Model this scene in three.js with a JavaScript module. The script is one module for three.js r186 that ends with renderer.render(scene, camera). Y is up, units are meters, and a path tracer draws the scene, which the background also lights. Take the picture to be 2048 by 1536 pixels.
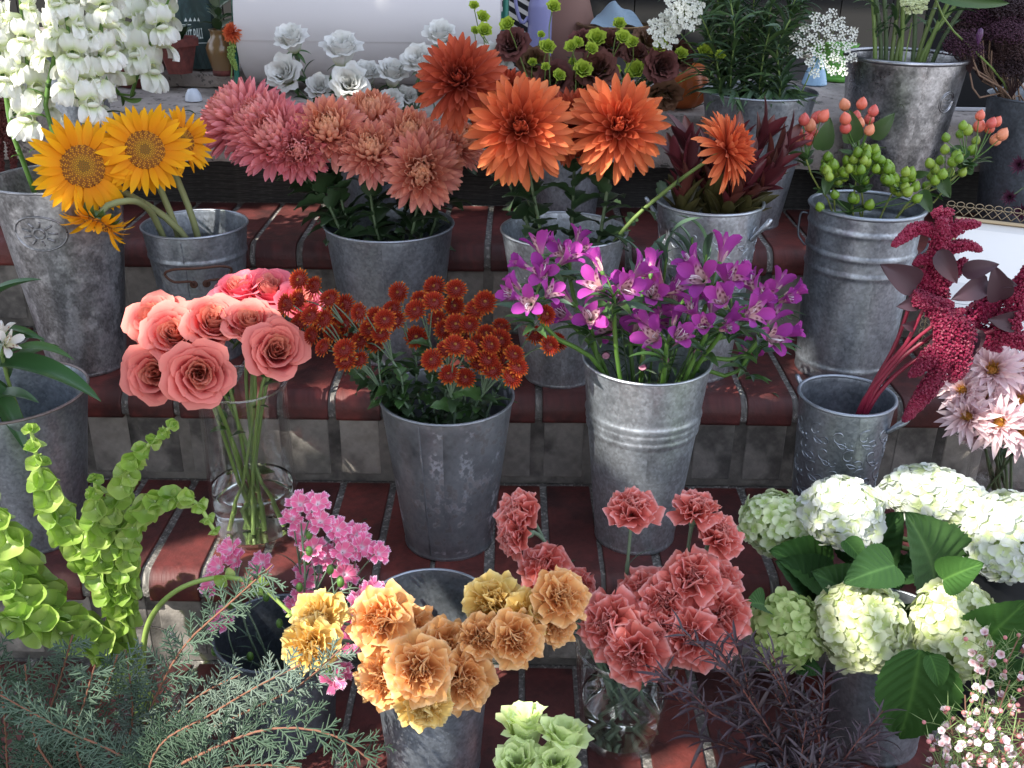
import * as THREE from 'three';
import { mergeGeometries } from 'three/addons/utils/BufferGeometryUtils.js';
import { RoundedBoxGeometry } from 'three/addons/geometries/RoundedBoxGeometry.js';

// ---------------------------------------------------------------- camera, sky, sun, exposure
const V = (x, y, z) => new THREE.Vector3(x, y, z);
const R = (d) => d * Math.PI / 180;
const FOCAL = 2060;                                   // focal length in photo pixels (2048 x 1536)
const scene = new THREE.Scene();
const camera = new THREE.PerspectiveCamera(2 * Math.atan(768 / FOCAL) * 180 / Math.PI, 4 / 3, 0.05, 500);
camera.position.set(0, 1.499, 2.133);
camera.rotation.order = 'YXZ';
camera.rotation.set(R(-25.07), 0, R(0.75));
camera.updateMatrixWorld(true);
const renderer = new THREE.WebGLRenderer({ antialias: true });
renderer.toneMapping = THREE.LinearToneMapping;
renderer.toneMappingExposure = 2.15;
renderer.shadowMap.enabled = true;

const SUN = V(-0.56, 0.70, 0.44).normalize();         // towards the sun: high, from the front left
const sun = new THREE.DirectionalLight(new THREE.Color(1.0, 0.95, 0.86), 5);
sun.position.copy(SUN.clone().multiplyScalar(12));
sun.castShadow = true;
Object.assign(sun.shadow.camera, { left: -4, right: 4, top: 4, bottom: -4, near: 0.5, far: 30 });
sun.shadow.mapSize.set(4096, 4096);
scene.add(sun);
{
  const w = 64, h = 32, d = new Float32Array(w * h * 4);
  for (let j = 0; j < h; j++) {
    const el = ((j + 0.5) / h - 0.5) * Math.PI, s = Math.max(0, Math.sin(el)), k = Math.pow(1 - s, 3);
    for (let i = 0; i < w; i++) {
      const o = (j * w + i) * 4;
      d[o] = 0.62 + 0.50 * k; d[o + 1] = 0.72 + 0.42 * k; d[o + 2] = 0.94 + 0.20 * k; d[o + 3] = 1;
    }
  }
  const sky = new THREE.DataTexture(d, w, h, THREE.RGBAFormat, THREE.FloatType);
  sky.mapping = THREE.EquirectangularReflectionMapping; sky.magFilter = THREE.LinearFilter; sky.needsUpdate = true;
  scene.background = sky; scene.environment = sky;
  scene.backgroundIntensity = 1.0; scene.environmentIntensity = 1.0;
}

// ---------------------------------------------------------------- helpers
function rng(seed) { let s = (seed * 2654435761) | 0; return () => { s = (s + 0x6d2b79f5) | 0; let t = Math.imul(s ^ (s >>> 15), 1 | s); t = (t + Math.imul(t ^ (t >>> 7), 61 | t)) ^ t; return ((t ^ (t >>> 14)) >>> 0) / 4294967296; }; }
let rnd = rng(7);
const rr = (a, b) => a + (b - a) * rnd();
const lerp = (a, b, t) => a + (b - a) * t;
const clamp = (x, a = 0, b = 1) => Math.min(b, Math.max(a, x));
const sstep = (a, b, x) => { const t = clamp((x - a) / (b - a)); return t * t * (3 - 2 * t); };
const GOLD = Math.PI * (3 - Math.sqrt(5));
const taken = new Map();
function numbered(n) { const k = taken.get(n) || 0; taken.set(n, k + 1); return k ? n + '_' + String(k).padStart(3, '0') : n; }
// a photo pixel -> the ray through it -> a point on the upright plane z or on the level plane y
function ray(px, py) { return V((px - 1024) / FOCAL, -(py - 768) / FOCAL, -1).applyQuaternion(camera.quaternion); }
function at(px, py, z) { const d = ray(px, py); return camera.position.clone().addScaledVector(d, (z - camera.position.z) / d.z); }
function onY(px, py, y) { const d = ray(px, py); return camera.position.clone().addScaledVector(d, (y - camera.position.y) / d.y); }
const FWD = V(0, 0, -1).applyQuaternion(camera.quaternion);
const depthOf = (p) => p.clone().sub(camera.position).dot(FWD);
const metres = (pix, p) => pix * depthOf(p) / FOCAL;

function tag(o, label, category, group, kind) {
  if (label) o.userData.label = label; if (category) o.userData.category = category;
  if (group) o.userData.group = group; if (kind) o.userData.kind = kind; return o;
}
function thing(name, label, category, base, group) {
  const g = new THREE.Group(); g.name = numbered(name); g.position.copy(base || V(0, 0, 0)); scene.add(g);
  return tag(g, label, category, group);
}
function part(parent, name, geo, mat, pos, stuff) {
  const m = new THREE.Mesh(geo, mat); m.name = name; if (pos) m.position.copy(pos); parent.add(m);
  if (stuff) m.userData.kind = 'stuff'; return m;
}
function struct(name, geo, mat) { const m = new THREE.Mesh(geo, mat); m.name = numbered(name); m.userData.kind = 'structure'; scene.add(m); return m; }
const rel = (geo, base) => geo.translate(-base.x, -base.y, -base.z);

// a sheet over u in [-1,1], v in [0,1]
function sheet(nu, nv, fn, col, uvs = [1, 1]) {
  const p = [], uv = [], c = [], ix = [];
  for (let j = 0; j <= nv; j++) for (let i = 0; i <= nu; i++) {
    const u = -1 + 2 * i / nu, v = j / nv, q = fn(u, v); p.push(q[0], q[1], q[2]); uv.push((u * 0.5 + 0.5) * uvs[0], v * uvs[1]);
    if (col) { const k = col(u, v); c.push(k[0], k[1], k[2]); }
  }
  for (let j = 0; j < nv; j++) for (let i = 0; i < nu; i++) { const a = j * (nu + 1) + i, b = a + 1, d = a + nu + 1; ix.push(a, d, b, b, d, d + 1); }
  const g = new THREE.BufferGeometry();
  g.setAttribute('position', new THREE.Float32BufferAttribute(p, 3)); g.setAttribute('uv', new THREE.Float32BufferAttribute(uv, 2));
  if (col) g.setAttribute('color', new THREE.Float32BufferAttribute(c, 3));
  g.setIndex(ix); g.computeVertexNormals(); return g;
}
// a petal or leaf: base at the origin, length along +z, face up +y. bend(v) is the slope of the midline
function petal(o) {
  const { L = 1, W = 0.3, prof, bend = () => 0, cup = 0.3, ruf = 0, fr = 5, ph = 0, nu = 4, nv = 6, col, jag = 0, fold = 0, twist = 0 } = o;
  const N = 40, ys = [0], zs = [0];
  for (let i = 0; i < N; i++) { const b = bend((i + 0.5) / N); ys.push(ys[i] + Math.sin(b) * L / N); zs.push(zs[i] + Math.cos(b) * L / N); }
  const mid = (v) => { const f = clamp(v) * N, i = Math.min(N - 1, Math.floor(f)), t = f - i; return [lerp(ys[i], ys[i + 1], t), lerp(zs[i], zs[i + 1], t)]; };
  return sheet(nu, nv, (u, v) => {
    const w = W * 0.5 * prof(v), b = bend(v), jagged = jag * v * v * (Math.sin(u * fr * 2.7 + ph * 3) * 0.6 + Math.sin(u * fr * 5.1 + ph) * 0.4);
    const [y, z] = mid(v + jagged), n = cup * w * u * u + fold * w * Math.abs(u) + ruf * v * v * (Math.sin(fr * u + ph) + 0.5 * Math.sin(fr * 1.9 * u + 2 * ph + v * 2)), tw = twist * v;
    const x = u * w; return [x * Math.cos(tw) - n * Math.sin(tw), y + n * Math.cos(b) + x * Math.sin(tw), z - n * Math.sin(b)];
  }, col, [W, L]);
}
const oval = (v) => Math.pow(Math.sin(Math.PI * clamp(0.04 + v * 0.96)), 0.75);
const strap = (v) => Math.min(1, 0.45 + v * 0.9) * Math.sqrt(clamp(1 - Math.pow(Math.max(0, v - 0.62) / 0.385, 2)));
const lance = (v) => Math.pow(Math.sin(Math.PI * Math.pow(clamp(v * 0.985 + 0.01), 0.75)), 0.85);
const ovate = (v) => Math.pow(Math.sin(Math.PI * Math.pow(clamp(v * 0.985 + 0.012), 0.62)), 0.8);
const fan = (v) => 0.18 + 0.85 * Math.pow(v, 0.75) * (1 - 0.25 * Math.pow(v, 8));
// a tapered tube through points
function tube(pts, r0, r1, seg = 10, sides = 6, bulge) {
  const curve = pts.getPointAt ? pts : new THREE.CatmullRomCurve3(pts, false, 'centripetal');
  const fr = curve.computeFrenetFrames(seg, false), p = [], uv = [], ix = [];
  let len = curve.getLength();
  for (let j = 0; j <= seg; j++) {
    const t = j / seg, c = curve.getPointAt(t), r = lerp(r0, r1, t) * (bulge ? bulge(t) : 1);
    for (let i = 0; i <= sides; i++) {
      const a = i / sides * Math.PI * 2, n = fr.normals[j].clone().multiplyScalar(Math.cos(a) * r).addScaledVector(fr.binormals[j], Math.sin(a) * r).add(c);
      p.push(n.x, n.y, n.z); uv.push(i / sides * 6.28 * r0, t * len);
    }
  }
  const e = (sides + 1);
  for (let j = 0; j < seg; j++) for (let i = 0; i < sides; i++) { const a = j * e + i; ix.push(a, a + 1, a + e, a + 1, a + e + 1, a + e); }
  for (const [j, s] of [[0, 1], [seg, -1]]) for (let i = 1; i < sides - 1; i++) { const a = j * e; s > 0 ? ix.push(a, a + i + 1, a + i) : ix.push(a, a + i, a + i + 1); }
  const g = new THREE.BufferGeometry();
  g.setAttribute('position', new THREE.Float32BufferAttribute(p, 3)); g.setAttribute('uv', new THREE.Float32BufferAttribute(uv, 2));
  g.setIndex(ix); g.computeVertexNormals(); return g;
}
const curveOf = (pts) => new THREE.CatmullRomCurve3(pts, false, 'centripetal');
function lathe(profile, seg = 48) {
  const g = new THREE.LatheGeometry(profile.map(([r, y]) => new THREE.Vector2(r, y)), seg), pos = g.attributes.position, uv = g.attributes.uv, n = profile.length;
  let acc = [0], rm = 0.01; for (let i = 1; i < n; i++) { acc.push(acc[i - 1] + Math.hypot(profile[i][0] - profile[i - 1][0], profile[i][1] - profile[i - 1][1])); rm = Math.max(rm, profile[i][0]); }
  for (let i = 0; i < pos.count; i++) uv.setXY(i, uv.getX(i) * 2 * Math.PI * rm, acc[i % n]);
  return g;
}
// a turned frame: +z along dir, +y close to up
const ZAX = V(0, 0, 1), YAX = V(0, 1, 0);
function aim(o, dir, up = YAX, roll = 0) {
  const z = dir.clone().normalize(), x = up.clone().cross(z); if (x.lengthSq() < 1e-6) x.set(1, 0, 0); x.normalize(); const y = z.clone().cross(x);
  o.quaternion.setFromRotationMatrix(new THREE.Matrix4().makeBasis(x, y, z)); if (roll) o.rotateZ(roll); return o;
}
function aimY(o, dir, roll = 0) { o.quaternion.setFromUnitVectors(YAX, dir.clone().normalize()); o.rotateY(roll); return o; }
function placed(geo, pos, dir, scale = 1, up = YAX, roll = 0) {
  const o = new THREE.Object3D(); aim(o, dir, up, roll); o.position.copy(pos); if (scale.isVector3) o.scale.copy(scale); else o.scale.setScalar(scale); o.updateMatrix();
  return geo.clone().applyMatrix4(o.matrix);
}
function merge(list) { return mergeGeometries(list.map((g) => g.index ? g : g), false); }
const lin = (r, g, b) => new THREE.Color().setRGB(r, g, b);
const mix3 = (a, b, t) => [lerp(a[0], b[0], t), lerp(a[1], b[1], t), lerp(a[2], b[2], t)];

// ---------------------------------------------------------------- textures (grain, stains and spangle only)
function fbm(size, freq, oct, seed) {
  const out = new Float32Array(size * size); let amp = 1, tot = 0;
  for (let o = 0; o < oct; o++) {
    const f = freq << o, r = rng(seed * 31 + o), lat = new Float32Array(f * f).map(() => r());
    for (let y = 0; y < size; y++) {
      const fy = y / size * f, y0 = Math.floor(fy), ty = fy - y0, sy = ty * ty * (3 - 2 * ty), a = (y0 % f) * f, b = ((y0 + 1) % f) * f;
      for (let x = 0; x < size; x++) {
        const fx = x / size * f, x0 = Math.floor(fx), tx = fx - x0, sx = tx * tx * (3 - 2 * tx), x1 = (x0 + 1) % f, xm = x0 % f;
        out[y * size + x] += amp * lerp(lerp(lat[a + xm], lat[a + x1], sx), lerp(lat[b + xm], lat[b + x1], sx), sy);
      }
    }
    tot += amp; amp *= 0.55;
  }
  for (let i = 0; i < out.length; i++) out[i] /= tot; return out;
}
function cells(size, n, seed) {
  const r = rng(seed), pts = []; for (let i = 0; i < n * n; i++) pts.push([(i % n + r()) / n, (Math.floor(i / n) + r()) / n, r()]);
  const out = new Float32Array(size * size);
  for (let y = 0; y < size; y++) for (let x = 0; x < size; x++) {
    const px = x / size, py = y / size, ci = Math.floor(px * n), cj = Math.floor(py * n); let best = 9, val = 0;
    for (let dj = -1; dj <= 1; dj++) for (let di = -1; di <= 1; di++) {
      const q = pts[((cj + dj + n) % n) * n + (ci + di + n) % n]; let ax = Math.abs(q[0] - px), ay = Math.abs(q[1] - py); ax = Math.min(ax, 1 - ax); ay = Math.min(ay, 1 - ay);
      const d = ax * ax + ay * ay; if (d < best) { best = d; val = q[2]; }
    }
    out[y * size + x] = val;
  }
  return out;
}
function tex(size, fn, srgb, metresWide) {
  const d = new Uint8Array(size * size * 4);
  for (let i = 0; i < size * size; i++) { const c = fn(i); for (let k = 0; k < 3; k++) d[i * 4 + k] = clamp(c.length ? c[k] : c) * 255; d[i * 4 + 3] = 255; }
  const t = new THREE.DataTexture(d, size, size); t.wrapS = t.wrapT = THREE.RepeatWrapping; t.magFilter = THREE.LinearFilter; t.minFilter = THREE.LinearMipmapLinearFilter; t.generateMipmaps = true;
  if (srgb) t.colorSpace = THREE.SRGBColorSpace; t.repeat.set(1 / metresWide, 1 / metresWide); t.needsUpdate = true; return t;
}
const std = (o) => new THREE.MeshStandardMaterial(o);
const N5 = fbm(512, 4, 6, 11), N5b = fbm(512, 8, 6, 23), N5c = fbm(512, 32, 4, 5), C5 = cells(512, 64, 3), C5b = cells(512, 30, 9);
const galvA = tex(512, (i) => { const s = 0.62 + 0.10 * (C5[i] - 0.5) + 0.06 * (C5b[i] - 0.5) + 0.22 * (N5[i] - 0.5) + 0.10 * (N5c[i] - 0.5); return [s * 0.985, s, s * 1.015]; }, true, 0.30);
const galvB = tex(512, (i) => { const b = sstep(0.42, 0.62, N5b[i]), s = 0.54 + 0.16 * b + 0.12 * (C5[i] - 0.5) + 0.16 * (N5[i] - 0.5) + 0.20 * (N5c[i] - 0.5); return [s, s * 0.995, s * 1.0]; }, true, 0.26);
const galvC = tex(512, (i) => { const rust = sstep(0.62, 0.70, N5[i] * 0.6 + N5c[i] * 0.42), pale = sstep(0.55, 0.66, N5b[i]) * sstep(0.45, 0.62, N5c[i]), s = 0.56 + 0.35 * (N5[i] - 0.5) + 0.14 * (N5c[i] - 0.5);
  return mix3(mix3([s * 0.99, s, s * 1.015], [0.86, 0.86, 0.88], pale * 0.8), [0.42, 0.36, 0.32], rust * 0.3); }, true, 0.34);
const galvR = tex(512, (i) => { const s = clamp(0.62 + 0.15 * (C5[i] - 0.5) + 0.3 * (N5b[i] - 0.5)); return [s, s, s]; }, false, 0.22);
const galvBump = tex(512, (i) => 0.5 + 0.4 * (N5b[i] - 0.5) + 0.06 * (N5c[i] - 0.5), false, 0.26);
const metal = (map, c, rough = 0.62, metalness = 0.82, bump = 0.0012) => std({ map, color: lin(...c), metalness, roughness: rough, roughnessMap: galvR, bumpMap: galvBump, bumpScale: bump });
const M = {
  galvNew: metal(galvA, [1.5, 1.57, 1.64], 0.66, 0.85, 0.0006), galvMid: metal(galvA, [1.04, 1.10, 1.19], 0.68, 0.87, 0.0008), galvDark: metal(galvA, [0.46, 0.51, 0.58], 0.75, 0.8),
  galvMottle: metal(galvB, [1.0, 1.02, 1.06], 0.72, 0.82, 0.0015), galvShine: metal(galvB, [1.15, 1.18, 1.24], 0.52, 0.95, 0.0012), galvWorn: metal(galvC, [0.98, 1.03, 1.1], 0.72, 0.8, 0.0015),
  rust: std({ color: lin(0.10, 0.045, 0.03), roughness: 0.8, metalness: 0.3 }),
};
const brickTex = tex(512, (i) => { const d = sstep(0.55, 0.75, N5[i]), s = 0.78 + 0.4 * (N5b[i] - 0.5) + 0.22 * (N5c[i] - 0.5); return mix3([0.60 * s, 0.30 * s, 0.275 * s], [0.30 * s, 0.19 * s, 0.185 * s], 0.5 * d); }, true, 0.33);
const grit = tex(512, (i) => 0.5 + 0.7 * (N5c[i] - 0.5) + 0.5 * (N5b[i] - 0.5), false, 0.12);
const stoneTex = tex(512, (i) => { const pit = sstep(0.66, 0.74, N5c[i]), s = 0.74 + 0.35 * (N5[i] - 0.5) + 0.25 * (N5b[i] - 0.5) - 0.25 * pit; return [s, s * 0.955, s * 0.905]; }, true, 0.5);
const riserTex = tex(512, (i) => { const st = sstep(0.50, 0.70, N5[i]), s = 0.60 + 0.25 * (N5b[i] - 0.5) + 0.16 * (N5c[i] - 0.5) - 0.20 * st; return [s, s * 0.965, s * 0.92]; }, true, 0.45);
const mortarTex = tex(512, (i) => { const sp = sstep(0.62, 0.70, N5c[i]), s = 0.50 + 0.22 * (N5b[i] - 0.5) + 0.3 * (N5c[i] - 0.5) + 0.15 * sp; return [s, s * 0.97, s * 0.93]; }, true, 0.16);
const shifted = (t, x, y) => { const c = t.clone(); c.offset.set(x, y); c.needsUpdate = true; return c; };
M.brick = [[0.56, 0.48, 0.48], [0.45, 0.38, 0.40], [0.63, 0.50, 0.46], [0.50, 0.47, 0.49]].map((c, i) => std({ map: shifted(brickTex, i * 0.27, i * 0.41), color: lin(...c), roughness: 0.62, bumpMap: grit, bumpScale: 0.0008 }));
M.mortar = std({ map: mortarTex, color: lin(0.72, 0.72, 0.72), roughness: 0.95, bumpMap: grit, bumpScale: 0.003 });
M.stone = std({ map: stoneTex, color: lin(0.66, 0.64, 0.66), roughness: 0.9, bumpMap: grit, bumpScale: 0.003 });
M.riser = [[0.78, 0.77, 0.76], [0.72, 0.71, 0.71], [0.84, 0.82, 0.80]].map((c, i) => std({ map: shifted(riserTex, i * 0.31, i * 0.17), color: lin(...c), roughness: 0.85, bumpMap: grit, bumpScale: 0.001 }));
M.riserJoint = std({ map: riserTex, color: lin(0.56, 0.55, 0.54), roughness: 0.95, bumpMap: grit, bumpScale: 0.001 });
M.darkWall = std({ color: lin(0.035, 0.032, 0.034), roughness: 0.9, bumpMap: grit, bumpScale: 0.002 });
M.glass = new THREE.MeshPhysicalMaterial({ color: 0xffffff, roughness: 0.03, transmission: 1, thickness: 0, ior: 1.5 });
M.water = new THREE.MeshPhysicalMaterial({ color: 0xffffff, roughness: 0.0, transmission: 1, thickness: 0.1, ior: 1.33, attenuationColor: lin(0.75, 0.85, 0.7), attenuationDistance: 0.6 });
// plant matter: thin, lets some light through
const leafy = (c, tr = 0.3, rough = 0.6, extra = {}) => new THREE.MeshPhysicalMaterial({ color: lin(...c), roughness: rough, transmission: tr, thickness: 0, side: THREE.DoubleSide, ...extra });
const tinted = (tr = 0.3, rough = 0.75, c = [1, 1, 1], extra = {}) => leafy(c, tr, Math.max(rough, 0.7), { vertexColors: true, specularIntensity: 0.35, ...extra });
// ---------------------------------------------------------------- the setting: pavement, brick steps, slab, shop
const YD = 0.206, YC = 0.412, YB = 0.618, YA = 0.824, YS = 1.051, RUN = 0.3166, OVER = 0.023, NOSE = 0.054, XH = 1.95;
{
  const g = new THREE.PlaneGeometry(400, 400); g.rotateX(-Math.PI / 2);
  const uv = g.attributes.uv; for (let i = 0; i < uv.count; i++) uv.setXY(i, uv.getX(i) * 400, uv.getY(i) * 400);
  struct('pavement', g, std({ map: mortarTex, color: lin(0.8, 0.8, 0.82), roughness: 0.95 }));
}
function noseProfile(z0, zn, y, o) {                       // o: how far it is drawn in
  const s = new THREE.Shape(), r = 0.034, t = y - o, f = zn - o, b = y - NOSE + o;
  s.moveTo(z0, b); s.lineTo(f - 0.008, b); s.absarc(f - 0.008, b + 0.008, 0.008, -Math.PI / 2, 0, false);
  s.lineTo(f, t - r); s.absarc(f - r, t - r, r, 0, Math.PI / 2, false); s.lineTo(z0, t); s.closePath(); return s;
}
function extrudeX(shape, w, opts = {}) {                  // shape in (z, y), pulled along x, centred
  const g = new THREE.ExtrudeGeometry(shape, { depth: w, bevelEnabled: false, curveSegments: 7, ...opts });
  const m = new THREE.Matrix4().set(0, 0, 1, -w / 2, 0, 1, 0, 0, 1, 0, 0, 0, 0, 0, 0, 1); g.applyMatrix4(m);
  const ix = g.index; if (!ix) { const p = g.attributes.position.array, n = p.length / 9; for (let i = 0; i < n; i++) for (let k = 0; k < 3; k++) { const a = i * 9 + k, b = i * 9 + 6 + k, t = p[a]; p[a] = p[b]; p[b] = t; } }
  const pos = g.attributes.position, uv = g.attributes.uv; for (let i = 0; i < pos.count; i++) uv.setXY(i, pos.getX(i) + 0.13 * pos.getY(i), pos.getZ(i) + pos.getY(i));
  g.computeVertexNormals(); return g;
}
const PITCH = 0.102, BW = 0.0885;
rnd = rng(101);
[[YA, 0, onY(976, 480, YA).x], [YB, RUN, onY(1077, 790, YB).x], [YC, 2 * RUN, onY(1205, 1150, YC).x], [YD, 3 * RUN, onY(1400, 1450, YD).x]].forEach(([y, zn, jx], k) => {
  const z0 = zn - RUN - OVER, zr = zn - OVER, below = y - 0.206;
  const core = struct('brick_step', extrudeX(noseProfile(z0 - 0.02, zn, y, 0.0032), XH * 2), M.mortar);
  core.userData.label = 'red brick step with rounded front edges';
  const geo = [0, 0.0006, -0.0007].map((dy) => extrudeX(noseProfile(z0 + 0.012, zn + dy, y + dy, 0), BW - 0.004, { bevelEnabled: true, bevelSize: 0.002, bevelThickness: 0.002, bevelSegments: 2 }));
  const first = jx - Math.ceil((jx + XH) / PITCH) * PITCH;
  for (let x = first + PITCH / 2; x < XH; x += PITCH) {
    if (x - BW / 2 < -XH) continue;
    const b = part(core, 'brick', geo[Math.floor(rnd() * 3)], M.brick[Math.floor(rnd() * 4)], V(x + rr(-0.0015, 0.0015), rr(-0.0006, 0.0006), rr(-0.001, 0.001))); b.rotation.y = rr(-0.006, 0.006);
  }
  // riser under the nose: painted bricks on edge with wide joints
  const h0 = below, h1 = y - NOSE + 0.004, rg = new THREE.BoxGeometry(XH * 2, h1 - h0, 0.05);
  { const p = rg.attributes.position, uv = rg.attributes.uv; for (let i = 0; i < p.count; i++) uv.setXY(i, p.getX(i), p.getY(i) + k * 0.21); }
  const riser = struct('step_riser', rg, M.riserJoint); riser.position.set(0, (h0 + h1) / 2, zr - 0.0275);
  const fg = new RoundedBoxGeometry(0.080, h1 - h0 - 0.020, 0.02, 1, 0.003);
  { const p = fg.attributes.position, uv = fg.attributes.uv; for (let i = 0; i < p.count; i++) uv.setXY(i, p.getX(i) + k * 0.37, p.getY(i)); }
  for (let x = first + PITCH / 2, i = 0; x < XH; x += PITCH, i++) if (x - 0.05 > -XH) {
    part(riser, 'riser_brick', fg, M.riser[Math.floor(rnd() * 3)], V(x + rr(-0.003, 0.003), 0.006 + rr(-0.002, 0.002), 0.0165));
  }
});
// pale stone ledge over a dark recess, a second block behind it, and the shop behind
{
  const wg = new THREE.BoxGeometry(XH * 2, 0.12, 0.05); const w = struct('ledge_wall', wg, std({ map: mortarTex, color: lin(0.22, 0.22, 0.23), roughness: 0.95 })); w.position.set(0, 0.872, -RUN - OVER - 0.06);
  const slabGeo = (w, h, d, seed) => {
    const g = new THREE.BoxGeometry(w, h, d, Math.round(w / 0.02), 6, 12), p = g.attributes.position, uv = g.attributes.uv, r = rng(seed);
    const ph = [r() * 9, r() * 9, r() * 9];
    for (let i = 0; i < p.count; i++) {
      let x = p.getX(i), y = p.getY(i), z = p.getZ(i);
      uv.setXY(i, x + 0.2 * y, z + y);
      const nx = Math.sin(x * 37 + ph[0]) + 0.6 * Math.sin(x * 91 + ph[1]) + 0.5 * Math.sin(x * 173 + ph[2]), edge = Math.abs(y) > h / 2 - 0.004 && z > d / 2 - 0.004;
      if (edge) { y -= Math.sign(y) * (0.004 + 0.0018 * Math.abs(nx)); z -= 0.004 + 0.0022 * Math.abs(nx); } else if (z > d / 2 - 0.004) z += 0.0012 * nx;
      p.setXYZ(i, x, y, z);
    }
    g.computeVertexNormals(); return g;
  };
  const seam = at(1120, 300, -0.27).x, L = -XH, RR = XH;
  [[L, seam - 0.002], [seam + 0.002, RR]].forEach(([a, b], i) => { const s = struct('stone_ledge', slabGeo(b - a, 0.118, 0.62, 5 + i), M.stone); s.position.set((a + b) / 2, YS - 0.059, -0.27 - 0.31); });
  const lx = at(478, 160, -0.61).x; const s2 = struct('stone_ledge', slabGeo(lx + XH, 0.05, 0.9, 9), M.stone); s2.position.set((lx - XH) / 2, YS + 0.022, -0.61 - 0.45);
  const fl = struct('shop_floor', new THREE.BoxGeometry(XH * 2, 0.05, 1.4), std({ color: lin(0.05, 0.045, 0.042), roughness: 0.8 })); fl.position.set(0, YS - 0.06, -0.9 - 0.7);
  const bw = thing('shop_wall', 'dark wooden shop wall behind the stone ledge', 'wall', V(0, YS - 0.03, -1.75));
  const bg = new THREE.BoxGeometry(0.178, 2.2, 0.05), mats = [0.011, 0.008, 0.014].map((v) => std({ color: lin(v * 1.05, v, v * 0.95), roughness: 0.85 }));
  part(bw, 'backing', new THREE.BoxGeometry(XH * 2, 2.2, 0.04), M.darkWall, V(0, 1.1, -0.05));
  for (let x = -XH + 0.09, i = 0; x < XH; x += 0.182, i++) part(bw, 'board', bg, mats[i % 3], V(x, 1.1, rr(-0.002, 0.002)));
  const rf = thing('shop_canopy', 'dark flat canopy over the back of the flower stand', 'canopy', V(0, YS + 2.17, -1.2));
  part(rf, 'roof_panel', new THREE.BoxGeometry(XH * 2.2, 0.06, 1.3), M.darkWall, V(0, 0.03, 0)); part(rf, 'fascia', new THREE.BoxGeometry(XH * 2.2, 0.16, 0.03), M.darkWall, V(0, -0.05, 0.668));
}
// ---------------------------------------------------------------- buckets and vases
// b: base centre pixel on the step, rb / rt: base and rim radius in pixels at their own depth, rim: pixel height of the rim centre
const B = {};
function vessel(key, o) {
  const c = o.pos ? o.pos.clone() : onY(o.b[0], o.b[1], o.y); c.y = o.y + 0.002;
  const rb = o.rbm || metres(o.rb, c), topY = o.topY || at(o.b[0], o.rim, c.z).y, top = V(c.x, topY, c.z), rt = o.rtm || metres(o.rt, top), h = topY - c.y;
  const g = thing(o.name, o.label, o.cat || 'bucket', c, o.group);
  const v = { g, c, top, rb, rt, h, z: c.z, r: (t) => lerp(rb, rt, t) }; B[key] = v; return v;
}
function bucket(key, o) {
  const v = vessel(key, { name: 'metal_bucket', ...o }), { g, h, rb, rt } = v, m = o.mat || M.galvMid, th = 0.0016, prof = [];
  const rings = o.rings || [], outer = (y) => {
    let r = lerp(rb, rt, y / h); for (const [ry, rh, amp] of rings) { const q = (y / h - ry) / rh; if (Math.abs(q) < 1) r += amp * (0.5 + 0.5 * Math.cos(q * Math.PI)); } return r;
  };
  prof.push([0.0001, 0.006], [rb - 0.004, 0.006], [rb - 0.0025, 0.0], [rb + 0.0012, 0.0], [rb + 0.0012, 0.006], [rb, 0.008]);
  const n = o.rings ? 70 : 24; for (let i = 1; i <= n; i++) { const y = 0.008 + (h - 0.008) * i / n; prof.push([outer(y), y]); }
  for (let i = n; i >= 0; i--) { const y = 0.012 + (h - 0.012) * i / n; prof.push([outer(y) - th, y]); }
  prof.push([0.0001, 0.012]);
  part(g, 'body', lathe(prof, 64), m);
  const rim = new THREE.TorusGeometry(rt + 0.0006, o.rimR || 0.0028, 8, 64); rim.rotateX(Math.PI / 2); part(g, 'rim', rim, o.rimMat || m, V(0, h, 0));
  if (o.seam !== undefined) { const a = o.seam, p = (y, e) => V(Math.sin(a) * (outer(y) + e), y, Math.cos(a) * (outer(y) + e)); part(g, 'seam', tube([p(0.01, 0), p(h * 0.5, 0), p(h * 0.97, 0)], 0.0019, 0.0019, 12, 5), m); }
  v.outer = outer; v.on = (a, t, e = 0) => V(Math.sin(a) * (outer(t * h) + e), t * h, Math.cos(a) * (outer(t * h) + e));
  if (o.tilt) { g.rotation.z = o.tilt; }
  return v;
}
// raised line work pressed into the sheet: curves given in (angle-metres, height share)
function emboss(v, name, lines, a0, t0, s, r = 0.0014) {
  const geos = lines.map((ln) => { const pts = ln.map(([x, y]) => { const t = t0 + y * s / v.h; return v.on(a0 + x * s / v.outer(t * v.h), t, 0.0002); }); return tube(pts, r, r, Math.max(6, ln.length * 3), 5); });
  return part(v.g, name, merge(geos), v.g.children[0].material);
}
const ringLine = (cx, cy, rx, ry, n = 18, a0 = 0, a1 = 2 * Math.PI) => Array.from({ length: n + 1 }, (_, i) => { const a = lerp(a0, a1, i / n); return [cx + rx * Math.cos(a), cy + ry * Math.sin(a)]; });
const curl = (cx, cy, s, a0, turn, n = 12) => Array.from({ length: n + 1 }, (_, i) => { const t = i / n, a = a0 + turn * t, r = s * (1 - 0.8 * t); return [cx + r * Math.cos(a), cy + r * Math.sin(a)]; });

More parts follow.
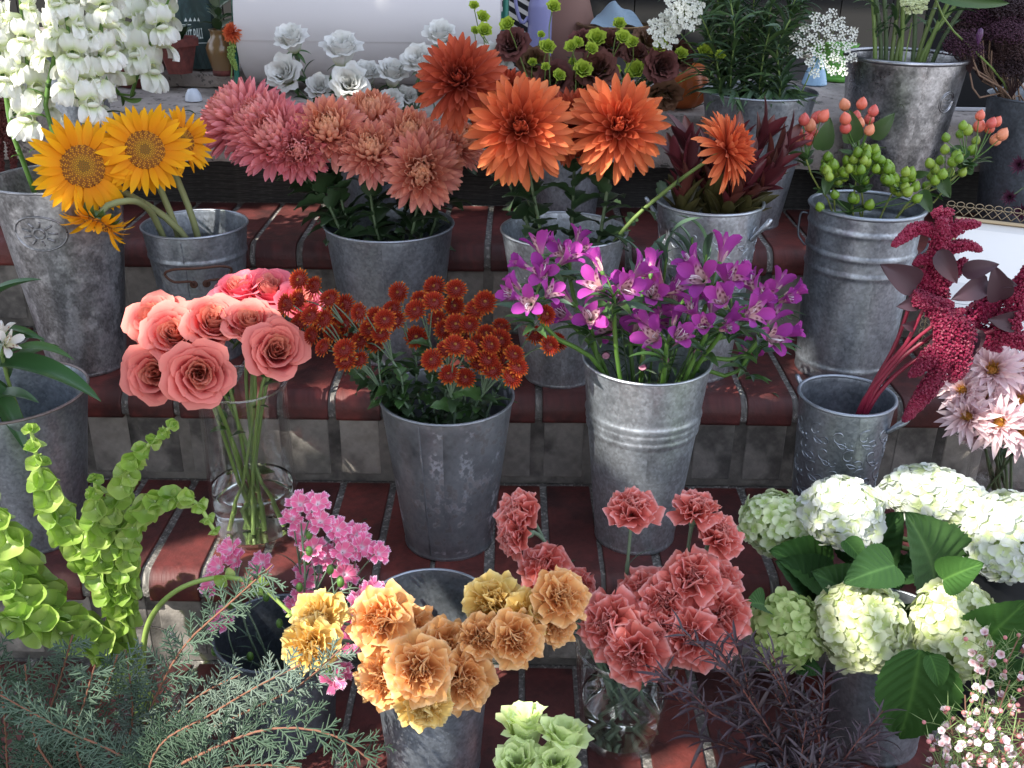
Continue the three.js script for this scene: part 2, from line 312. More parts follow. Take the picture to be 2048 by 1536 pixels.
const FRONT = (c) => Math.atan2(camera.position.x - c.x, camera.position.z - c.z);   // angle on a vessel that faces the viewer
{
  let v = bucket('snap', { label: 'tall mottled metal bucket with a pressed sun oval, holding white snapdragons', b: [178, 728], y: YB, rb: 72, rim: 357, rt: 126, mat: M.galvMottle });
  const f = FRONT(v.c) - 0.42;
  emboss(v, 'sun_emblem', [ringLine(0, 0, 1.15, 0.78, 26), ringLine(0, 0, 0.24, 0.22, 10), ...Array.from({ length: 9 }, (_, i) => { const a = i / 9 * 6.283; return [[0.38 * Math.cos(a), 0.32 * Math.sin(a)], [0.78 * Math.cos(a), 0.56 * Math.sin(a)]]; })], f, 0.80, 0.043, 0.0024);
  v = bucket('sunf', { label: 'narrow galvanized bucket with a rusty wire handle, holding sunflowers', b: [421, 705], y: YB, rb: 66, rim: 448, rt: 102, mat: M.galvMid, rings: [[0.80, 0.025, 0.0025], [0.10, 0.02, 0.002]], seam: 0 });
  { const a0 = FRONT(v.c) - 0.04, P = (x, y, e) => v.on(a0 + x, y, e), H = part(v.g, 'handle', tube([P(-0.13, 0.66, 0.006), P(-0.15, 0.69, 0.012), P(-0.46, 0.70, 0.02), P(-0.56, 0.755, 0.024), P(-0.4, 0.80, 0.026), P(0, 0.81, 0.027), P(0.4, 0.80, 0.026), P(0.56, 0.755, 0.024), P(0.46, 0.70, 0.02), P(0.15, 0.69, 0.012), P(0.13, 0.66, 0.006)], 0.0026, 0.0026, 60, 7), M.rust);
    for (const s of [-1, 1]) { const rv = new THREE.SphereGeometry(0.008, 10, 8); rv.scale(1, 1, 0.4); const q = part(v.g, 'rivet', rv, M.rust, P(s * 0.13, 0.655, 0.001)); q.rotation.y = a0; } }
  bucket('pink', { label: 'tall galvanized bucket holding peach pink chrysanthemums', b: [788, 700], y: YB, rb: 88, rim: 447, rt: 128, mat: M.galvMid });
  bucket('orange', { label: 'bright galvanized bucket under the orange chrysanthemums, standing behind the alstroemerias', b: [1118, 751], y: YB, rb: 68, rim: 459, rt: 125, mat: M.galvNew });
  v = bucket('leuc', { label: 'embossed pale bucket with small side handles, holding burgundy leucadendron', b: [1388, 740], y: YB, rb: 66, rim: 402, rt: 105, mat: M.galvNew, rimR: 0.0035 });
  const scroll = (v, a0, t0, n, s, rows) => { const L = []; for (let j = 0; j < rows; j++) for (let i = 0; i < n; i++) { const x = (i - (n - 1) / 2) * 2.1 + (j % 2 ? 1 : 0), y = -j * 1.9, d = (i + j) % 2 ? 1 : -1; L.push(curl(x, y, 0.75, 1.2 * d, 5.2 * d), curl(x + 0.9, y - 0.8, 0.5, 2.6, -4.6 * d), [[x - 0.2, y - 0.7], [x + 0.2, y - 1.1], [x + 0.7, y - 1.0], [x + 0.3, y - 0.75], [x - 0.2, y - 0.7]]); } return emboss(v, 'scroll_relief', L, a0, t0, s, 0.0011); };
  scroll(v, FRONT(v.c), 0.86, 6, 0.022, 5);
  const ear = (v, a, t0, mat) => { const P = (da, t, e) => v.on(a + da, t, e); part(v.g, 'handle', tube([P(-0.03, t0 - 0.12, 0.002), P(-0.03, t0 - 0.08, 0.012), P(0, t0 - 0.02, 0.028), P(0.05, t0 + 0.01, 0.03), P(0.06, t0 - 0.05, 0.016), P(0.05, t0 - 0.11, 0.004), P(0.04, t0 - 0.12, 0.001)], 0.004, 0.004, 30, 7), mat); };
  ear(v, FRONT(v.c) + 1.02, 0.96, M.galvNew); ear(v, FRONT(v.c) - 1.9, 0.96, M.galvNew);
  v = bucket('hyp', { label: 'ribbed grey churn shaped bucket with side handles, holding hypericum berries', b: [1682, 736], y: YB, rb: 90, rim: 410, rt: 110, mat: M.galvMid, rings: [[0.90, 0.02, 0.003], [0.76, 0.016, 0.0035], [0.66, 0.016, 0.0035], [0.08, 0.02, 0.003]], rimR: 0.0045 });
  { const a0 = FRONT(v.c); for (const s of [-1, 1]) { const P = (da, t, e) => v.on(a0 + s * (1.48 + da), t, e); part(v.g, 'handle', tube([P(0, 0.93, 0.002), P(0.02, 0.93, 0.014), P(0.03, 0.86, 0.018), P(0.02, 0.79, 0.016), P(0, 0.74, 0.002)], 0.0022, 0.0022, 20, 6), M.galvDark); } }
  v = bucket('tall', { label: 'large shiny mottled bucket with a round stamp, full of thick green stems', b: [1757, 452], y: YA, rb: 72, rim: 112, rt: 118, mat: M.galvShine, rimR: 0.005 });
  emboss(v, 'round_stamp', [ringLine(0, 0, 1, 1, 20), ringLine(0, 0, 0.8, 0.8, 18), [[-0.4, 0.3], [0.4, 0.3]], [[-0.5, 0], [0.5, 0]], [[-0.3, -0.3], [0.3, -0.3]]], FRONT(v.c) + 0.92, 0.79, 0.022, 0.0012);
  v = bucket('fol', { label: 'galvanized bucket on the top brick step holding feathery green foliage', b: [1490, 446], y: YA, rb: 64, rim: 182, rt: 112, mat: M.galvMid });
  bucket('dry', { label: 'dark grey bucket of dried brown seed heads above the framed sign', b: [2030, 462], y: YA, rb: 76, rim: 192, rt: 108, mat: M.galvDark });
  bucket('brown', { label: 'slim galvanized bucket behind the orange chrysanthemums, holding brown ruffled blooms', b: [1130, 432], y: YA, rb: 60, rim: 262, rt: 78, mat: M.galvMid });
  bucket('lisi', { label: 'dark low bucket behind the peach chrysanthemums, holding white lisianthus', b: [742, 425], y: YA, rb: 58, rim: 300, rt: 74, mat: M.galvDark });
  bucket('snapb', { label: 'galvanized bucket standing behind the sunflowers with tall snapdragon stems', b: [192, 425], y: YA, rb: 52, rim: 120, rt: 62, mat: M.galvMid });
  v = bucket('rust', { label: 'weathered bucket with pale corrosion patches, holding rust red button chrysanthemums', b: [898, 1075], y: YC, rb: 86, rim: 790, rt: 133, mat: M.galvWorn, seam: FRONT(V(-0.1, 0, 0.5)) - 0.42 });
  bucket('alst', { label: 'clean galvanized bucket with three ribs, holding purple alstroemeria', b: [1268, 1068], y: YC, rb: 78, rim: 716, rt: 127, mat: M.galvNew, rings: [[0.735, 0.022, 0.0032], [0.695, 0.022, 0.0032], [0.655, 0.022, 0.0032]] });
  v = bucket('amar', { label: 'small bucket pressed with scrollwork, holding crimson amaranth', b: [1650, 1058], y: YC, rb: 70, rim: 790, rt: 93, mat: M.galvMid, rimR: 0.0035 });
  scroll(v, FRONT(v.c), 0.84, 5, 0.021, 5); ear(v, FRONT(v.c) + 1.2, 0.96, M.galvMid); ear(v, FRONT(v.c) - 2.2, 0.98, M.galvMid);
  bucket('walst', { label: 'wide grey bucket with a rusty rim, holding white alstroemeria and broad leaves', b: [78, 1062], y: YC, rb: 92, rim: 783, rt: 148, mat: M.galvMid, rimMat: metal(galvC, [0.7, 0.55, 0.5], 0.9, 0.6) });
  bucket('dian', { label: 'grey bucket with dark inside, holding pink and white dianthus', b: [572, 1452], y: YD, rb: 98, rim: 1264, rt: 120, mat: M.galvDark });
  v = bucket('peach', { label: 'grey bucket at the front holding peach carnations', b: [868, 1520], y: YD, rb: 92, rim: 1215, rt: 128, mat: M.galvMid, seam: Math.PI + FRONT(V(-0.15, 0, 0.8)) });
  bucket('hyd', { label: 'smooth grey bucket under the hydrangeas on the lowest step', b: [1742, 1470], y: YD, rb: 86, rim: 1240, rt: 104, mat: M.galvMid });
  bucket('hydb', { label: 'black bucket behind the hydrangeas', b: [1935, 1385], y: YD, rb: 84, rim: 1092, rt: 108, mat: std({ color: lin(0.012, 0.013, 0.015), roughness: 0.35 }) });
  // row on the pavement in front of the steps, below the picture
  const low = (key, px, label, rtm = 0.1, z = 1.13, topY = 0.40) => bucket(key, { label, pos: V(at(px, 1500, z).x, 0, z), y: 0, rbm: rtm * 0.72, rtm, topY, mat: M.galvMid });
  low('juni', 230, 'bucket on the pavement holding blue green juniper branches', 0.15, 1.16, 0.36); low('pale', 1085, 'bucket on the pavement holding pale green lisianthus', 0.08, 1.10, 0.36);
  low('agon', 1600, 'bucket on the pavement holding dark purple willow leaved branches', 0.1, 1.12, 0.38); low('wax', 2010, 'bucket on the pavement holding waxflower', 0.1, 1.12, 0.36);
}
function glassVase(key, o) {
  const v = vessel(key, { name: 'glass_vase', cat: 'vase', ...o }), { g, h, rb, rt } = v, prof = [], n = 14;
  prof.push([0.0001, 0.008], [rb * 0.8, 0.006], [rb * 0.93, 0.0005], [rb, 0.006]); for (let i = 1; i <= n; i++) prof.push([lerp(rb, rt, i / n), h * i / n]);
  for (let i = n; i >= 0; i--) prof.push([lerp(rb, rt, i / n) - 0.0035, Math.max(0.010, h * i / n)]); prof.push([0.0001, 0.0105]);
  part(g, 'glass_wall', lathe(prof, 64), M.glass);
  const rim = new THREE.TorusGeometry(rt, 0.0018, 8, 64); rim.rotateX(Math.PI / 2); part(g, 'rim', rim, new THREE.MeshPhysicalMaterial({ color: 0xffffff, roughness: 0.05, transmission: 1, thickness: 0.003, ior: 1.5 }), V(0, h, 0));
  if (o.fill) { const w = [[0.0001, 0.0125]], f = h * o.fill; w.push([rb * 0.86, 0.0125], [rb - 0.006, 0.016]); for (let i = 1; i <= 6; i++) w.push([lerp(rb, rt, f * i / 6 / h) - 0.006, 0.016 + (f - 0.016) * i / 6]); w.push([0.0001, f]); part(g, 'water', lathe(w, 48), M.water); }
  return v;
}
glassVase('rose', { label: 'clear cylinder glass vase holding coral roses', b: [515, 1062], y: YC, rb: 84, rim: 767, rt: 88, fill: 0.34 });
glassVase('coral', { label: 'clear glass vase holding coral carnations, stems showing', b: [1240, 1470], y: YD, rb: 78, rim: 1285, rt: 104, fill: 0.45 });
glassVase('bell', { label: 'clear glass vase holding bells of Ireland among the juniper', b: [300, 1450], y: YD, rb: 62, rim: 1303, rt: 76 });
glassVase('mums', { label: 'clear glass vase holding pale pink chrysanthemums below the framed sign', b: [1990, 1020], y: YC, rb: 62, rim: 866, rt: 76 });
// ---------------------------------------------------------------- plants: shared makers
const G = {                                               // plant materials
  stem: leafy([0.16, 0.24, 0.06], 0.05, 0.5), stemDark: leafy([0.07, 0.11, 0.045], 0.05, 0.6), stemGrey: leafy([0.13, 0.19, 0.12], 0.05, 0.55), stemBrown: leafy([0.16, 0.08, 0.045], 0.02, 0.8),
  leaf: leafy([0.055, 0.13, 0.03], 0.28, 0.45), leafDark: leafy([0.030, 0.065, 0.022], 0.22, 0.5), leafBright: leafy([0.12, 0.26, 0.04], 0.35, 0.5), leafBlue: leafy([0.06, 0.12, 0.07], 0.25, 0.55),
};
const UPV = V(0, 1, 0);
const toCam = (p) => camera.position.clone().sub(p).normalize();
// dir by name: how far up, towards the viewer and sideways a bloom looks
function face(p, up, cam, side = 0, back = 0) { const c = toCam(p); return V(c.x * cam + side, up + c.y * cam * 0.4, c.z * cam - back).normalize(); }
function stemPath(v, head, dir, o = {}) {
  const a = o.a ?? rr(0, 6.28), q = o.q ?? rr(0.1, 0.6), hx = head.x - v.c.x, hz = head.z - v.c.z, hl = Math.hypot(hx, hz) || 1;
  const base = V(v.c.x + Math.cos(a) * v.rb * q - hx / hl * v.rb * 0.35, v.c.y + 0.016, v.c.z + Math.sin(a) * v.rb * q - hz / hl * v.rb * 0.35);
  const k = Math.min(hl * 0.75, v.rt * (o.lip ?? 0.80)), rim = V(v.c.x + hx / hl * k + rr(-0.01, 0.01), Math.min(v.top.y + 0.004, (head.y + base.y) * 0.62), v.c.z + hz / hl * k + rr(-0.01, 0.01));
  const len = head.distanceTo(rim), pre = head.clone().addScaledVector(dir, -Math.min(len * 0.45, o.neck ?? 0.06));
  return { base, pts: [base, rim, ...(len > 0.05 ? [pre] : []), head] };
}
// one cut stem: a group at its foot, with its stem; returns the group and helpers
function cut(name, label, cat, group, v, head, dir, o = {}) {
  const { base, pts } = stemPath(v, head, dir, o), g = thing(name, label, cat, base, group), c = curveOf(pts);
  part(g, 'stem', rel(tube(c, o.r0 ?? 0.003, o.r1 ?? 0.0024, o.seg ?? 14, 6, o.bulge), base), o.mat || G.stem);
  return { g, c, base, head, dir };
}
function bloom(s, proto, size, head = s.head, dir = s.dir, roll = rr(0, 6.28)) {
  const b = proto.clone(); b.position.copy(head).sub(s.base); aimY(b, dir, roll); b.scale.setScalar(size); s.g.add(b); return b;
}
function leafOn(s, geo, mat, t, size, o = {}) {
  const p = s.c.getPointAt(t), tan = s.c.getTangentAt(t), a = o.a ?? rr(0, 6.28), side = V(Math.cos(a), 0, Math.sin(a)); side.addScaledVector(tan, -side.dot(tan)).normalize();
  const d = side.addScaledVector(tan, o.lift ?? 0.5).addScaledVector(UPV, o.up ?? 0); const m = part(s.g, o.name || 'leaf', geo, mat, p.sub(s.base)); aim(m, d, tan, rr(-0.4, 0.4)); m.scale.setScalar(size); return m;
}
function outLeaf(parent, geo, mat, pos, d, size, roll = rr(-0.5, 0.5), name = 'leaf') { const m = part(parent, name, geo, mat, pos); aim(m, d, UPV, roll); m.scale.setScalar(size); return m; }
const group = (name = 'bloom') => { const g = new THREE.Group(); g.name = name; return g; };
function ringPetal(g, geo, mat, phi, alpha, scale, r = 0, y = 0, roll = 0, name = 'petal') {
  const m = part(g, name, geo, mat, V(Math.sin(phi) * r, y, Math.cos(phi) * r)); m.rotation.order = 'YXZ'; m.rotation.set(-alpha, phi, roll); scale.isVector3 ? m.scale.copy(scale) : m.scale.setScalar(scale); return m;
}
const grad = (a, b, e = 1) => (u, v) => mix3(a, b, Math.pow(v, e));
// leaves
const leafMum = petal({ W: 0.62, prof: (v) => ovate(v) * (0.62 + 0.38 * Math.abs(Math.sin(9.5 * v + 0.4))), bend: (v) => 0.25 - 0.9 * v, cup: 0.1, fold: 0.25, nu: 4, nv: 14, ruf: 0.02 });
const leafLance = petal({ W: 0.22, prof: lance, bend: (v) => 0.3 - 0.9 * v, fold: 0.25, nu: 4, nv: 8 });
const leafLong = petal({ W: 0.16, prof: lance, bend: (v) => 0.5 - 1.3 * v, fold: 0.2, nu: 4, nv: 10, twist: 0.6 });
const leafOval = petal({ W: 0.55, prof: ovate, bend: (v) => 0.3 - 0.7 * v, fold: 0.15, cup: 0.15, nu: 6, nv: 8, ruf: 0.015 });
const leafGrass = petal({ W: 0.06, prof: lance, bend: (v) => 0.2 - 1.0 * v, fold: 0.2, nu: 2, nv: 7 });
// broad toothed leaf with raised veins between puckers
const veinCol = (u, v) => { const a = Math.abs(u), side = Math.abs(((v * 8.5 - a * 2.6) % 1 + 1) % 1 - 0.5), vein = Math.max(Math.exp(-a * a * 260), sstep(0.44, 0.5, side) * (1 - a) * 0.8); return mix3([1, 1, 1], [2.6, 2.1, 2.3], vein * 0.75); };
const leafHyd = petal({ W: 0.78, nu: 24, nv: 40, prof: (v) => ovate(v) * (1 + 0.035 * Math.sin(v * 110)), bend: (v) => 0.25 - 0.7 * v, fold: 0.15, ruf: 0.02, fr: 2.5, col: veinCol });
{ const p = leafHyd.attributes.position; for (let i = 0; i < p.count; i++) { const iu = i % 25, iv = Math.floor(i / 25), u = Math.abs(-1 + iu / 12), v = iv / 40; p.setY(i, p.getY(i) + 0.016 * Math.cos((v * 8.5 - u * 2.6) * 6.283) * Math.min(1, u * 4) * (1 - u * 0.5) - 0.01 * Math.exp(-u * u * 90)); } leafHyd.computeVertexNormals(); }

// ---- layered heads of strap petals (chrysanthemums): petals by golden angle, inner to outer
function mumProto(o) {
  const r = rng(o.seed), g = group(), K = o.geos.length;
  for (let i = 0; i < o.n; i++) {
    const t = (i + 0.5) / o.n, k = Math.min(K - 1, Math.floor(t * K)), L = lerp(o.L0, o.L1 ?? 1, Math.pow(t, o.le ?? 0.6)) * (0.93 + 0.14 * r());
    ringPetal(g, o.geos[k], o.mats[Math.floor(r() * o.mats.length)], i * GOLD + (r() - 0.5) * 0.25, R(lerp(o.a0, o.a1, Math.pow(t, o.ae ?? 0.8)) + (r() - 0.5) * 14), L, (o.rb ?? 0.13) * Math.sqrt(t), (o.hb ?? 0.12) * (1 - t), (r() - 0.5) * 0.7);
  }
  const c = new THREE.SphereGeometry(o.rb ?? 0.15, 10, 6); c.scale(1, 0.7, 1); part(g, 'heart', c, o.heart, V(0, 0.0, 0));
  const cal = new THREE.SphereGeometry(0.2, 10, 6, 0, 6.3, Math.PI / 2, Math.PI / 2); cal.scale(1, 0.8, 1); part(g, 'calyx', cal, G.leafDark, V(0, -0.02, 0));
  return g;
}
const mPetal = tinted(0.32, 0.6), mPetalB = tinted(0.32, 0.6, [0.9, 0.84, 0.86]), mPetalC = tinted(0.32, 0.6, [1.08, 1.04, 1.0]), petalSet = [mPetal, mPetal, mPetalB, mPetalC];
// orange: red at the root, amber at the tip
const orangeGeos = [0, 1, 2, 3, 4].map((k) => { const t = k / 4; return petal({ W: lerp(0.24, 0.19, t), prof: strap, cup: lerp(0.9, 0.5, t), bend: (v) => lerp(0.75, -0.05, t) * v - 0.28 * t * v * v, nu: 4, nv: 7, col: grad(mix3([0.42, 0.03, 0.016], [0.60, 0.075, 0.03], t), mix3([0.70, 0.13, 0.05], [0.82, 0.27, 0.10], t), 0.9) }); });
const redder = orangeGeos.map((g) => { const c = g.clone(), a = c.attributes.color; for (let i = 0; i < a.count; i++) a.setXYZ(i, a.getX(i) * 0.66, a.getY(i) * 0.48, a.getZ(i) * 0.6); return c; });
const orangeMum = [1, 2, 3].map((s) => mumProto({ seed: s, n: 165, geos: orangeGeos, mats: petalSet, L0: 0.24, L1: 0.92, rb: 0.16, le: 0.6, a0: 88, a1: -28, ae: 0.95, heart: leafy([0.35, 0.03, 0.012], 0) }));
const redMum = [4, 5].map((s) => mumProto({ seed: s, n: 160, geos: redder, mats: petalSet, L0: 0.24, L1: 0.92, rb: 0.16, le: 0.6, a0: 88, a1: -26, ae: 0.95, heart: leafy([0.25, 0.02, 0.012], 0) }));
// peach pink: incurved, pink backs, apricot faces
const pinkGeos = [0, 1, 2, 3, 4].map((k) => { const t = k / 4; return petal({ W: lerp(0.30, 0.27, t), prof: strap, cup: lerp(1.3, 0.9, t), bend: (v) => lerp(1.3, 0.8, t) * v, nu: 4, nv: 6, col: grad(mix3([0.60, 0.15, 0.07], [0.66, 0.15, 0.13], t), mix3([0.88, 0.50, 0.30], [0.88, 0.44, 0.36], t), 0.7) }); });
const pinkMum = [6, 7, 8].map((s) => mumProto({ seed: s, n: 185, geos: pinkGeos, mats: petalSet, L0: 0.36, L1: 0.72, rb: 0.36, le: 0.7, a0: 84, a1: -34, ae: 1.05, hb: 0.34, heart: leafy([0.45, 0.12, 0.06], 0) }));
const rosyGeos = pinkGeos.map((g) => { const c = g.clone(), a = c.attributes.color; for (let i = 0; i < a.count; i++) a.setXYZ(i, a.getX(i) * 0.96, a.getY(i) * 0.74, a.getZ(i) * 1.05); return c; });
const rosyMum = [9, 10].map((s) => mumProto({ seed: s, n: 185, geos: rosyGeos, mats: petalSet, L0: 0.36, L1: 0.72, rb: 0.36, le: 0.7, a0: 84, a1: -34, ae: 1.05, hb: 0.34, heart: leafy([0.45, 0.12, 0.08], 0) }));
// pale pink daisy type with golden centre
const paleGeos = [0, 1, 2].map((k) => petal({ W: 0.25, prof: lance, cup: 0.6, bend: (v) => 0.25 - 0.3 * v * k, nu: 4, nv: 6, col: grad([0.58, 0.30, 0.32], [0.86, 0.72, 0.74], 0.5) }));
const goldGeo = petal({ W: 0.22, prof: strap, cup: 0.9, bend: (v) => 0.8 * v, nu: 2, nv: 3, col: grad([0.6, 0.36, 0.05], [0.88, 0.52, 0.16], 1) });
function paleProto(seed) {
  const r = rng(seed), g = group();
  for (let i = 0; i < 46; i++) { const t = i / 46; ringPetal(g, paleGeos[Math.floor(t * 2.99)], petalSet[Math.floor(r() * 4)], i * GOLD, R(lerp(62, 2, t) + (r() - 0.5) * 16), lerp(0.6, 1, t) * (0.9 + 0.2 * r()), 0.14, 0.03 * (1 - t), (r() - 0.5)); }
  for (let i = 0; i < 34; i++) { const t = (i + 0.5) / 34; ringPetal(g, goldGeo, mPetal, i * GOLD, R(lerp(88, 52, t)), lerp(0.2, 0.34, t), 0.13 * Math.sqrt(t), 0.03, 0, 'floret'); }
  part(g, 'heart', new THREE.SphereGeometry(0.15, 10, 6), leafy([0.5, 0.34, 0.04], 0)); return g;
}
const paleMum = [11, 12].map(paleProto);
// small button heads: tiny petals, joined
function buttonProto(seed) {
  const r = rng(seed), g = group(), pet = petal({ W: 0.40, prof: strap, cup: 0.5, bend: (v) => 0.35 * v, nu: 2, nv: 3 }), list = [];
  for (let i = 0; i < 95; i++) {
    const t = (i + 0.5) / 95, al = R(lerp(80, -8, Math.pow(t, 0.8)) + (r() - 0.5) * 10), q = pet.clone(), n = q.attributes.position.count, c = new Float32Array(n * 3), rim = sstep(0.72, 1, t);
    for (let k = 0; k < n; k++) { const v = Math.floor(k / 3) / 3, col = mix3([0.20, 0.010, 0.006], mix3([0.50, 0.045, 0.014], [0.80, 0.26, 0.035], rim), v); c.set(col, k * 3); }
    q.setAttribute('color', new THREE.BufferAttribute(c, 3)); const e = new THREE.Euler(-al, i * GOLD, 0, 'YXZ'), L = lerp(0.26, 0.5, t), s = Math.sqrt(t) * 0.92, m = new THREE.Matrix4().compose(V(Math.sin(i * GOLD) * s * 0.6, 0.30 * (1 - t * t), Math.cos(i * GOLD) * s * 0.6), new THREE.Quaternion().setFromEuler(e), V(L, L, L)); list.push(q.applyMatrix4(m));
  }
  part(g, 'petals', merge(list), mPetal, null, true);
  const b = new THREE.SphereGeometry(0.13, 8, 5); b.scale(1, 0.6, 1); part(g, 'heart', b, leafy([0.40, 0.22, 0.04], 0), V(0, 0.36, 0)); const core = new THREE.SphereGeometry(0.55, 10, 5, 0, 6.3, 0, Math.PI / 2); core.scale(1, 0.5, 1); part(g, 'core', core, leafy([0.2, 0.012, 0.008], 0));
  const cal = new THREE.SphereGeometry(0.4, 8, 5, 0, 6.3, Math.PI / 2, Math.PI / 2); cal.scale(1, 0.7, 1); part(g, 'calyx', cal, G.leafDark, V(0, -0.01, 0)); return g;
}
const buttonMum = [21, 22, 23].map(buttonProto);

// ---- wrapped cups (roses, lisianthus, ranunculus): petals as pieces of a turned bowl
function wrap(o) {
  const { dphi, r0 = 0.1, r1, H, flare = 0, ruf = 0.02, fr = 4, ph = 0, nu = 8, nv = 7, col, spiral = 0.05, droop = 0.3, pw = 0.55 } = o;
  return sheet(nu, nv, (u, v) => {
    const edge = 1 - 0.22 * Math.pow(Math.abs(u), 3.2), w = v * edge, a = u * dphi, lip = sstep(0.72, 1, w);
    let r = r0 + (r1 - r0) * Math.pow(w, pw) + flare * lip * lip + spiral * u * w + ruf * Math.sin(fr * u + ph) * w * w * w + 0.4 * ruf * Math.sin(fr * 2.6 * u + ph * 2) * lip;
    const y = H * w - flare * droop * lip * lip * 2 + ruf * 0.6 * Math.cos(fr * 1.3 * u + ph) * w * w; return [Math.sin(a) * r, y, Math.cos(a) * r];
  }, col);
}
function wrapProto(layers, mats, seed, sepals) {
  const r = rng(seed), g = group();
  layers.forEach((l, k) => { for (let i = 0; i < l.n; i++) { const m = part(g, 'petal', l.geos[i % l.geos.length], mats[Math.floor(r() * mats.length)], V(0, l.y ?? 0, 0)); m.rotation.set((r() - 0.5) * (l.tip ?? 0.08), (i + 0.5 * (k % 2) + 0.25 * r()) / l.n * 6.283 + k * 0.6, (r() - 0.5) * (l.tip ?? 0.08)); m.scale.setScalar(0.96 + 0.08 * r()); } });
  if (sepals) for (let i = 0; i < 5; i++) ringPetal(g, leafLance, G.leaf, i * 1.2566, R(-25), 0.75, 0.08, 0.02, 0, 'sepal');
  const cal = new THREE.SphereGeometry(0.17, 8, 6); cal.scale(1, 0.9, 1); part(g, 'calyx', cal, G.leaf, V(0, -0.02, 0)); return g;
}
const layer = (n, dphi, r1, H, flare, col, o = {}) => ({ n, y: o.y, tip: o.tip, geos: [0, 1, 2].map((k) => wrap({ dphi, r1, H, flare, col, ph: k * 2.1 + n, ...o })) });
const roseCol = (a, b) => (u, v) => mix3(a, b, sstep(0.5, 1, v) * 0.9 + 0.1 * Math.abs(u));
function roseProto(seed, tone) {
  const i1 = tone[0], i2 = tone[1], o1 = tone[2], o2 = tone[3];
  const rad = [0.05, 0.10, 0.17, 0.25, 0.34, 0.45, 0.57, 0.70, 0.82], hgt = [0.98, 1.0, 1.02, 1.03, 1.03, 1.02, 1.0, 0.96, 0.88], flr = [0, 0.005, 0.012, 0.02, 0.035, 0.05, 0.08, 0.12, 0.19], cnt = [2, 3, 3, 3, 4, 4, 5, 5, 5], dph = [1.7, 1.3, 1.25, 1.25, 1.05, 1.05, 0.9, 0.88, 0.85];
  return wrapProto(rad.map((q, k) => layer(cnt[k], dph[k], q, hgt[k], flr[k], k < 5 ? roseCol(i1, i2) : roseCol(o1, o2), { r0: 0.03 + 0.06 * q, spiral: 0.04 + 0.05 * q, ruf: 0.022 + 0.03 * q, fr: 3.5 + (k % 3), pw: 0.5, droop: 0.45, tip: k > 6 ? 0.2 : 0.14 })),
    [tinted(0.3, 0.55), tinted(0.3, 0.55, [0.94, 0.9, 0.9]), tinted(0.3, 0.55, [1.05, 1.04, 1.02])], seed, true);
}
const roses = [31, 32].map((s) => roseProto(s, [[0.70, 0.20, 0.14], [0.82, 0.34, 0.24], [0.78, 0.13, 0.14], [0.86, 0.30, 0.25]]));
const pinkRose = roseProto(33, [[0.74, 0.20, 0.19], [0.82, 0.32, 0.26], [0.82, 0.08, 0.18], [0.88, 0.24, 0.29]]);
function lisiProto(seed, a, b, open = 1) {
  const c = (u, v) => mix3(a, b, sstep(0.05, 0.5, v)), m = [tinted(0.4, 0.6), tinted(0.4, 0.6, [0.95, 0.95, 0.94])];
  return wrapProto([layer(3, 1.3, 0.2, 1.15, 0.03, c, { r0: 0.05, ruf: 0.05, fr: 6 }), layer(4, 1.1, 0.34 * open, 1.25, 0.06, c, { r0: 0.06, ruf: 0.05, fr: 6, tip: 0.14 }), layer(4, 1.1, 0.48 * open, 1.3, 0.12 * open, c, { ruf: 0.05, fr: 6, tip: 0.14 }), layer(5, 0.95, 0.60 * open, 1.25, 0.2 * open, c, { ruf: 0.06, fr: 6, tip: 0.18 }), layer(5, 0.9, 0.68 * open, 1.08, 0.3 * open, c, { ruf: 0.07, fr: 6, tip: 0.22 })], m, seed, true);
}
const whiteLisi = [41, 42].map((s) => lisiProto(s, [0.55, 0.62, 0.30], [0.84, 0.84, 0.82], 0.84)), greenLisi = [43, 44].map((s) => lisiProto(s, [0.42, 0.56, 0.14], [0.72, 0.82, 0.42], 0.72));
const brownLisi = [45, 46, 47].map((s, k) => { const tones = [[[0.10, 0.045, 0.035], [0.17, 0.06, 0.055]], [[0.17, 0.12, 0.04], [0.20, 0.10, 0.06]], [[0.13, 0.07, 0.035], [0.15, 0.055, 0.045]]][k], c = (u, v) => mix3(tones[0], tones[1], sstep(0.4, 1, v));
  return wrapProto([layer(4, 1.3, 0.2, 0.95, 0.02, c, { r0: 0.04, ruf: 0.06, fr: 8, tip: 0.3 }), layer(5, 1.1, 0.38, 1.0, 0.05, c, { ruf: 0.07, fr: 8, tip: 0.3 }), layer(6, 0.9, 0.56, 0.98, 0.1, c, { ruf: 0.07, fr: 8, tip: 0.25 }), layer(7, 0.8, 0.72, 0.86, 0.18, c, { ruf: 0.08, fr: 8, tip: 0.25 }), layer(6, 0.8, 0.84, 0.68, 0.25, c, { ruf: 0.08, fr: 8, tip: 0.25 })], [tinted(0.2, 0.7), tinted(0.2, 0.7, [0.75, 0.75, 0.75])], s, false); });
const limeBud = (() => { const c = (u, v) => mix3([0.24, 0.36, 0.03], [0.42, 0.54, 0.06], v); return wrapProto([layer(3, 1.3, 0.3, 0.9, 0.02, c, { ruf: 0.05, fr: 6 }), layer(5, 0.9, 0.6, 0.95, 0.1, c, { ruf: 0.07, fr: 7 }), layer(5, 0.8, 0.8, 0.8, 0.12, c, { ruf: 0.07, fr: 7 })], [tinted(0.3, 0.6)], 48, false); })();

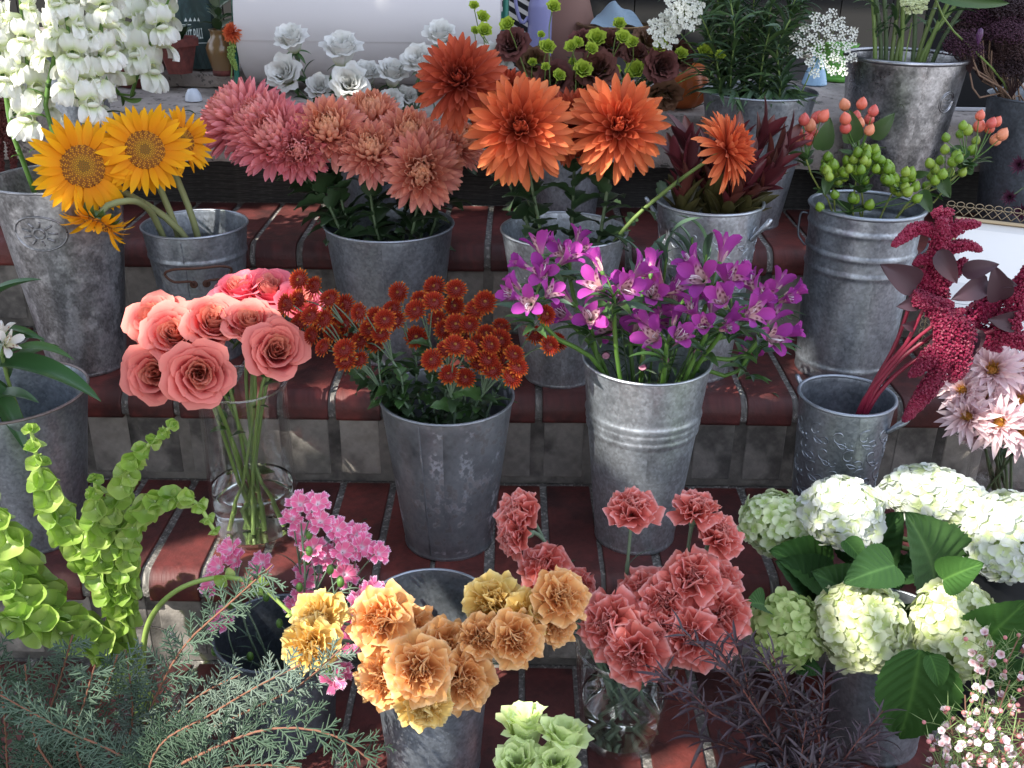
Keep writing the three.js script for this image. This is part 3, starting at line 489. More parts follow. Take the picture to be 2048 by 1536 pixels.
// ---- carnations: crumpled fans
function carnationProto(seed, body, edge, mats) {
  const r = rng(seed), g = group(), col = (u, v) => mix3(body[0], v > 0.93 ? edge : body[1], v > 0.93 ? 0.8 : v);
  const geos = Array.from({ length: 6 }, (_, k) => petal({ W: 1.25, prof: fan, ruf: 0.10, fr: 3.4 + k * 0.35, ph: k * 1.7, jag: 0.022, bend: (v) => 0.45 * v - 0.75 * v * v * (k % 2 ? 1 : 0.6), cup: 0.35, nu: 26, nv: 8, col }));
  const inner = Array.from({ length: 4 }, (_, k) => petal({ W: 1.05, prof: fan, ruf: 0.17, fr: 4.2 + k * 0.5, ph: k * 2.3, jag: 0.02, bend: (v) => 0.3 * v, cup: 0.9 * (k % 2 ? 1 : -1), nu: 22, nv: 7, col }));
  const n = 28; for (let i = 0; i < n; i++) { const t = i / (n - 1), out = t > 0.52; ringPetal(g, out ? geos[i % 6] : inner[i % 4], mats[Math.floor(r() * mats.length)], i * GOLD, R(lerp(92, 6, Math.pow(t, 0.9)) + (r() - 0.5) * 18), lerp(0.72, 1, t) * (0.92 + 0.14 * r()), 0.10 * t, -0.22 + 0.12 * (1 - t), (r() - 0.5) * (out ? 0.5 : 1.4)); }
  const cup = lathe([[0.001, -0.85], [0.12, -0.82], [0.19, -0.5], [0.21, -0.2], [0.1, -0.15]], 10); part(g, 'calyx', cup, G.stemGrey); return g;
}
const carMats = [tinted(0.3, 0.65), tinted(0.3, 0.65, [0.93, 0.9, 0.88]), tinted(0.3, 0.65, [1.05, 1.06, 1.08])];
const peachCar = [51, 52].map((s) => carnationProto(s, [[0.74, 0.28, 0.08], [0.86, 0.50, 0.19]], [0.90, 0.66, 0.36], carMats));
const yellowCar = carnationProto(53, [[0.72, 0.44, 0.08], [0.82, 0.60, 0.20]], [0.86, 0.72, 0.36], carMats);
const coralCar = [54, 55].map((s) => carnationProto(s, [[0.60, 0.10, 0.075], [0.76, 0.23, 0.19]], [0.86, 0.50, 0.47], carMats));
// ---------------------------------------------------------------- the bunches
// rows: [x, y of the bloom in the photo, radius in pixels, nearer by (m), up, towards viewer, sideways, words]
function bunch(o) {
  o.rows.forEach(([px, py, rp, dz, up, cam, side, words], i) => {
    const v = o.v, p = at(px, py, v.z + dz), d = face(p, up, cam, side), size = metres(rp * (o.grow ?? 1), p), head = p.clone().addScaledVector(d, -size * (o.sink ?? 0.3));
    const s = cut(o.name, o.label + words, o.cat, o.group, v, head, d, { mat: o.stem, r0: o.r0, r1: o.r1, neck: o.neck, lip: o.lip, bulge: o.bulge, seg: o.seg });
    const pr = o.proto(i, words); bloom(s, pr, size);
    if (o.leaves) o.leaves(s, i);
  });
}
// ---- sunflowers
{
  const ray = [0, 1, 2].map((k) => petal({ W: 0.27, prof: (v) => Math.pow(Math.sin(Math.PI * Math.pow(clamp(v * 0.98 + 0.015), 0.85)), 0.7), cup: 0.25, fold: -0.15, bend: (v) => [0.25, 0.05, -0.1][k] - [0.5, 0.1, 0.6][k] * v, nu: 4, nv: 8, twist: (k - 1) * 0.25, col: grad([0.78, 0.24, 0.002], [0.90, 0.45, 0.003], 0.7) }));
  const mats = [tinted(0.35, 0.6), tinted(0.35, 0.6, [0.95, 0.9, 0.9]), tinted(0.35, 0.6, [1.03, 1.08, 1])];
  const discGeo = (() => {                                  // dome of florets in spirals
    const seed = new THREE.ConeGeometry(0.5, 1, 4); const list = [];
    const dome = new THREE.SphereGeometry(0.44, 28, 8, 0, 6.3, 0, Math.PI / 2); dome.scale(1, 0.2, 1); { const n = dome.attributes.position.count, c = new Float32Array(n * 3); for (let i = 0; i < n; i++) c.set([0.26, 0.10, 0.01], i * 3); dome.setAttribute('color', new THREE.BufferAttribute(c, 3)); } list.push(dome);
    for (let i = 0; i < 430; i++) { const t = (i + 0.5) / 430, rad = 0.44 * Math.sqrt(t), a = i * GOLD, y = 0.2 * Math.sqrt(Math.max(0, 0.1936 - rad * rad)), q = seed.clone(), s = lerp(0.026, 0.036, t), n = q.attributes.position.count, c = new Float32Array(n * 3), col = t < 0.07 ? [0.07, 0.10, 0.012] : mix3([0.62, 0.40, 0.012], ((i * 7919) % 97) > 45 ? [0.70, 0.31, 0.015] : [0.20, 0.05, 0.010], sstep(0.05, 0.4, t)); for (let k = 0; k < n; k++) c.set(col, k * 3); q.setAttribute('color', new THREE.BufferAttribute(c, 3)); q.scale(s, s * 0.8, s).translate(Math.cos(a) * rad, y + s * 0.5, Math.sin(a) * rad); list.push(q); }
    return merge(list);
  })();
  const discM = std({ vertexColors: true, roughness: 0.9 }), proto = (seed, n = 44) => { const r = rng(seed), g = group(); for (let i = 0; i < n; i++) { const lay = i % 2; ringPetal(g, ray[Math.floor(r() * 3)], mats[Math.floor(r() * 3)], (i + (r() - 0.5) * 0.5) / n * 6.283, R((lay ? 20 : 0) + (r() - 0.5) * 24), 0.68 * (0.84 + 0.28 * r()), 0.38, lay * 0.01 - 0.01, (r() - 0.5) * 0.5); }
    part(g, 'disc', discGeo, discM, null, true); for (let i = 0; i < 13; i++) ringPetal(g, leafOval, G.leaf, i * 0.483, R(-14), 0.42, 0.28, -0.06, 0, 'sepal');
    const b = new THREE.SphereGeometry(0.4, 14, 6, 0, 6.3, Math.PI / 2, Math.PI / 2); b.scale(1, 0.42, 1); part(g, 'receptacle', b, G.leaf, V(0, -0.02, 0)); return g; };
  const P = [61, 62, 63].map((s) => proto(s)), mat = leafy([0.22, 0.24, 0.10], 0.05, 0.7);
  const rows = [[168, 332, 98, 0.16, 0.25, 1, 0.25, ', the left one, half in sun'], [290, 298, 88, 0.10, 0.3, 1, 0.02, ', the round central one'], [368, 280, 64, 0.02, 0.35, 0.75, 0.75, ', tucked behind and turned aside'], [192, 452, 66, 0.19, -0.75, 0.55, -0.5, ', drooping low on a bent stem']];
  rows.forEach(([px, py, rp, dz, up, cam, side, w], i) => {
    const v = B.sunf, p = at(px, py, v.z + dz), d = face(p, up, cam, side), size = metres(rp, p), head = p.clone().addScaledVector(d, -size * 0.12);
    let s; if (i === 3) { const base = V(v.c.x - 0.02, v.c.y + 0.016, v.c.z + 0.01), pts = [base, at(325, 470, v.z + 0.04), at(290, 412, v.z + 0.10), at(252, 402, v.z + 0.15), head.clone().addScaledVector(d, -0.03), head], g = thing('sunflower', 'sunflower' + w, 'flower', base, 'sunflowers in the bucket'), c = curveOf(pts); part(g, 'stem', rel(tube(c, 0.0075, 0.006, 26, 8), base), mat); s = { g, c, base, head, dir: d }; }
    else s = cut('sunflower', 'sunflower' + w, 'flower', 'sunflowers in the bucket', v, head, d, { mat, r0: 0.0085, r1: 0.006, neck: 0.05, lip: 0.45 });
    const b = bloom(s, P[i % 3], size); if (i === 3) b.scale.set(size, size * 1.9, size * 0.9);
  });
}
// ---- peach pink chrysanthemums
const mumLeaves = (n, lo, hi, size, mat = G.leafDark) => (s) => { for (let i = 0; i < n; i++) leafOn(s, leafMum, mat, lerp(lo, hi, (i + rnd() * 0.8) / n), size * rr(0.7, 1.2), { lift: rr(0.2, 0.8) }); };
bunch({ v: B.pink, name: 'pink_chrysanthemum', grow: 1.27, label: 'peach pink incurved chrysanthemum', cat: 'flower', group: 'peach pink chrysanthemums', stem: G.stemDark, r0: 0.0038, r1: 0.003, neck: 0.07, lip: 0.82, sink: 0.42,
  proto: (i) => [0, 1, 3, 4].includes(i) ? rosyMum[i % 2] : pinkMum[i % 3], leaves: mumLeaves(17, 0.46, 0.95, 0.072),
  rows: [[452, 212, 76, -0.10, 0.7, 0.25, -0.65, ', top left with pale tips'], [508, 232, 74, -0.03, 0.7, 0.35, -0.45, ', leaning left beside the white lisianthus'], [740, 214, 58, -0.09, 0.8, 0.4, 0, ', just below the white lisianthus blooms'], [540, 262, 72, 0.03, 0.5, 0.55, -0.3, ', second from the left, dusky pink'], [597, 300, 52, 0.06, 0.15, 0.9, -0.1, ', small and dark, hanging low left'], [655, 250, 66, 0.03, 0.6, 0.75, -0.1, ', broad one left of centre'], [742, 292, 58, 0.05, 0.45, 0.6, 0.05, ', half open at the centre'], [822, 262, 62, -0.01, 0.65, 0.55, 0.15, ', right of centre at the top'], [880, 310, 62, 0.02, 0.4, 0.5, 0.55, ', at the right edge'], [843, 342, 66, 0.09, 0.2, 1, 0.0, ', lowest in front, facing the viewer'], [930, 275, 48, -0.06, 0.6, 0.4, 0.5, ', pale one half hidden by the orange blooms']] });
// ---- orange chrysanthemums
bunch({ v: B.orange, name: 'orange_chrysanthemum', grow: 1.2, label: 'burnt orange chrysanthemum', cat: 'flower', group: 'orange chrysanthemums', stem: G.stemDark, r0: 0.004, r1: 0.0032, neck: 0.06, lip: 0.6, sink: 0.25,
  proto: (i) => [0, 2, 3].includes(i) ? redMum[i % 2] : orangeMum[i % 3], leaves: mumLeaves(17, 0.46, 0.94, 0.07),
  rows: [[918, 155, 84, 0.03, 0.45, 1, -0.12, ', tallest at the upper left'], [1040, 252, 98, 0.11, 0.3, 1, -0.05, ', the largest, in front at the centre'], [1015, 178, 58, -0.06, 0.7, 0.5, 0, ', dark one behind the largest'], [1142, 245, 70, 0.0, 0.4, 0.9, -0.1, ', dark red hearted between the two big ones'], [1240, 250, 92, 0.08, 0.3, 1, 0.12, ', the big one at the right']] });
{ // the one that leans far out of the same bucket
  const v = B.orange, p = at(1452, 300, v.z + 0.10), d = V(0.75, 0.42, 0.35).normalize(), base = V(v.c.x - 0.03, v.c.y + 0.016, v.c.z), pts = [base, at(1240, 468, v.z + 0.05), at(1340, 375, v.z + 0.07), at(1420, 318, v.z + 0.095), p.clone().addScaledVector(d, -0.01)], g = thing('orange_chrysanthemum', 'burnt orange chrysanthemum on a long stem leaning out over the burgundy leaves', 'flower', base, 'orange chrysanthemums'), c = curveOf(pts);
  part(g, 'stem', rel(tube(c, 0.0042, 0.0035, 20, 6), base), G.stem); const s = { g, c, base, head: p, dir: d }; bloom(s, orangeMum[1], metres(82, p)); for (let i = 0; i < 5; i++) leafOn(s, leafMum, G.leafDark, 0.55 + i * 0.07, 0.045);
}
// ---- white lisianthus
bunch({ v: B.lisi, name: 'white_lisianthus', grow: 1.3, label: 'white ruffled lisianthus', cat: 'flower', group: 'white lisianthus', stem: G.stemDark, r0: 0.0025, r1: 0.002, neck: 0.03, lip: 0.7, sink: 0.35, proto: (i) => whiteLisi[i % 2], leaves: (s) => { for (let i = 0; i < 6; i++) leafOn(s, leafLance, G.leafDark, 0.6 + 0.065 * i, rr(0.04, 0.065), { lift: 0.7 }); },
  rows: [[588, 92, 33, -0.02, 0.9, 0.5, -0.2, ' standing highest at the left'], [575, 155, 36, 0.0, 0.4, 0.8, -0.3, ', lower left of its bunch'], [683, 118, 40, 0.02, 1, 0.4, 0, ' in front of the paper roll'], [698, 175, 38, 0.06, 0.4, 0.9, 0, ' facing out above the peach blooms'], [640, 182, 26, 0.02, 0.5, 0.7, -0.1, ', small and shaded between two others'], [733, 160, 30, 0.0, 0.9, 0.4, 0.1, ' with a thin cup, right of the open one'], [785, 160, 32, 0.02, 0.9, 0.4, 0.1, ' half open, centre right'], [843, 135, 36, 0.03, 0.7, 0.6, -0.2, ' beside the tallest orange bloom'], [880, 85, 32, -0.03, 0.8, 0.5, 0.1, ' peeping above the tallest orange bloom'], [985, 130, 34, -0.02, 0.6, 0.7, 0.2, ' at the right, behind the orange petals'], [782, 212, 26, 0.05, 0.6, 0.7, 0, ', low among the peach blooms'], [812, 200, 22, 0.0, 0.6, 0.5, 0.2, ', smallest, in the dark leaves']] });
// ---- brown ruffled blooms with lime buds
bunch({ v: B.brown, name: 'brown_lisianthus', grow: 1.12, label: 'chocolate brown ruffled bloom', cat: 'flower', group: 'brown ruffled blooms', stem: G.stemDark, r0: 0.0025, r1: 0.002, neck: 0.03, lip: 0.7, sink: 0.4, proto: (i) => brownLisi[i % 3],
  leaves: (s) => { for (let i = 0; i < 7; i++) leafOn(s, leafLance, G.leafDark, 0.55 + 0.06 * i, rr(0.04, 0.07), { lift: 0.8 }); },
  rows: [[1025, 90, 31, 0.0, 0.6, 0.9, -0.3, ' in front of the lavender bottle'], [1068, 125, 28, -0.02, 0.5, 0.8, 0, ', second from the left'], [1195, 140, 36, 0.05, 0.5, 0.9, 0, ', round, in the middle of the lime buds'], [1108, 160, 34, 0.03, 0.4, 0.9, -0.1, ' just above the largest orange bloom'], [1165, 175, 34, 0.03, 0.5, 0.8, 0, ' low, touching the orange petals'], [1215, 92, 36, -0.05, 0.8, 0.6, 0, ', olive tinted, at the back'], [1165, 85, 28, -0.07, 0.8, 0.5, -0.1, ', faded, at the very back'], [1300, 85, 32, -0.04, 0.8, 0.5, 0.2, ', upper right, under the white lace'], [1270, 110, 26, 0.0, 0.6, 0.6, 0.2, ', half hidden, right of centre'], [1322, 132, 32, 0.06, 0.2, 0.9, 0.3, ', olive green, hanging over the pumpkin'], [1325, 190, 34, 0.08, -0.6, 0.8, 0.2, ' drooping lowest beside the pumpkin'], [1358, 110, 28, 0.0, 0.4, 0.7, 0.5, ' farthest right by the green foliage']] });
{
  const spots = [[1015, 50, 15], [965, 35, 13], [968, 62, 15], [950, 62, 9], [948, 12, 10], [1106, 14, 14], [1094, 95, 16], [1193, 78, 19], [1245, 76, 16], [1265, 86, 13], [1155, 86, 12], [1142, 94, 13], [1182, 98, 13], [1238, 48, 13], [1322, 93, 15], [1288, 115, 14], [1260, 120, 12], [1272, 142, 20], [1165, 140, 19], [1225, 143, 16], [1118, 152, 13], [1091, 134, 9], [1065, 125, 9], [1362, 108, 13], [1410, 105, 16], [1440, 110, 10], [1082, 70, 8], [1145, 124, 8], [1345, 65, 12]];
  const budWords = ['in front of the green paper holder', 'uppermost left, against the paper roll', 'against the paper roll, above the tallest orange bloom', 'tiny, lowest left on the paper roll', 'tiny, at the top edge over the paper roll', 'beside the lavender bottle cap', 'below the lavender bottle, left of the brown group', 'the largest, at the top of the brown group', 'upper right of the largest', 'right of the largest, half its size', 'upper of two left of the largest', 'lower of two left of the largest', 'just under the largest', 'above the group, before the blue cloth', 'right, on the faded upper right bloom', 'right of centre, beside a half hidden bloom', 'narrow, between two right hand blooms', 'big frilly one low on the right', 'big, in front of the round brown bloom', 'right of the round brown bloom', 'on the bloom above the largest orange one', 'small, left of the bloom above the orange one', 'half open on the second brown bloom', 'on the brown bloom farthest right', 'by the foliage bucket, right of all brown blooms', 'last one at the right, among the foliage', 'tiny, before the lavender bottle', 'tiny, in the middle of the brown group', 'high, under the white lace flower'];
  spots.forEach(([px, py, rp], i) => { const v = B.brown, p = at(px, py, v.z + rr(-0.02, 0.09)), d = face(p, 0.7, 0.8, rr(-0.4, 0.4)), size = metres(rp * 1.15, p); const s = cut('lime_bud', 'lime green ruffled bud, ' + budWords[i], 'bud', 'lime green buds among the brown blooms', v, p.clone().addScaledVector(d, -size * 0.4), d, { mat: G.stem, r0: 0.0018, r1: 0.0012, neck: 0.03, lip: 0.7, seg: 10 }); bloom(s, limeBud, size); if (i % 2) leafOn(s, leafLance, G.leafBlue, rr(0.7, 0.9), 0.05); });
}
// ---- coral roses
bunch({ v: B.rose, name: 'coral_rose', grow: 1.2, label: 'coral rose', cat: 'flower', group: 'coral roses in the glass vase', stem: G.stem, r0: 0.0036, r1: 0.0034, neck: 0.05, lip: 0.75, sink: 0.55, proto: (i) => [7, 8, 9].includes(i) ? pinkRose : roses[i % 2], leaves: (s) => { for (let i = 0; i < 2; i++) leafOn(s, leafOval, G.leaf, rr(0.5, 0.9), 0.035); },
  rows: [[312, 640, 54, -0.02, 0.75, 0.65, -0.35, ', leftmost, with pale outer petals'], [348, 668, 56, 0.03, 0.6, 0.85, -0.15, ', wide open in front of the leftmost'], [312, 745, 56, 0.06, 0.25, 1, -0.25, ', lower left, facing the viewer'], [398, 748, 60, 0.09, 0.2, 1, -0.02, ', lowest, beside the vase rim'], [426, 645, 54, 0.02, 0.75, 0.65, 0, ', upright in the middle'], [498, 648, 50, 0.02, 0.9, 0.55, 0.05, ', slender, right of the middle'], [552, 700, 56, 0.06, 0.5, 0.95, 0.15, ', right hand, dusky heart'], [480, 582, 50, -0.10, 0.95, 0.25, -0.2, ', bright pink, at the back on the left'], [535, 585, 54, -0.10, 0.9, 0.35, 0.1, ', broad pink one at the back'], [600, 610, 46, -0.06, 0.8, 0.4, 0.4, ', touching the rust red buttons']] });
// ---- rust red button chrysanthemums: sprays of several heads
{
  const heads = [[600, 560], [630, 575], [600, 600], [575, 610], [622, 633], [605, 645], [625, 672], [648, 696], [670, 628], [660, 600], [690, 612], [720, 626], [690, 650], [665, 665], [705, 665], [722, 682], [740, 660], [752, 635], [762, 668], [785, 620], [798, 585], [790, 643], [752, 690], [690, 700], [692, 722], [720, 722], [832, 622], [840, 600], [832, 675], [870, 575], [868, 605], [912, 580], [908, 612], [875, 640], [888, 660], [912, 650], [938, 650], [952, 620], [970, 605], [945, 630], [928, 672], [910, 692], [955, 690], [935, 700], [972, 668], [865, 720], [898, 750], [930, 757], [958, 728], [1002, 654], [1005, 697], [980, 690], [1028, 710], [1012, 722], [1035, 735], [1022, 755], [975, 720], [1090, 630], [1068, 670], [1098, 692], [1112, 685], [1000, 680], [650, 640], [640, 655], [770, 640], [895, 700], [950, 705], [985, 740]];
  const words = ['far left over the roses', 'arching left above the roses', 'spreading left in front of the roses', 'leaning left, low by the brick edge', 'at left of centre', 'standing tall left of centre', 'in the middle, tall', 'in the middle, reaching back', 'upper right, over the bare step', 'right of centre, thickly set', 'right, in full bloom', 'low in front of the bucket rim', 'low right over the rim', 'farthest right by the alstroemerias'];
  const keyX = [600, 620, 650, 690, 705, 760, 800, 850, 900, 930, 960, 900, 1010, 1085], keyY = [590, 640, 680, 720, 650, 660, 600, 600, 590, 660, 640, 740, 720, 670], sets = words.map(() => []);
  heads.forEach((h) => { let b = 0, bd = 1e9; keyX.forEach((x, i) => { const d = Math.hypot(x - h[0], (keyY[i] - h[1]) * 1.2) + sets[i].length * 9; if (d < bd) { bd = d; b = i; } }); sets[b].push(h); });
  sets.forEach((hs, i) => {
    if (!hs.length) return; const v = B.rust, cx = hs.reduce((a, h) => a + h[0], 0) / hs.length, cy = hs.reduce((a, h) => a + h[1], 0) / hs.length, fork = at(lerp(cx, 890, 0.28), cy + 70, v.z + rr(-0.02, 0.04) + (cy - 650) * 0.0004), up = V((cx - 890) / 300, 1, 0.1).normalize();
    const s = cut('button_chrysanthemum', 'spray of rust red button chrysanthemums, ' + words[i], 'flower', 'rust red button chrysanthemum sprays', v, fork, up, { mat: G.stemGrey, r0: 0.0028, r1: 0.0022, neck: 0.05, lip: 0.8 });
    hs.forEach(([px, py]) => { const p = at(px, py, fork.z + rr(-0.03, 0.05) + (py > 690 ? 0.03 : 0)), size = metres(rr(21, 27), p), d = face(p, rr(0.2, 1.0), rr(0.6, 1), (px - 880) / 420 + rr(-0.25, 0.25)), f = fork.clone().lerp(p, 0.02), mid = fork.clone().lerp(p, 0.55).add(V(0, 0.01, 0));
      part(s.g, 'branch', rel(tube([f, mid, p.clone().addScaledVector(d, -0.012)], 0.0016, 0.0011, 8, 5), s.base), G.stemGrey); bloom(s, buttonMum[Math.floor(rnd() * 3)], size, p, d); });
    for (let k = 0; k < 16; k++) leafOn(s, leafMum, k % 3 ? G.leafDark : G.leaf, 0.5 + 0.5 * (k + rnd()) / 16.5, rr(0.028, 0.055), { lift: 0.6 });
  });
}
// ---- carnations
const carLeaves = (s) => { for (let i = 0; i < 3; i++) leafOn(s, leafGrass, G.leafBlue, 0.45 + 0.15 * i, rr(0.04, 0.07), { lift: 0.9 }); };
const knuckle = (t) => 1 + 0.45 * Math.exp(-Math.pow((((t * 6) % 1) - 0.5) / 0.09, 2));
bunch({ v: B.peach, name: 'peach_carnation', grow: 1.1, label: 'peach carnation', cat: 'flower', group: 'peach carnations', stem: G.stemGrey, r0: 0.003, r1: 0.0025, neck: 0.05, lip: 0.86, sink: 0.15, proto: (i) => [0, 1, 8, 10, 11].includes(i) ? yellowCar : peachCar[i % 2], leaves: carLeaves,
  rows: [[640, 1232, 50, 0.08, 0.45, 0.85, -0.35, ', yellowest, upper one of the pair at far left'], [620, 1290, 52, 0.12, 0.2, 1, -0.3, ', lower one of the pair at far left'], [762, 1240, 60, 0.10, 0.35, 0.95, -0.2, ', pink hearted, left on the bucket rim'], [825, 1268, 54, 0.06, 0.5, 0.85, 0, ', deep set behind the front cluster'], [890, 1292, 52, 0.10, 0.45, 0.9, 0, ', coral hearted, right of the deep set one'], [770, 1355, 56, 0.14, 0.15, 1, -0.2, ', left of the front cluster'], [840, 1340, 62, 0.17, 0.3, 1, 0, ', the largest, in the middle of the cluster'], [922, 1358, 62, 0.14, 0.15, 1, 0.2, ', right of the front cluster'], [850, 1408, 50, 0.18, -0.1, 1, 0, ', lowest of all, hanging over the rim'], [960, 1275, 46, 0.10, 0.4, 0.9, 0.1, ', coral shaded, under the yellow one'], [985, 1205, 54, 0.04, 0.6, 0.8, 0, ', bright yellow, upper right'], [1058, 1232, 50, 0.06, 0.4, 0.8, 0.25, ', amber, between two yellow ones'], [1030, 1278, 54, 0.10, 0.25, 0.95, 0.2, ', orange hearted, right edge of the bunch'], [1122, 1195, 54, 0.05, 0.5, 0.8, 0.3, ', pale yellow, farthest right at the top'], [1112, 1250, 42, 0.06, 0.0, 0.9, 0.3, ', small, below the farthest right one']] });
bunch({ v: B.coral, name: 'coral_carnation', grow: 1.12, label: 'coral pink carnation', cat: 'flower', group: 'coral carnations', stem: G.stemGrey, r0: 0.0032, r1: 0.0028, neck: 0.04, lip: 0.8, sink: 0.15, bulge: knuckle, seg: 40, proto: (i) => coralCar[i % 2], leaves: carLeaves,
  rows: [[1036, 1025, 46, -0.05, 0.6, 0.45, -0.6, ', upper of the pair leaning far left'], [1028, 1072, 42, -0.02, 0.1, 0.6, -0.75, ', lower of the pair leaning far left'], [1090, 1135, 48, 0.0, 0.5, 0.85, -0.3, ' just above the pale yellow carnation'], [1155, 1172, 34, 0.0, 0.3, 0.8, 0.3, ', half hidden beside the pale yellow carnation'], [1264, 1018, 48, 0.0, 0.95, 0.4, 0, ' standing alone on a straight stem'], [1392, 1015, 44, -0.03, 1, 0.15, 0.1, ', tallest at the right, seen from the side'], [1440, 1072, 44, 0.0, 0.75, 0.5, 0.45, ', just below the tallest at the right'], [1385, 1158, 56, 0.06, 0.6, 0.9, 0.1, ', top of the dense cluster'], [1440, 1165, 44, 0.02, 0.6, 0.7, 0.4, ', upper right corner of the cluster'], [1290, 1192, 54, 0.05, 0.7, 0.8, -0.2, ', upper left of the cluster'], [1330, 1205, 48, 0.08, 0.6, 0.9, 0, ', bright pink lit heart of the cluster'], [1220, 1250, 60, 0.10, 0.35, 0.95, -0.3, ', left of the cluster, wide open'], [1440, 1228, 60, 0.08, 0.4, 0.95, 0.3, ', right of the cluster'], [1385, 1275, 58, 0.12, 0.3, 1, 0.15, ', lower right of the cluster'], [1320, 1265, 50, 0.11, 0.3, 1, 0, ', shaded, in the middle of the cluster'], [1270, 1308, 58, 0.14, 0.1, 1, -0.1, ', lowest, hanging over the glass'], [1425, 1295, 40, 0.08, 0.0, 0.9, 0.3, ', low at the right edge above the purple twigs']] });
// ---- pale green lisianthus, pale pink chrysanthemums
bunch({ v: B.pale, name: 'green_lisianthus', grow: 1.75, label: 'pale green lisianthus', cat: 'flower', group: 'pale green lisianthus', stem: G.stem, r0: 0.003, r1: 0.0028, neck: 0.04, sink: 0.75, proto: (i) => greenLisi[i % 2], leaves: (s) => { for (let i = 0; i < 3; i++) leafOn(s, leafLance, G.leafBright, 0.75 + 0.08 * i, 0.045); },
  rows: [[1050, 1458, 46, 0.0, 1, -0.3, -0.05, ', tall frilly one at the left'], [1128, 1480, 44, 0.03, 1, -0.3, 0.02, ', closed smooth one at the right'], [1035, 1528, 40, 0.05, 0.8, 0.4, -0.1, ', low at the left, cut by the picture edge'], [1110, 1528, 36, 0.05, 0.8, 0.4, 0.1, ', low at the right, cut by the picture edge']] });
bunch({ v: B.mums, name: 'pale_chrysanthemum', grow: 1.08, label: 'pale pink chrysanthemum with golden centre', cat: 'flower', group: 'pale pink chrysanthemums', stem: G.stemDark, r0: 0.003, r1: 0.0025, neck: 0.05, lip: 0.8, sink: 0.1, proto: (i) => paleMum[i % 2], leaves: mumLeaves(3, 0.5, 0.9, 0.04),
  rows: [[1985, 738, 68, 0.03, 0.55, 0.9, 0, ', largest, below the printed sign'], [1912, 742, 52, -0.02, 0.55, 0.6, -0.4, ', touching the crimson plume'], [1945, 705, 44, -0.06, 0.8, 0.4, -0.1, ', at the back under a purple leaf'], [1925, 780, 54, 0.04, 0.5, 0.8, -0.4, ', left, seen half from the side'], [1968, 790, 48, 0.05, 0.4, 0.9, 0, ', amber hearted, in the middle'], [1935, 832, 58, 0.07, 0.25, 0.95, -0.25, ', lower left'], [1998, 845, 62, 0.09, 0.25, 1, 0, ', lower centre, wide open'], [2040, 800, 54, 0.05, 0.4, 0.9, 0.2, ', right edge, above another'], [2045, 865, 56, 0.10, 0.1, 1, 0.15, ', bottom right, cut by the picture edge'], [2040, 735, 46, 0.0, 0.6, 0.7, 0.3, ', upper right by the sign'], [1948, 878, 30, 0.06, -0.7, 0.6, -0.1, ', small, hanging below the rest']] });
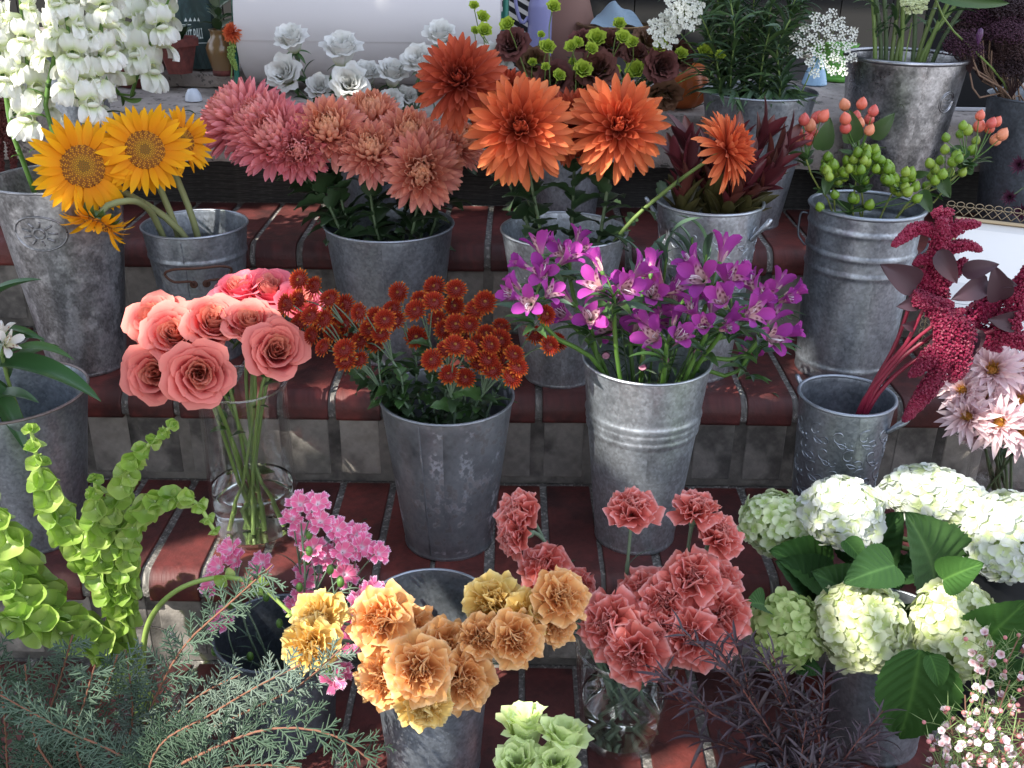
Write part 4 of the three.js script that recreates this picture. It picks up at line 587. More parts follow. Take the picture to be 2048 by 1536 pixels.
// ---- white snapdragons: spikes of lipped florets
{
  const W0 = [0.62, 0.70, 0.34], W1 = [0.87, 0.87, 0.83], lobe = (L, Wd, bend, ph) => petal({ L, W: Wd, prof: (v) => 0.35 + 0.65 * Math.pow(Math.sin(Math.PI * clamp(0.1 + v * 0.85)), 0.6), bend, ruf: 0.07, fr: 4.5, ph, cup: 0.25, nu: 8, nv: 6, col: (u, v) => mix3(W0, W1, sstep(0.0, 0.45, v)) });
  const floret = (seed) => {                              // opens along +z, up +y
    const r = rng(seed), list = [], put = (g, d, up, pos) => list.push(placed(g, pos, d, 1, up));
    const tubeG = lathe([[0.10, 0], [0.17, 0.15], [0.20, 0.4], [0.24, 0.62]], 10); { const n = tubeG.attributes.position.count, c = new Float32Array(n * 3); for (let i = 0; i < n; i++) c.set(mix3(W0, W1, clamp(tubeG.attributes.position.getY(i) * 1.5)), i * 3); tubeG.setAttribute('color', new THREE.BufferAttribute(c, 3)); } tubeG.rotateX(Math.PI / 2); list.push(tubeG);
    for (const s of [-1, 1]) put(lobe(0.62, 0.62, (v) => 0.2 + 1.0 * v, s + r() * 2), V(s * 0.35, 0.75, 0.6), V(0, 0.4, -1), V(s * 0.10, 0.12, 0.5));
    for (const s of [-1, 0, 1]) put(lobe(0.60, 0.55, (v) => -0.1 - 1.1 * v, s * 2 + r()), V(s * 0.65, -0.45, 0.75), V(0, 1, 0.5), V(s * 0.10, -0.12, 0.5));
    const b = new THREE.SphereGeometry(0.15, 8, 6); b.scale(1.5, 0.6, 0.7).translate(0, -0.04, 0.6); { const n = b.attributes.position.count, c = new Float32Array(n * 3); for (let i = 0; i < n; i++) c.set([0.84, 0.85, 0.74], i * 3); b.setAttribute('color', new THREE.BufferAttribute(c, 3)); } list.push(b);
    return merge(list.map((g) => { g.deleteAttribute('uv'); return g; }));
  };
  const F = [71, 72, 73].map(floret), mat = [tinted(0.4, 0.6), tinted(0.4, 0.6, [0.96, 0.97, 0.93])], bud = lathe([[0.001, 0], [0.16, 0.1], [0.2, 0.3], [0.14, 0.55], [0.001, 0.7]], 8), budM = leafy([0.45, 0.55, 0.18], 0.3);
  // [x,y of spike top, x,y of lowest floret, floret size px, which bucket, words]
  const rows = [[30, -90, 66, 232, 34, 'snap', ', leftmost'], [105, -120, 162, 205, 33, 'snap', ', second from the left'], [-30, -60, 12, 190, 32, 'snap', ', cut by the left picture edge'], [150, -140, 108, 120, 30, 'snap', ', crowded behind the second'], [215, -160, 196, 175, 32, 'snap', ', in the middle of the bunch'], [362, -60, 272, 158, 36, 'snapb', ', leaning right with large open florets'], [320, -150, 255, 90, 32, 'snapb', ', half hidden behind the leaning one'], [120, -60, 185, 205, 26, 'snapb', ', with low florets above the sunflowers']];
  rows.forEach(([tx, ty, lx, ly, rp, key, w], i) => {
    const v = B[key], dz = rr(-0.05, 0.03), low = at(lx, ly, v.z + dz), top = at(tx, ty, v.z + dz - 0.03), dir = top.clone().sub(low).normalize();
    const s = cut('white_snapdragon', 'tall white snapdragon spike' + w, 'flower', 'white snapdragons', v, low, dir, { mat: G.leafBright, r0: 0.0055, r1: 0.0045, neck: 0.12, lip: 0.7 }), L = top.distanceTo(low);
    part(s.g, 'spike', rel(tube([low, low.clone().lerp(top, 0.5), top], 0.0045, 0.002, 8, 6), s.base), G.leafBright);
    const size = metres(rp * 1.9, low), n = Math.round(L / (size * 0.29));
    for (let k = 0; k < n; k++) { const t = k / n, p = low.clone().lerp(top, t), a = k * GOLD + i, d = V(Math.sin(a), 0.05, Math.cos(a)).normalize(), open = t < 0.72; const m = part(s.g, open ? 'floret' : 'bud', open ? F[k % 3] : bud, open ? mat[k % 2] : budM, p.clone().sub(s.base)); if (open) aim(m, d, V(0, 1, 0), rr(-0.3, 0.3)); else aimY(m, d.clone().add(V(0, 0.6, 0))); m.scale.setScalar(size * lerp(1, 0.55, t)); }
    for (let k = 0; k < 7; k++) leafOn(s, leafLance, k % 2 ? G.leaf : G.leafBright, rr(0.7, 0.97), rr(0.03, 0.055));
  });
}
// ---- purple alstroemeria
function tepals(proto, cols, wide) {
  const outer = petal({ W: wide, prof: (v) => 0.18 + 0.85 * Math.pow(Math.sin(Math.PI * 0.5 * Math.min(1, v * 1.25)), 1.2) * Math.sqrt(clamp(1 - Math.pow(Math.max(0, v - 0.7) / 0.31, 2))), bend: (v) => 0.15 - 0.75 * v * v, cup: 0.45, nu: 6, nv: 8, col: (u, v) => mix3(cols[0], cols[1], sstep(0.05, 0.55, v)) });
  const inner = petal({ W: wide * 0.66, prof: (v) => 0.22 + 0.8 * lance(v), bend: (v) => 0.1 - 0.5 * v * v, cup: 0.5, nu: 8, nv: 10, col: (u, v) => { const streak = Math.sin(v * 26 + u * 3) > 0.45 && v > 0.35 && v < 0.8 && Math.abs(u) > 0.15 && Math.abs(u) < 0.85; return streak && proto.streak ? cols[3] : mix3(cols[2], cols[1], sstep(0.45, 0.9, v)); } });
  return { outer, inner };
}
function alstroProto(seed, T, open, mats) {
  const r = rng(seed), g = group('flower');
  for (let i = 0; i < 3; i++) { ringPetal(g, T.outer, mats[i % mats.length], i * 2.094 + (r() - 0.5) * 0.2, R(lerp(80, 48, open) + (r() - 0.5) * 10), 1, 0.05, 0, 0, 'tepal'); ringPetal(g, T.inner, mats[(i + 1) % mats.length], i * 2.094 + 1.047, R(lerp(82, 58, open)), 0.95, 0.04, 0, 0, 'tepal'); }
  for (let i = 0; i < 3; i++) part(g, 'stamen', tube([V(0, 0.1, 0), V((r() - 0.5) * 0.2, 0.5, 0.05), V((r() - 0.5) * 0.4, 0.75, 0.15)], 0.012, 0.01, 5, 4), mats[0]);
  const b = lathe([[0.001, -0.16], [0.06, -0.13], [0.09, -0.02], [0.06, 0.08]], 8); part(g, 'ovary', b, G.leafBright); return g;
}
{
  const T = tepals({ streak: true }, [[0.54, 0.24, 0.38], [0.43, 0.055, 0.36], [0.78, 0.56, 0.54], [0.14, 0.01, 0.05]], 0.44), mats = [tinted(0.38, 0.55), tinted(0.38, 0.55, [0.85, 0.8, 0.92]), tinted(0.38, 0.55, [1.12, 1.1, 1.05])].map((m) => { m.vertexColors = true; return m; });
  mats.forEach((m) => { });
  for (const g of [T.outer, T.inner]) if (!g.attributes.color) throw new Error('no colour');
  const P = [81, 82].map((s, k) => alstroProto(s, T, 0.75 - 0.25 * k, mats)), C = [83].map((s) => alstroProto(s, T, 0.25, mats));
  const rows = [[1075, 510, 46, -0.3, ', far left, reaching over the bright bucket'], [1040, 575, 40, -0.5, ', lowest at the left, by the buttons'], [1135, 485, 34, -0.1, ' with one dark upper bloom, back left'], [1165, 600, 52, -0.3, ', left front over the rim'], [1225, 545, 50, -0.1, ', upright left of centre'], [1262, 625, 52, -0.05, ', low in the centre'], [1305, 555, 48, 0.05, ', centre, at the back'], [1340, 645, 46, 0.0, ', low right of centre'], [1370, 565, 50, 0.1, ', right of centre in front of the embossed bucket'], [1440, 525, 52, 0.15, ', tall, upper right'], [1500, 590, 50, 0.45, ', right, with a wide open bloom'], [1570, 570, 46, 0.6, ', farthest right, mostly buds'], [1565, 640, 44, 0.65, ', drooping at the right edge'], [1440, 625, 44, 0.3, ', pale buds low on the right'], [1530, 685, 34, 0.5, ' hanging lowest beside the step']];
  rows.forEach(([px, py, rp, side, w], i) => {
    const v = B.alst, dz = i % 3 === 1 ? 0.1 : i % 3 === 2 ? -0.04 : 0.03, c0 = at(px, py, v.z + dz), size = metres(rp, c0) * 1.36, low = c0.clone().add(V(-side * 0.05, -size * 0.82, -0.01)), dir = V(side, 1, 0.25).normalize();
    const s = cut('purple_alstroemeria', 'purple alstroemeria stem' + w, 'flower', 'purple alstroemeria', v, low, dir, { mat: G.leafBright, r0: 0.005, r1: 0.004, neck: 0.06, lip: 0.82 }), n = i === 14 ? 2 : 4 + (i % 2);
    for (let k = 0; k < n; k++) { const a = k / n * 6.283 + i * 1.3, d = V(Math.sin(a) * 0.8 + side * 0.6, 0.55 + 0.3 * rnd(), Math.cos(a) * 0.8 + 0.35).normalize(), p = low.clone().addScaledVector(d, size * rr(0.55, 0.85)), big = (i + k) % 4 !== 3;
      part(s.g, 'pedicel', rel(tube([low, low.clone().lerp(p, 0.5).add(V(0, 0.006, 0)), p], 0.0018, 0.0015, 5, 5), s.base), G.leafBright); bloom(s, big ? P[k % 2] : C[0], size * (big ? 0.92 : 0.8) * rr(0.9, 1.08), p, d); }
    for (let k = 0; k < 12; k++) { const a = k / 12 * 6.28 + i; outLeaf(s.g, leafLance, k % 3 ? G.leaf : G.leafBlue, low.clone().sub(s.base).add(V(0, -0.004 * k, 0)), V(Math.sin(a) + side * 0.5, 0.35, Math.cos(a)), rr(0.05, 0.085)); }
  });
  // tall plain leaves in the middle of the bunch
  [[1290, 520], [1335, 480], [1385, 475], [1415, 470]].forEach(([px, py], i) => { const v = B.alst, top = at(px, py, v.z - 0.06), s = cut('alstroemeria_shoot', 'leafy green alstroemeria shoot without flowers, ' + ['in the middle of the purple heads', 'tall, before the embossed bucket', 'tallest, before the embossed bucket rim', 'rightmost of the tall ones'][i], 'foliage', 'flowerless alstroemeria shoots', v, top, UPV, { mat: G.leafBright, r0: 0.003, r1: 0.002, lip: 0.5 }); for (let k = 0; k < 9; k++) leafOn(s, leafLong, G.leafBlue, 0.62 + 0.042 * k, rr(0.07, 0.11), { lift: 1.6 }); });
  // small white filler under the purple heads
  [[1212, 712], [1350, 690], [1400, 660], [1395, 705], [1285, 735], [1240, 575], [1330, 720]].forEach(([px, py], i) => { const v = B.alst, p = at(px, py, v.z + 0.04), d = face(p, 0.7, 0.7); const s = cut('wax_sprig', 'small dusky waxflower sprig under the alstroemeria, ' + ['leftmost at the rim', 'right of the centre stems', 'highest at the right', 'low at the right rim', 'lowest, in the middle of the rim', 'up among the left purple heads', 'just right of the lowest'][i], 'flower', 'waxflower sprigs under the alstroemeria', v, p, d, { mat: G.leafDark, r0: 0.0012, r1: 0.001 }); const c = lathe([[0.001, -0.6], [0.3, -0.5], [0.5, 0], [1, 0.25], [0.6, 0.1], [0.001, 0.0]], 10); part(s.g, 'flower', c, leafy([0.5, 0.22, 0.3], 0.3), p.clone().sub(s.base)).scale.setScalar(0.008); aimY(s.g.children[1], d); for (let k = 0; k < 26; k++) leafOn(s, leafGrass, G.leafDark, 0.5 + 0.49 * rnd(), rr(0.02, 0.04), { lift: 0.7 }); });
  // white alstroemeria, left
  const TW = tepals({ streak: true }, [[0.6, 0.62, 0.40], [0.85, 0.80, 0.76], [0.82, 0.76, 0.55], [0.35, 0.12, 0.10]], 0.4), wm = [tinted(0.4, 0.6)], WP = alstroProto(85, TW, 1, wm);
  [[32, 672, 44, 0.3, ' beside the tall mottled bucket', 0.06], [-25, 640, 44, -0.3, ', cut by the left picture edge', 0.02]].forEach(([px, py, rp, side, w, dz]) => { const v = B.walst, c0 = at(px, py, v.z + dz), size = metres(rp, c0), low = c0.clone().add(V(-0.03, -size * 0.6, 0)), s = cut('white_alstroemeria', 'white alstroemeria with broad leaves' + w, 'flower', 'white alstroemeria', v, low, UPV, { mat: G.stem, r0: 0.004, r1: 0.0035, lip: 0.5 });
    for (let k = 0; k < 3; k++) { const d = V([0.7, -0.5, 0.1][k], [0.5, 0.7, 0.8][k], [0.5, 0.5, -0.3][k]).normalize(); bloom(s, WP, size * 0.95, low.clone().addScaledVector(d, size * 0.5), d); }
    for (let k = 0; k < 6; k++) { const a = k * 1.05 + 0.4; outLeaf(s.g, leafLong, G.leaf, low.clone().sub(s.base).add(V(0, -0.02 * k, 0)), V(Math.sin(a), 0.2, Math.cos(a)), rr(0.09, 0.15)); } });
  const lilyM = leafy([0.05, 0.13, 0.04], 0.3, 0.35), lily = petal({ W: 0.24, prof: lance, bend: (v) => 0.35 - 0.75 * v, fold: 0.3, nu: 6, nv: 12 });
  [[-60, 640, 84, 568, 0.0, 'sweeping up to a pointed sunlit tip'], [-40, 735, 196, 808, 0.12, 'arching down across the bucket rim'], [-30, 760, 50, 905, 0.12, 'hanging down outside the rim'], [-20, 700, 92, 690, 0.05, 'lying flat under the white flowers'], [-30, 810, 78, 815, 0.13, 'short, curling over the rim']].forEach(([x0, y0, x1, y1, dz, w]) => { const v = B.walst, a = at(x0, y0, v.z + dz * 0.5), b = at(x1, y1, v.z + dz), s = cut('lily_leaf', 'broad green strap leaf ' + w, 'leaf', 'broad leaves in the wide grey bucket', v, a, b.clone().sub(a).normalize(), { mat: G.stem, r0: 0.003, r1: 0.003 }), m = part(s.g, 'blade', lily, lilyM, a.clone().sub(s.base)); aim(m, b.clone().sub(a).add(V(0, 0.012, 0))); m.scale.setScalar(a.distanceTo(b) * 1.05); });
}
// ---- pink and white dianthus
{
  const col = (u, v) => mix3([0.85, 0.72, 0.78], v > 0.88 || Math.abs(u) > 0.92 ? [0.85, 0.70, 0.78] : [0.86, 0.20, 0.38], sstep(0.15, 0.42, v)), geo = [0, 1, 2].map((k) => petal({ W: 0.66, prof: fan, jag: 0.15, fr: 4.2, ph: k * 2, ruf: 0.03, bend: (v) => 0.35 - 0.6 * v, cup: 0.2, nu: 12, nv: 6, col })), mats = [tinted(0.3, 0.6), tinted(0.3, 0.6, [0.95, 0.85, 0.95])];
  const proto = (seed) => { const r = rng(seed), g = group('flower'); for (let i = 0; i < 10; i++) ringPetal(g, geo[i % 3], mats[i % 2], i * 0.628 + (r() - 0.5) * 0.3, R(i % 2 ? 18 : 38) + (r() - 0.5) * 0.3, i % 2 ? 1 : 0.85, 0.03, 0); part(g, 'calyx', lathe([[0.001, -0.75], [0.1, -0.72], [0.15, -0.4], [0.12, 0.02]], 8), G.leafBright); return g; }, P = [91, 92, 93].map(proto);
  const sprays = [[[[463, 1100], [472, 1122], [440, 1135]], ', at the far left top'], [[[428, 1168], [525, 1128]], ' beside the bells of Ireland'], [[[446, 1243]], ', single, over the dark bucket mouth'], [[[600, 1010], [635, 1008]], ', the highest pair'], [[[603, 1068], [640, 1045], [585, 1040]], ', thick one below the highest'], [[[675, 1060], [712, 1072], [690, 1095]], ', upper right of the bunch'], [[[625, 1098], [648, 1115], [685, 1105]], ', the fullest in the middle'], [[[755, 1108], [722, 1095]], ', farthest right'], [[[612, 1155], [688, 1150]], ', low in the middle'], [[[722, 1200], [745, 1180], [715, 1215]], ' beside the pink hearted carnation'], [[[690, 1255], [700, 1285]], ', in the shade between the peach carnations'], [[[680, 1345], [665, 1360]], ', lowest, over the grey bucket'], [[[605, 1195], [590, 1215]], ' just above the yellow carnation']];
  sprays.forEach(([hs, w], i) => { const v = B.dian, cx = hs.reduce((a, h) => a + h[0], 0) / hs.length, cy = hs.reduce((a, h) => a + h[1], 0) / hs.length, low = i === 9 || i === 10 || i === 11, dz = low ? 0.06 : rr(-0.03, 0.04), fork = at(lerp(cx, 560, low ? 0.35 : 0.22), cy + (low ? -10 : 75), v.z + dz), s = cut('pink_dianthus', 'pink and white dianthus spray' + w, 'flower', 'pink and white dianthus', v, fork, UPV, { mat: G.stemGrey, r0: 0.0022, r1: 0.0018, lip: 0.75 });
    hs.forEach(([px, py]) => { const p = at(px, py, v.z + dz + rr(-0.02, 0.02)), d = face(p, rr(0.4, 0.8), 0.75, (px - 600) / 260); part(s.g, 'branch', rel(tube([fork, fork.clone().lerp(p, 0.5).add(V(0, 0.008, 0)), p.clone().addScaledVector(d, -0.015)], 0.0014, 0.0012, 7, 5), s.base), G.stemGrey); bloom(s, P[Math.floor(rnd() * 3)], metres(rr(27, 33), p), p, d); });
    for (let k = 0; k < 2; k++) { const p = fork.clone().add(V(rr(-0.03, 0.03), rr(0.01, 0.04), rr(-0.02, 0.03))), b = new THREE.SphereGeometry(0.006, 8, 6); b.scale(1, 1.5, 1); part(s.g, 'bud', b, G.leafBright, p.clone().sub(s.base)); part(s.g, 'branch', rel(tube([fork, p], 0.001, 0.001, 3, 4), s.base), G.stemGrey); }
    for (let k = 0; k < 6; k++) leafOn(s, leafGrass, G.leafBlue, 0.5 + 0.09 * k, rr(0.03, 0.055), { lift: 0.9 }); });
}
// ---- hydrangeas
{
  const floret = (seed, c0, c1) => { const r = rng(seed), list = []; for (let i = 0; i < 4; i++) { const g = petal({ W: 0.92, prof: (v) => Math.pow(Math.sin(Math.PI * clamp(0.08 + 0.84 * v)), 0.55), bend: (v) => 0.35 - 0.5 * v + (r() - 0.5) * 0.3, cup: 0.28, ruf: 0.03, fr: 3, ph: r() * 6, nu: 4, nv: 4, col: (u, v) => mix3(c0, c1, sstep(0.1, 0.75, v)) }); list.push(g.rotateX((r() - 0.5) * 0.5).rotateY(i * 1.5708 + (r() - 0.5) * 0.3)); } const b = new THREE.SphereGeometry(0.09, 6, 4); { const n = b.attributes.position.count, c = new Float32Array(n * 3); for (let i = 0; i < n; i++) c.set([0.6, 0.66, 0.4], i * 3); b.setAttribute('color', new THREE.BufferAttribute(c, 3)); } list.push(b); return merge(list); };
  const tone = { white: [[0.62, 0.70, 0.38], [0.70, 0.72, 0.70]], cream: [[0.48, 0.56, 0.20], [0.70, 0.72, 0.50]], green: [[0.34, 0.48, 0.12], [0.60, 0.70, 0.30]], half: [[0.42, 0.56, 0.18], [0.74, 0.80, 0.56]] }, fl = {}; let sd = 200; for (const k in tone) fl[k] = [0, 1, 2, 3].map(() => floret(sd++, tone[k][0], tone[k][1]));
  const mats = [tinted(0.35, 0.65), tinted(0.35, 0.65, [0.95, 0.96, 0.92]), tinted(0.35, 0.65, [1.02, 1.02, 1.02])];
  const rows = [[1548, 1042, 74, 66, 'hydb', -0.02, 'half', 0.5, 0.7, -0.4, 'greenish hydrangea, upper left, half open', 74], [1685, 1020, 84, 74, 'hydb', 0.02, 'white', 0.6, 0.8, -0.1, 'white hydrangea next to the scroll pressed bucket', 80], [1868, 985, 104, 62, 'hydb', -0.06, 'white', 0.9, 0.45, 0.1, 'wide white hydrangea, topmost', 85], [2015, 1070, 88, 96, 'hydb', 0.08, 'white', 0.5, 0.8, 0.1, 'bluish white hydrangea cut by the picture edge', 85], [1575, 1262, 72, 80, 'hyd', 0.05, 'green', 0.35, 0.95, -0.3, 'lime green hydrangea, lower left', 75], [1722, 1250, 94, 92, 'hyd', 0.09, 'cream', 0.35, 1, 0, 'round cream hydrangea over the grey bucket', 105], [1910, 1258, 96, 108, 'hyd', 0.10, 'cream', 0.4, 1, 0.15, 'largest cream hydrangea, lower right', 110]];
  rows.forEach(([px, py, rx, ry, key, dz, k, up, cam, side, label, n], i) => {
    const v = B[key], p = at(px, py, v.z + dz), d = face(p, up, cam, side), sx = metres(rx * 0.91, p), sy = metres(ry * 0.91, p), depth = 0.72 * Math.min(sx, sy), head = p.clone().addScaledVector(d, -depth * 0.75);
    const s = cut('hydrangea', label, 'flower', 'hydrangeas', v, head, d, { mat: G.stem, r0: 0.0048, r1: 0.0042, neck: 0.06, lip: 0.8 });
    const core = new THREE.SphereGeometry(1, 18, 12); const head3 = part(s.g, 'flower_head', core, leafy([0.22, 0.30, 0.10], 0.1, 0.9), p.clone().sub(s.base).addScaledVector(d, -depth * 0.3)); head3.scale.set(sx * 0.74, sy * 0.74, depth * 0.72);
    // frame: x to the right, y up across the view, z towards the viewer
    const zc = toCam(p), xc = V(0, 1, 0).cross(zc).normalize(), yc = zc.clone().cross(xc); head3.quaternion.setFromRotationMatrix(new THREE.Matrix4().makeBasis(xc, yc, zc));
    const fs = metres(k === 'half' ? 18 : 23, p); const inv = V(1 / head3.scale.x, 1 / head3.scale.y, 1 / head3.scale.z);
    for (let q = 0; q < n; q++) { const h = 1 - 1.62 * (q + 0.5) / n, rad = Math.sqrt(1 - h * h), a = q * GOLD, nrm = V(Math.cos(a) * rad, Math.sin(a) * rad, h), b = rr(1.17, 1.36), m = part(s.g, 'floret', fl[k][q % 4], mats[q % 3], null); const loc = V(nrm.x * sx * b * 0.74, nrm.y * sy * b * 0.74, nrm.z * depth * b * 0.72); const wn = V(nrm.x / sx, nrm.y / sy, nrm.z / depth).normalize(), w3 = xc.clone().multiplyScalar(wn.x).addScaledVector(yc, wn.y).addScaledVector(zc, wn.z); w3.add(V(rr(-0.35, 0.35), rr(-0.35, 0.35), rr(-0.35, 0.35))); m.position.copy(head3.position).addScaledVector(xc, loc.x).addScaledVector(yc, loc.y).addScaledVector(zc, loc.z); aimY(m, w3, rr(0, 6.28)); m.scale.setScalar(fs * rr(0.75, 1.3)); }
    for (let q = 0; q < 9; q++) { const a = q * 0.7, e = head.clone().addScaledVector(xc, Math.cos(a) * sx * 0.5).addScaledVector(yc, Math.sin(a) * sy * 0.5).addScaledVector(d, depth * 0.5); part(s.g, 'pedicel', rel(tube([head.clone().addScaledVector(d, -0.015), head.clone().lerp(e, 0.5), e], 0.0016, 0.001, 4, 4), s.base), G.stem); }
  });
  // big leaves, each on the stem it grows from
  const stems = scene.children.filter((o) => o.name.startsWith('hydrangea')), lm = [tinted(0.28, 0.38, [0.040, 0.11, 0.02]), tinted(0.25, 0.4, [0.026, 0.072, 0.018]), tinted(0.3, 0.42, [0.055, 0.125, 0.035])];
  [[1840, 1300, 1805, 1470, 0.14, 5, 0], [1860, 1310, 1880, 1370, 0.17, 6, 0], [1870, 1160, 1830, 1045, 0.06, 2, 2], [1885, 1160, 1955, 1130, 0.12, 6, 0], [1790, 1130, 1700, 1160, 0.05, 5, 1], [1650, 1160, 1560, 1105, 0.03, 0, 0], [1690, 1080, 1725, 1120, 0.08, 1, 0], [1720, 1140, 1790, 1040, -0.02, 2, 1], [1640, 1190, 1570, 1130, 0.05, 0, 1], [1960, 1290, 2040, 1215, 0.12, 6, 0], [1990, 1380, 2050, 1330, 0.12, 6, 1], [1600, 1330, 1640, 1345, 0.08, 4, 1], [1800, 1180, 1720, 1130, 0.0, 2, 1], [1850, 1100, 1960, 1060, -0.02, 3, 1], [1530, 1210, 1500, 1205, 0.02, 4, 2], [1780, 1280, 1810, 1220, 0.02, 5, 1], [1990, 1180, 2050, 1240, 0.06, 3, 1], [1880, 1130, 1800, 1160, 0.0, 2, 1], [1700, 1190, 1640, 1150, 0.0, 4, 1]].forEach(([x0, y0, x1, y1, dz, own, m], i) => { const st = stems[own], zz = B[own < 4 ? 'hydb' : 'hyd'].z + dz, a = at(x0, y0, zz), b = at(x1, y1, zz + 0.03), d = b.clone().sub(a), q = part(st, 'leaf', leafHyd, lm[m], a.clone().sub(st.position)); aim(q, d, toCam(a).add(V(0, 0.5, 0)), rr(-0.3, 0.3)); q.scale.setScalar(d.length() * 1.12); });
}
// ---- bells of Ireland
{
  const bell = [0, 1, 2].map((k) => sheet(30, 6, (u, v) => { const a = u * Math.PI, r = 0.12 + 0.88 * Math.pow(v, 0.75) * (1 + 0.07 * Math.cos(5 * a + k) * v * v), y = 0.8 * Math.pow(v, 1.6) + 0.08 * Math.sin(3 * a + k * 2) * v * v; return [Math.sin(a) * r, y, Math.cos(a) * r]; })), mats = [leafy([0.34, 0.50, 0.08], 0.45, 0.5), leafy([0.28, 0.44, 0.07], 0.45, 0.5), leafy([0.42, 0.55, 0.13], 0.45, 0.5)], seedG = new THREE.SphereGeometry(0.11, 6, 5), seedM = leafy([0.5, 0.58, 0.3], 0.2);
  // path pixels from the vase outwards, then where bells start along it
  const rows = [[[[262, 1330], [225, 1190], [130, 1060], [85, 960], [62, 860]], 0.36, 'leaning left to a fat curled tip', 0.0, 52], [[[270, 1330], [205, 1160], [195, 1060], [190, 960]], 0.62, 'short and upright with a bunched top', 0.03, 46], [[[275, 1330], [238, 1160], [228, 1060], [262, 930], [345, 850]], 0.38, 'tallest, curving right at the tip', 0.02, 40], [[[280, 1330], [252, 1150], [262, 1060], [310, 1005], [385, 1000], [428, 1060]], 0.45, 'bowing right and down at the end', 0.05, 40], [[[285, 1335], [300, 1240], [355, 1180], [440, 1155], [515, 1170], [580, 1225]], 0.78, 'thin bare one arching far right', 0.10, 28], [[[240, 1330], [180, 1270], [90, 1220], [10, 1170], [-60, 1120]], 0.24, 'thick one stretching left, upper', 0.08, 62], [[[250, 1340], [200, 1290], [110, 1260], [30, 1240], [-60, 1230]], 0.24, 'thick one stretching left, lower', 0.14, 60], [[[235, 1330], [130, 1250], [40, 1130], [5, 1050], [-20, 1000]], 0.42, 'cut by the left picture edge', 0.02, 66]];
  rows.forEach(([path, from, w, dz, rp], i) => {
    const v = B.bell, pts = path.map(([x, y], k) => at(x, y, v.z + dz * k / (path.length - 1))), base = V(v.c.x + rr(-0.02, 0.02), v.c.y + 0.012, v.c.z + rr(-0.02, 0.02)), g = thing('bells_of_ireland', 'bells of Ireland stem, ' + w, 'flower', base, 'bells of Ireland'), c = curveOf([base, ...pts]);
    part(g, 'stem', rel(tube(c, 0.0058, 0.003, 40, 8), base), leafy([0.30, 0.42, 0.10], 0.1, 0.5)); const len = c.getLength(), size = metres(rp, pts[2]) * 0.53, step = i === 4 ? 0.055 : size * 1.42, n = Math.floor((1 - from) * len / step);
    for (let k = 0; k <= n; k++) { const t = Math.min(0.995, from + (1 - from) * k / n), p = c.getPointAt(t), tan = c.getTangentAt(t), end = sstep(0.6, 1, k / n), per = i === 4 ? 2 : 4; for (let q = 0; q < per; q++) { const a = q / per * 6.283 + k * 0.63, s = V(Math.cos(a), Math.sin(a), 0); const x = tan.clone().cross(Math.abs(tan.y) > 0.9 ? V(1, 0, 0) : UPV).normalize(), y = tan.clone().cross(x), d = x.multiplyScalar(s.x).addScaledVector(y, s.y).addScaledVector(tan, lerp(0.25, 1.3, end)).add(V(rr(-0.35, 0.35), 0.1 + rr(-0.3, 0.3), rr(-0.35, 0.35))).normalize(); const m = part(g, 'bell', bell[(q + k) % 3], mats[(q * 2 + k) % 3], p.clone().sub(base).addScaledVector(d, 0.003)); aimY(m, d, rr(0, 6.28)); const sc = size * lerp(1, 0.45, end) * rr(0.85, 1.1); m.scale.setScalar(sc); if (q % 2 === 0) { const sd = part(m, 'seed', seedG, seedM, V(0, 0.2, 0)); } } }
  });
}
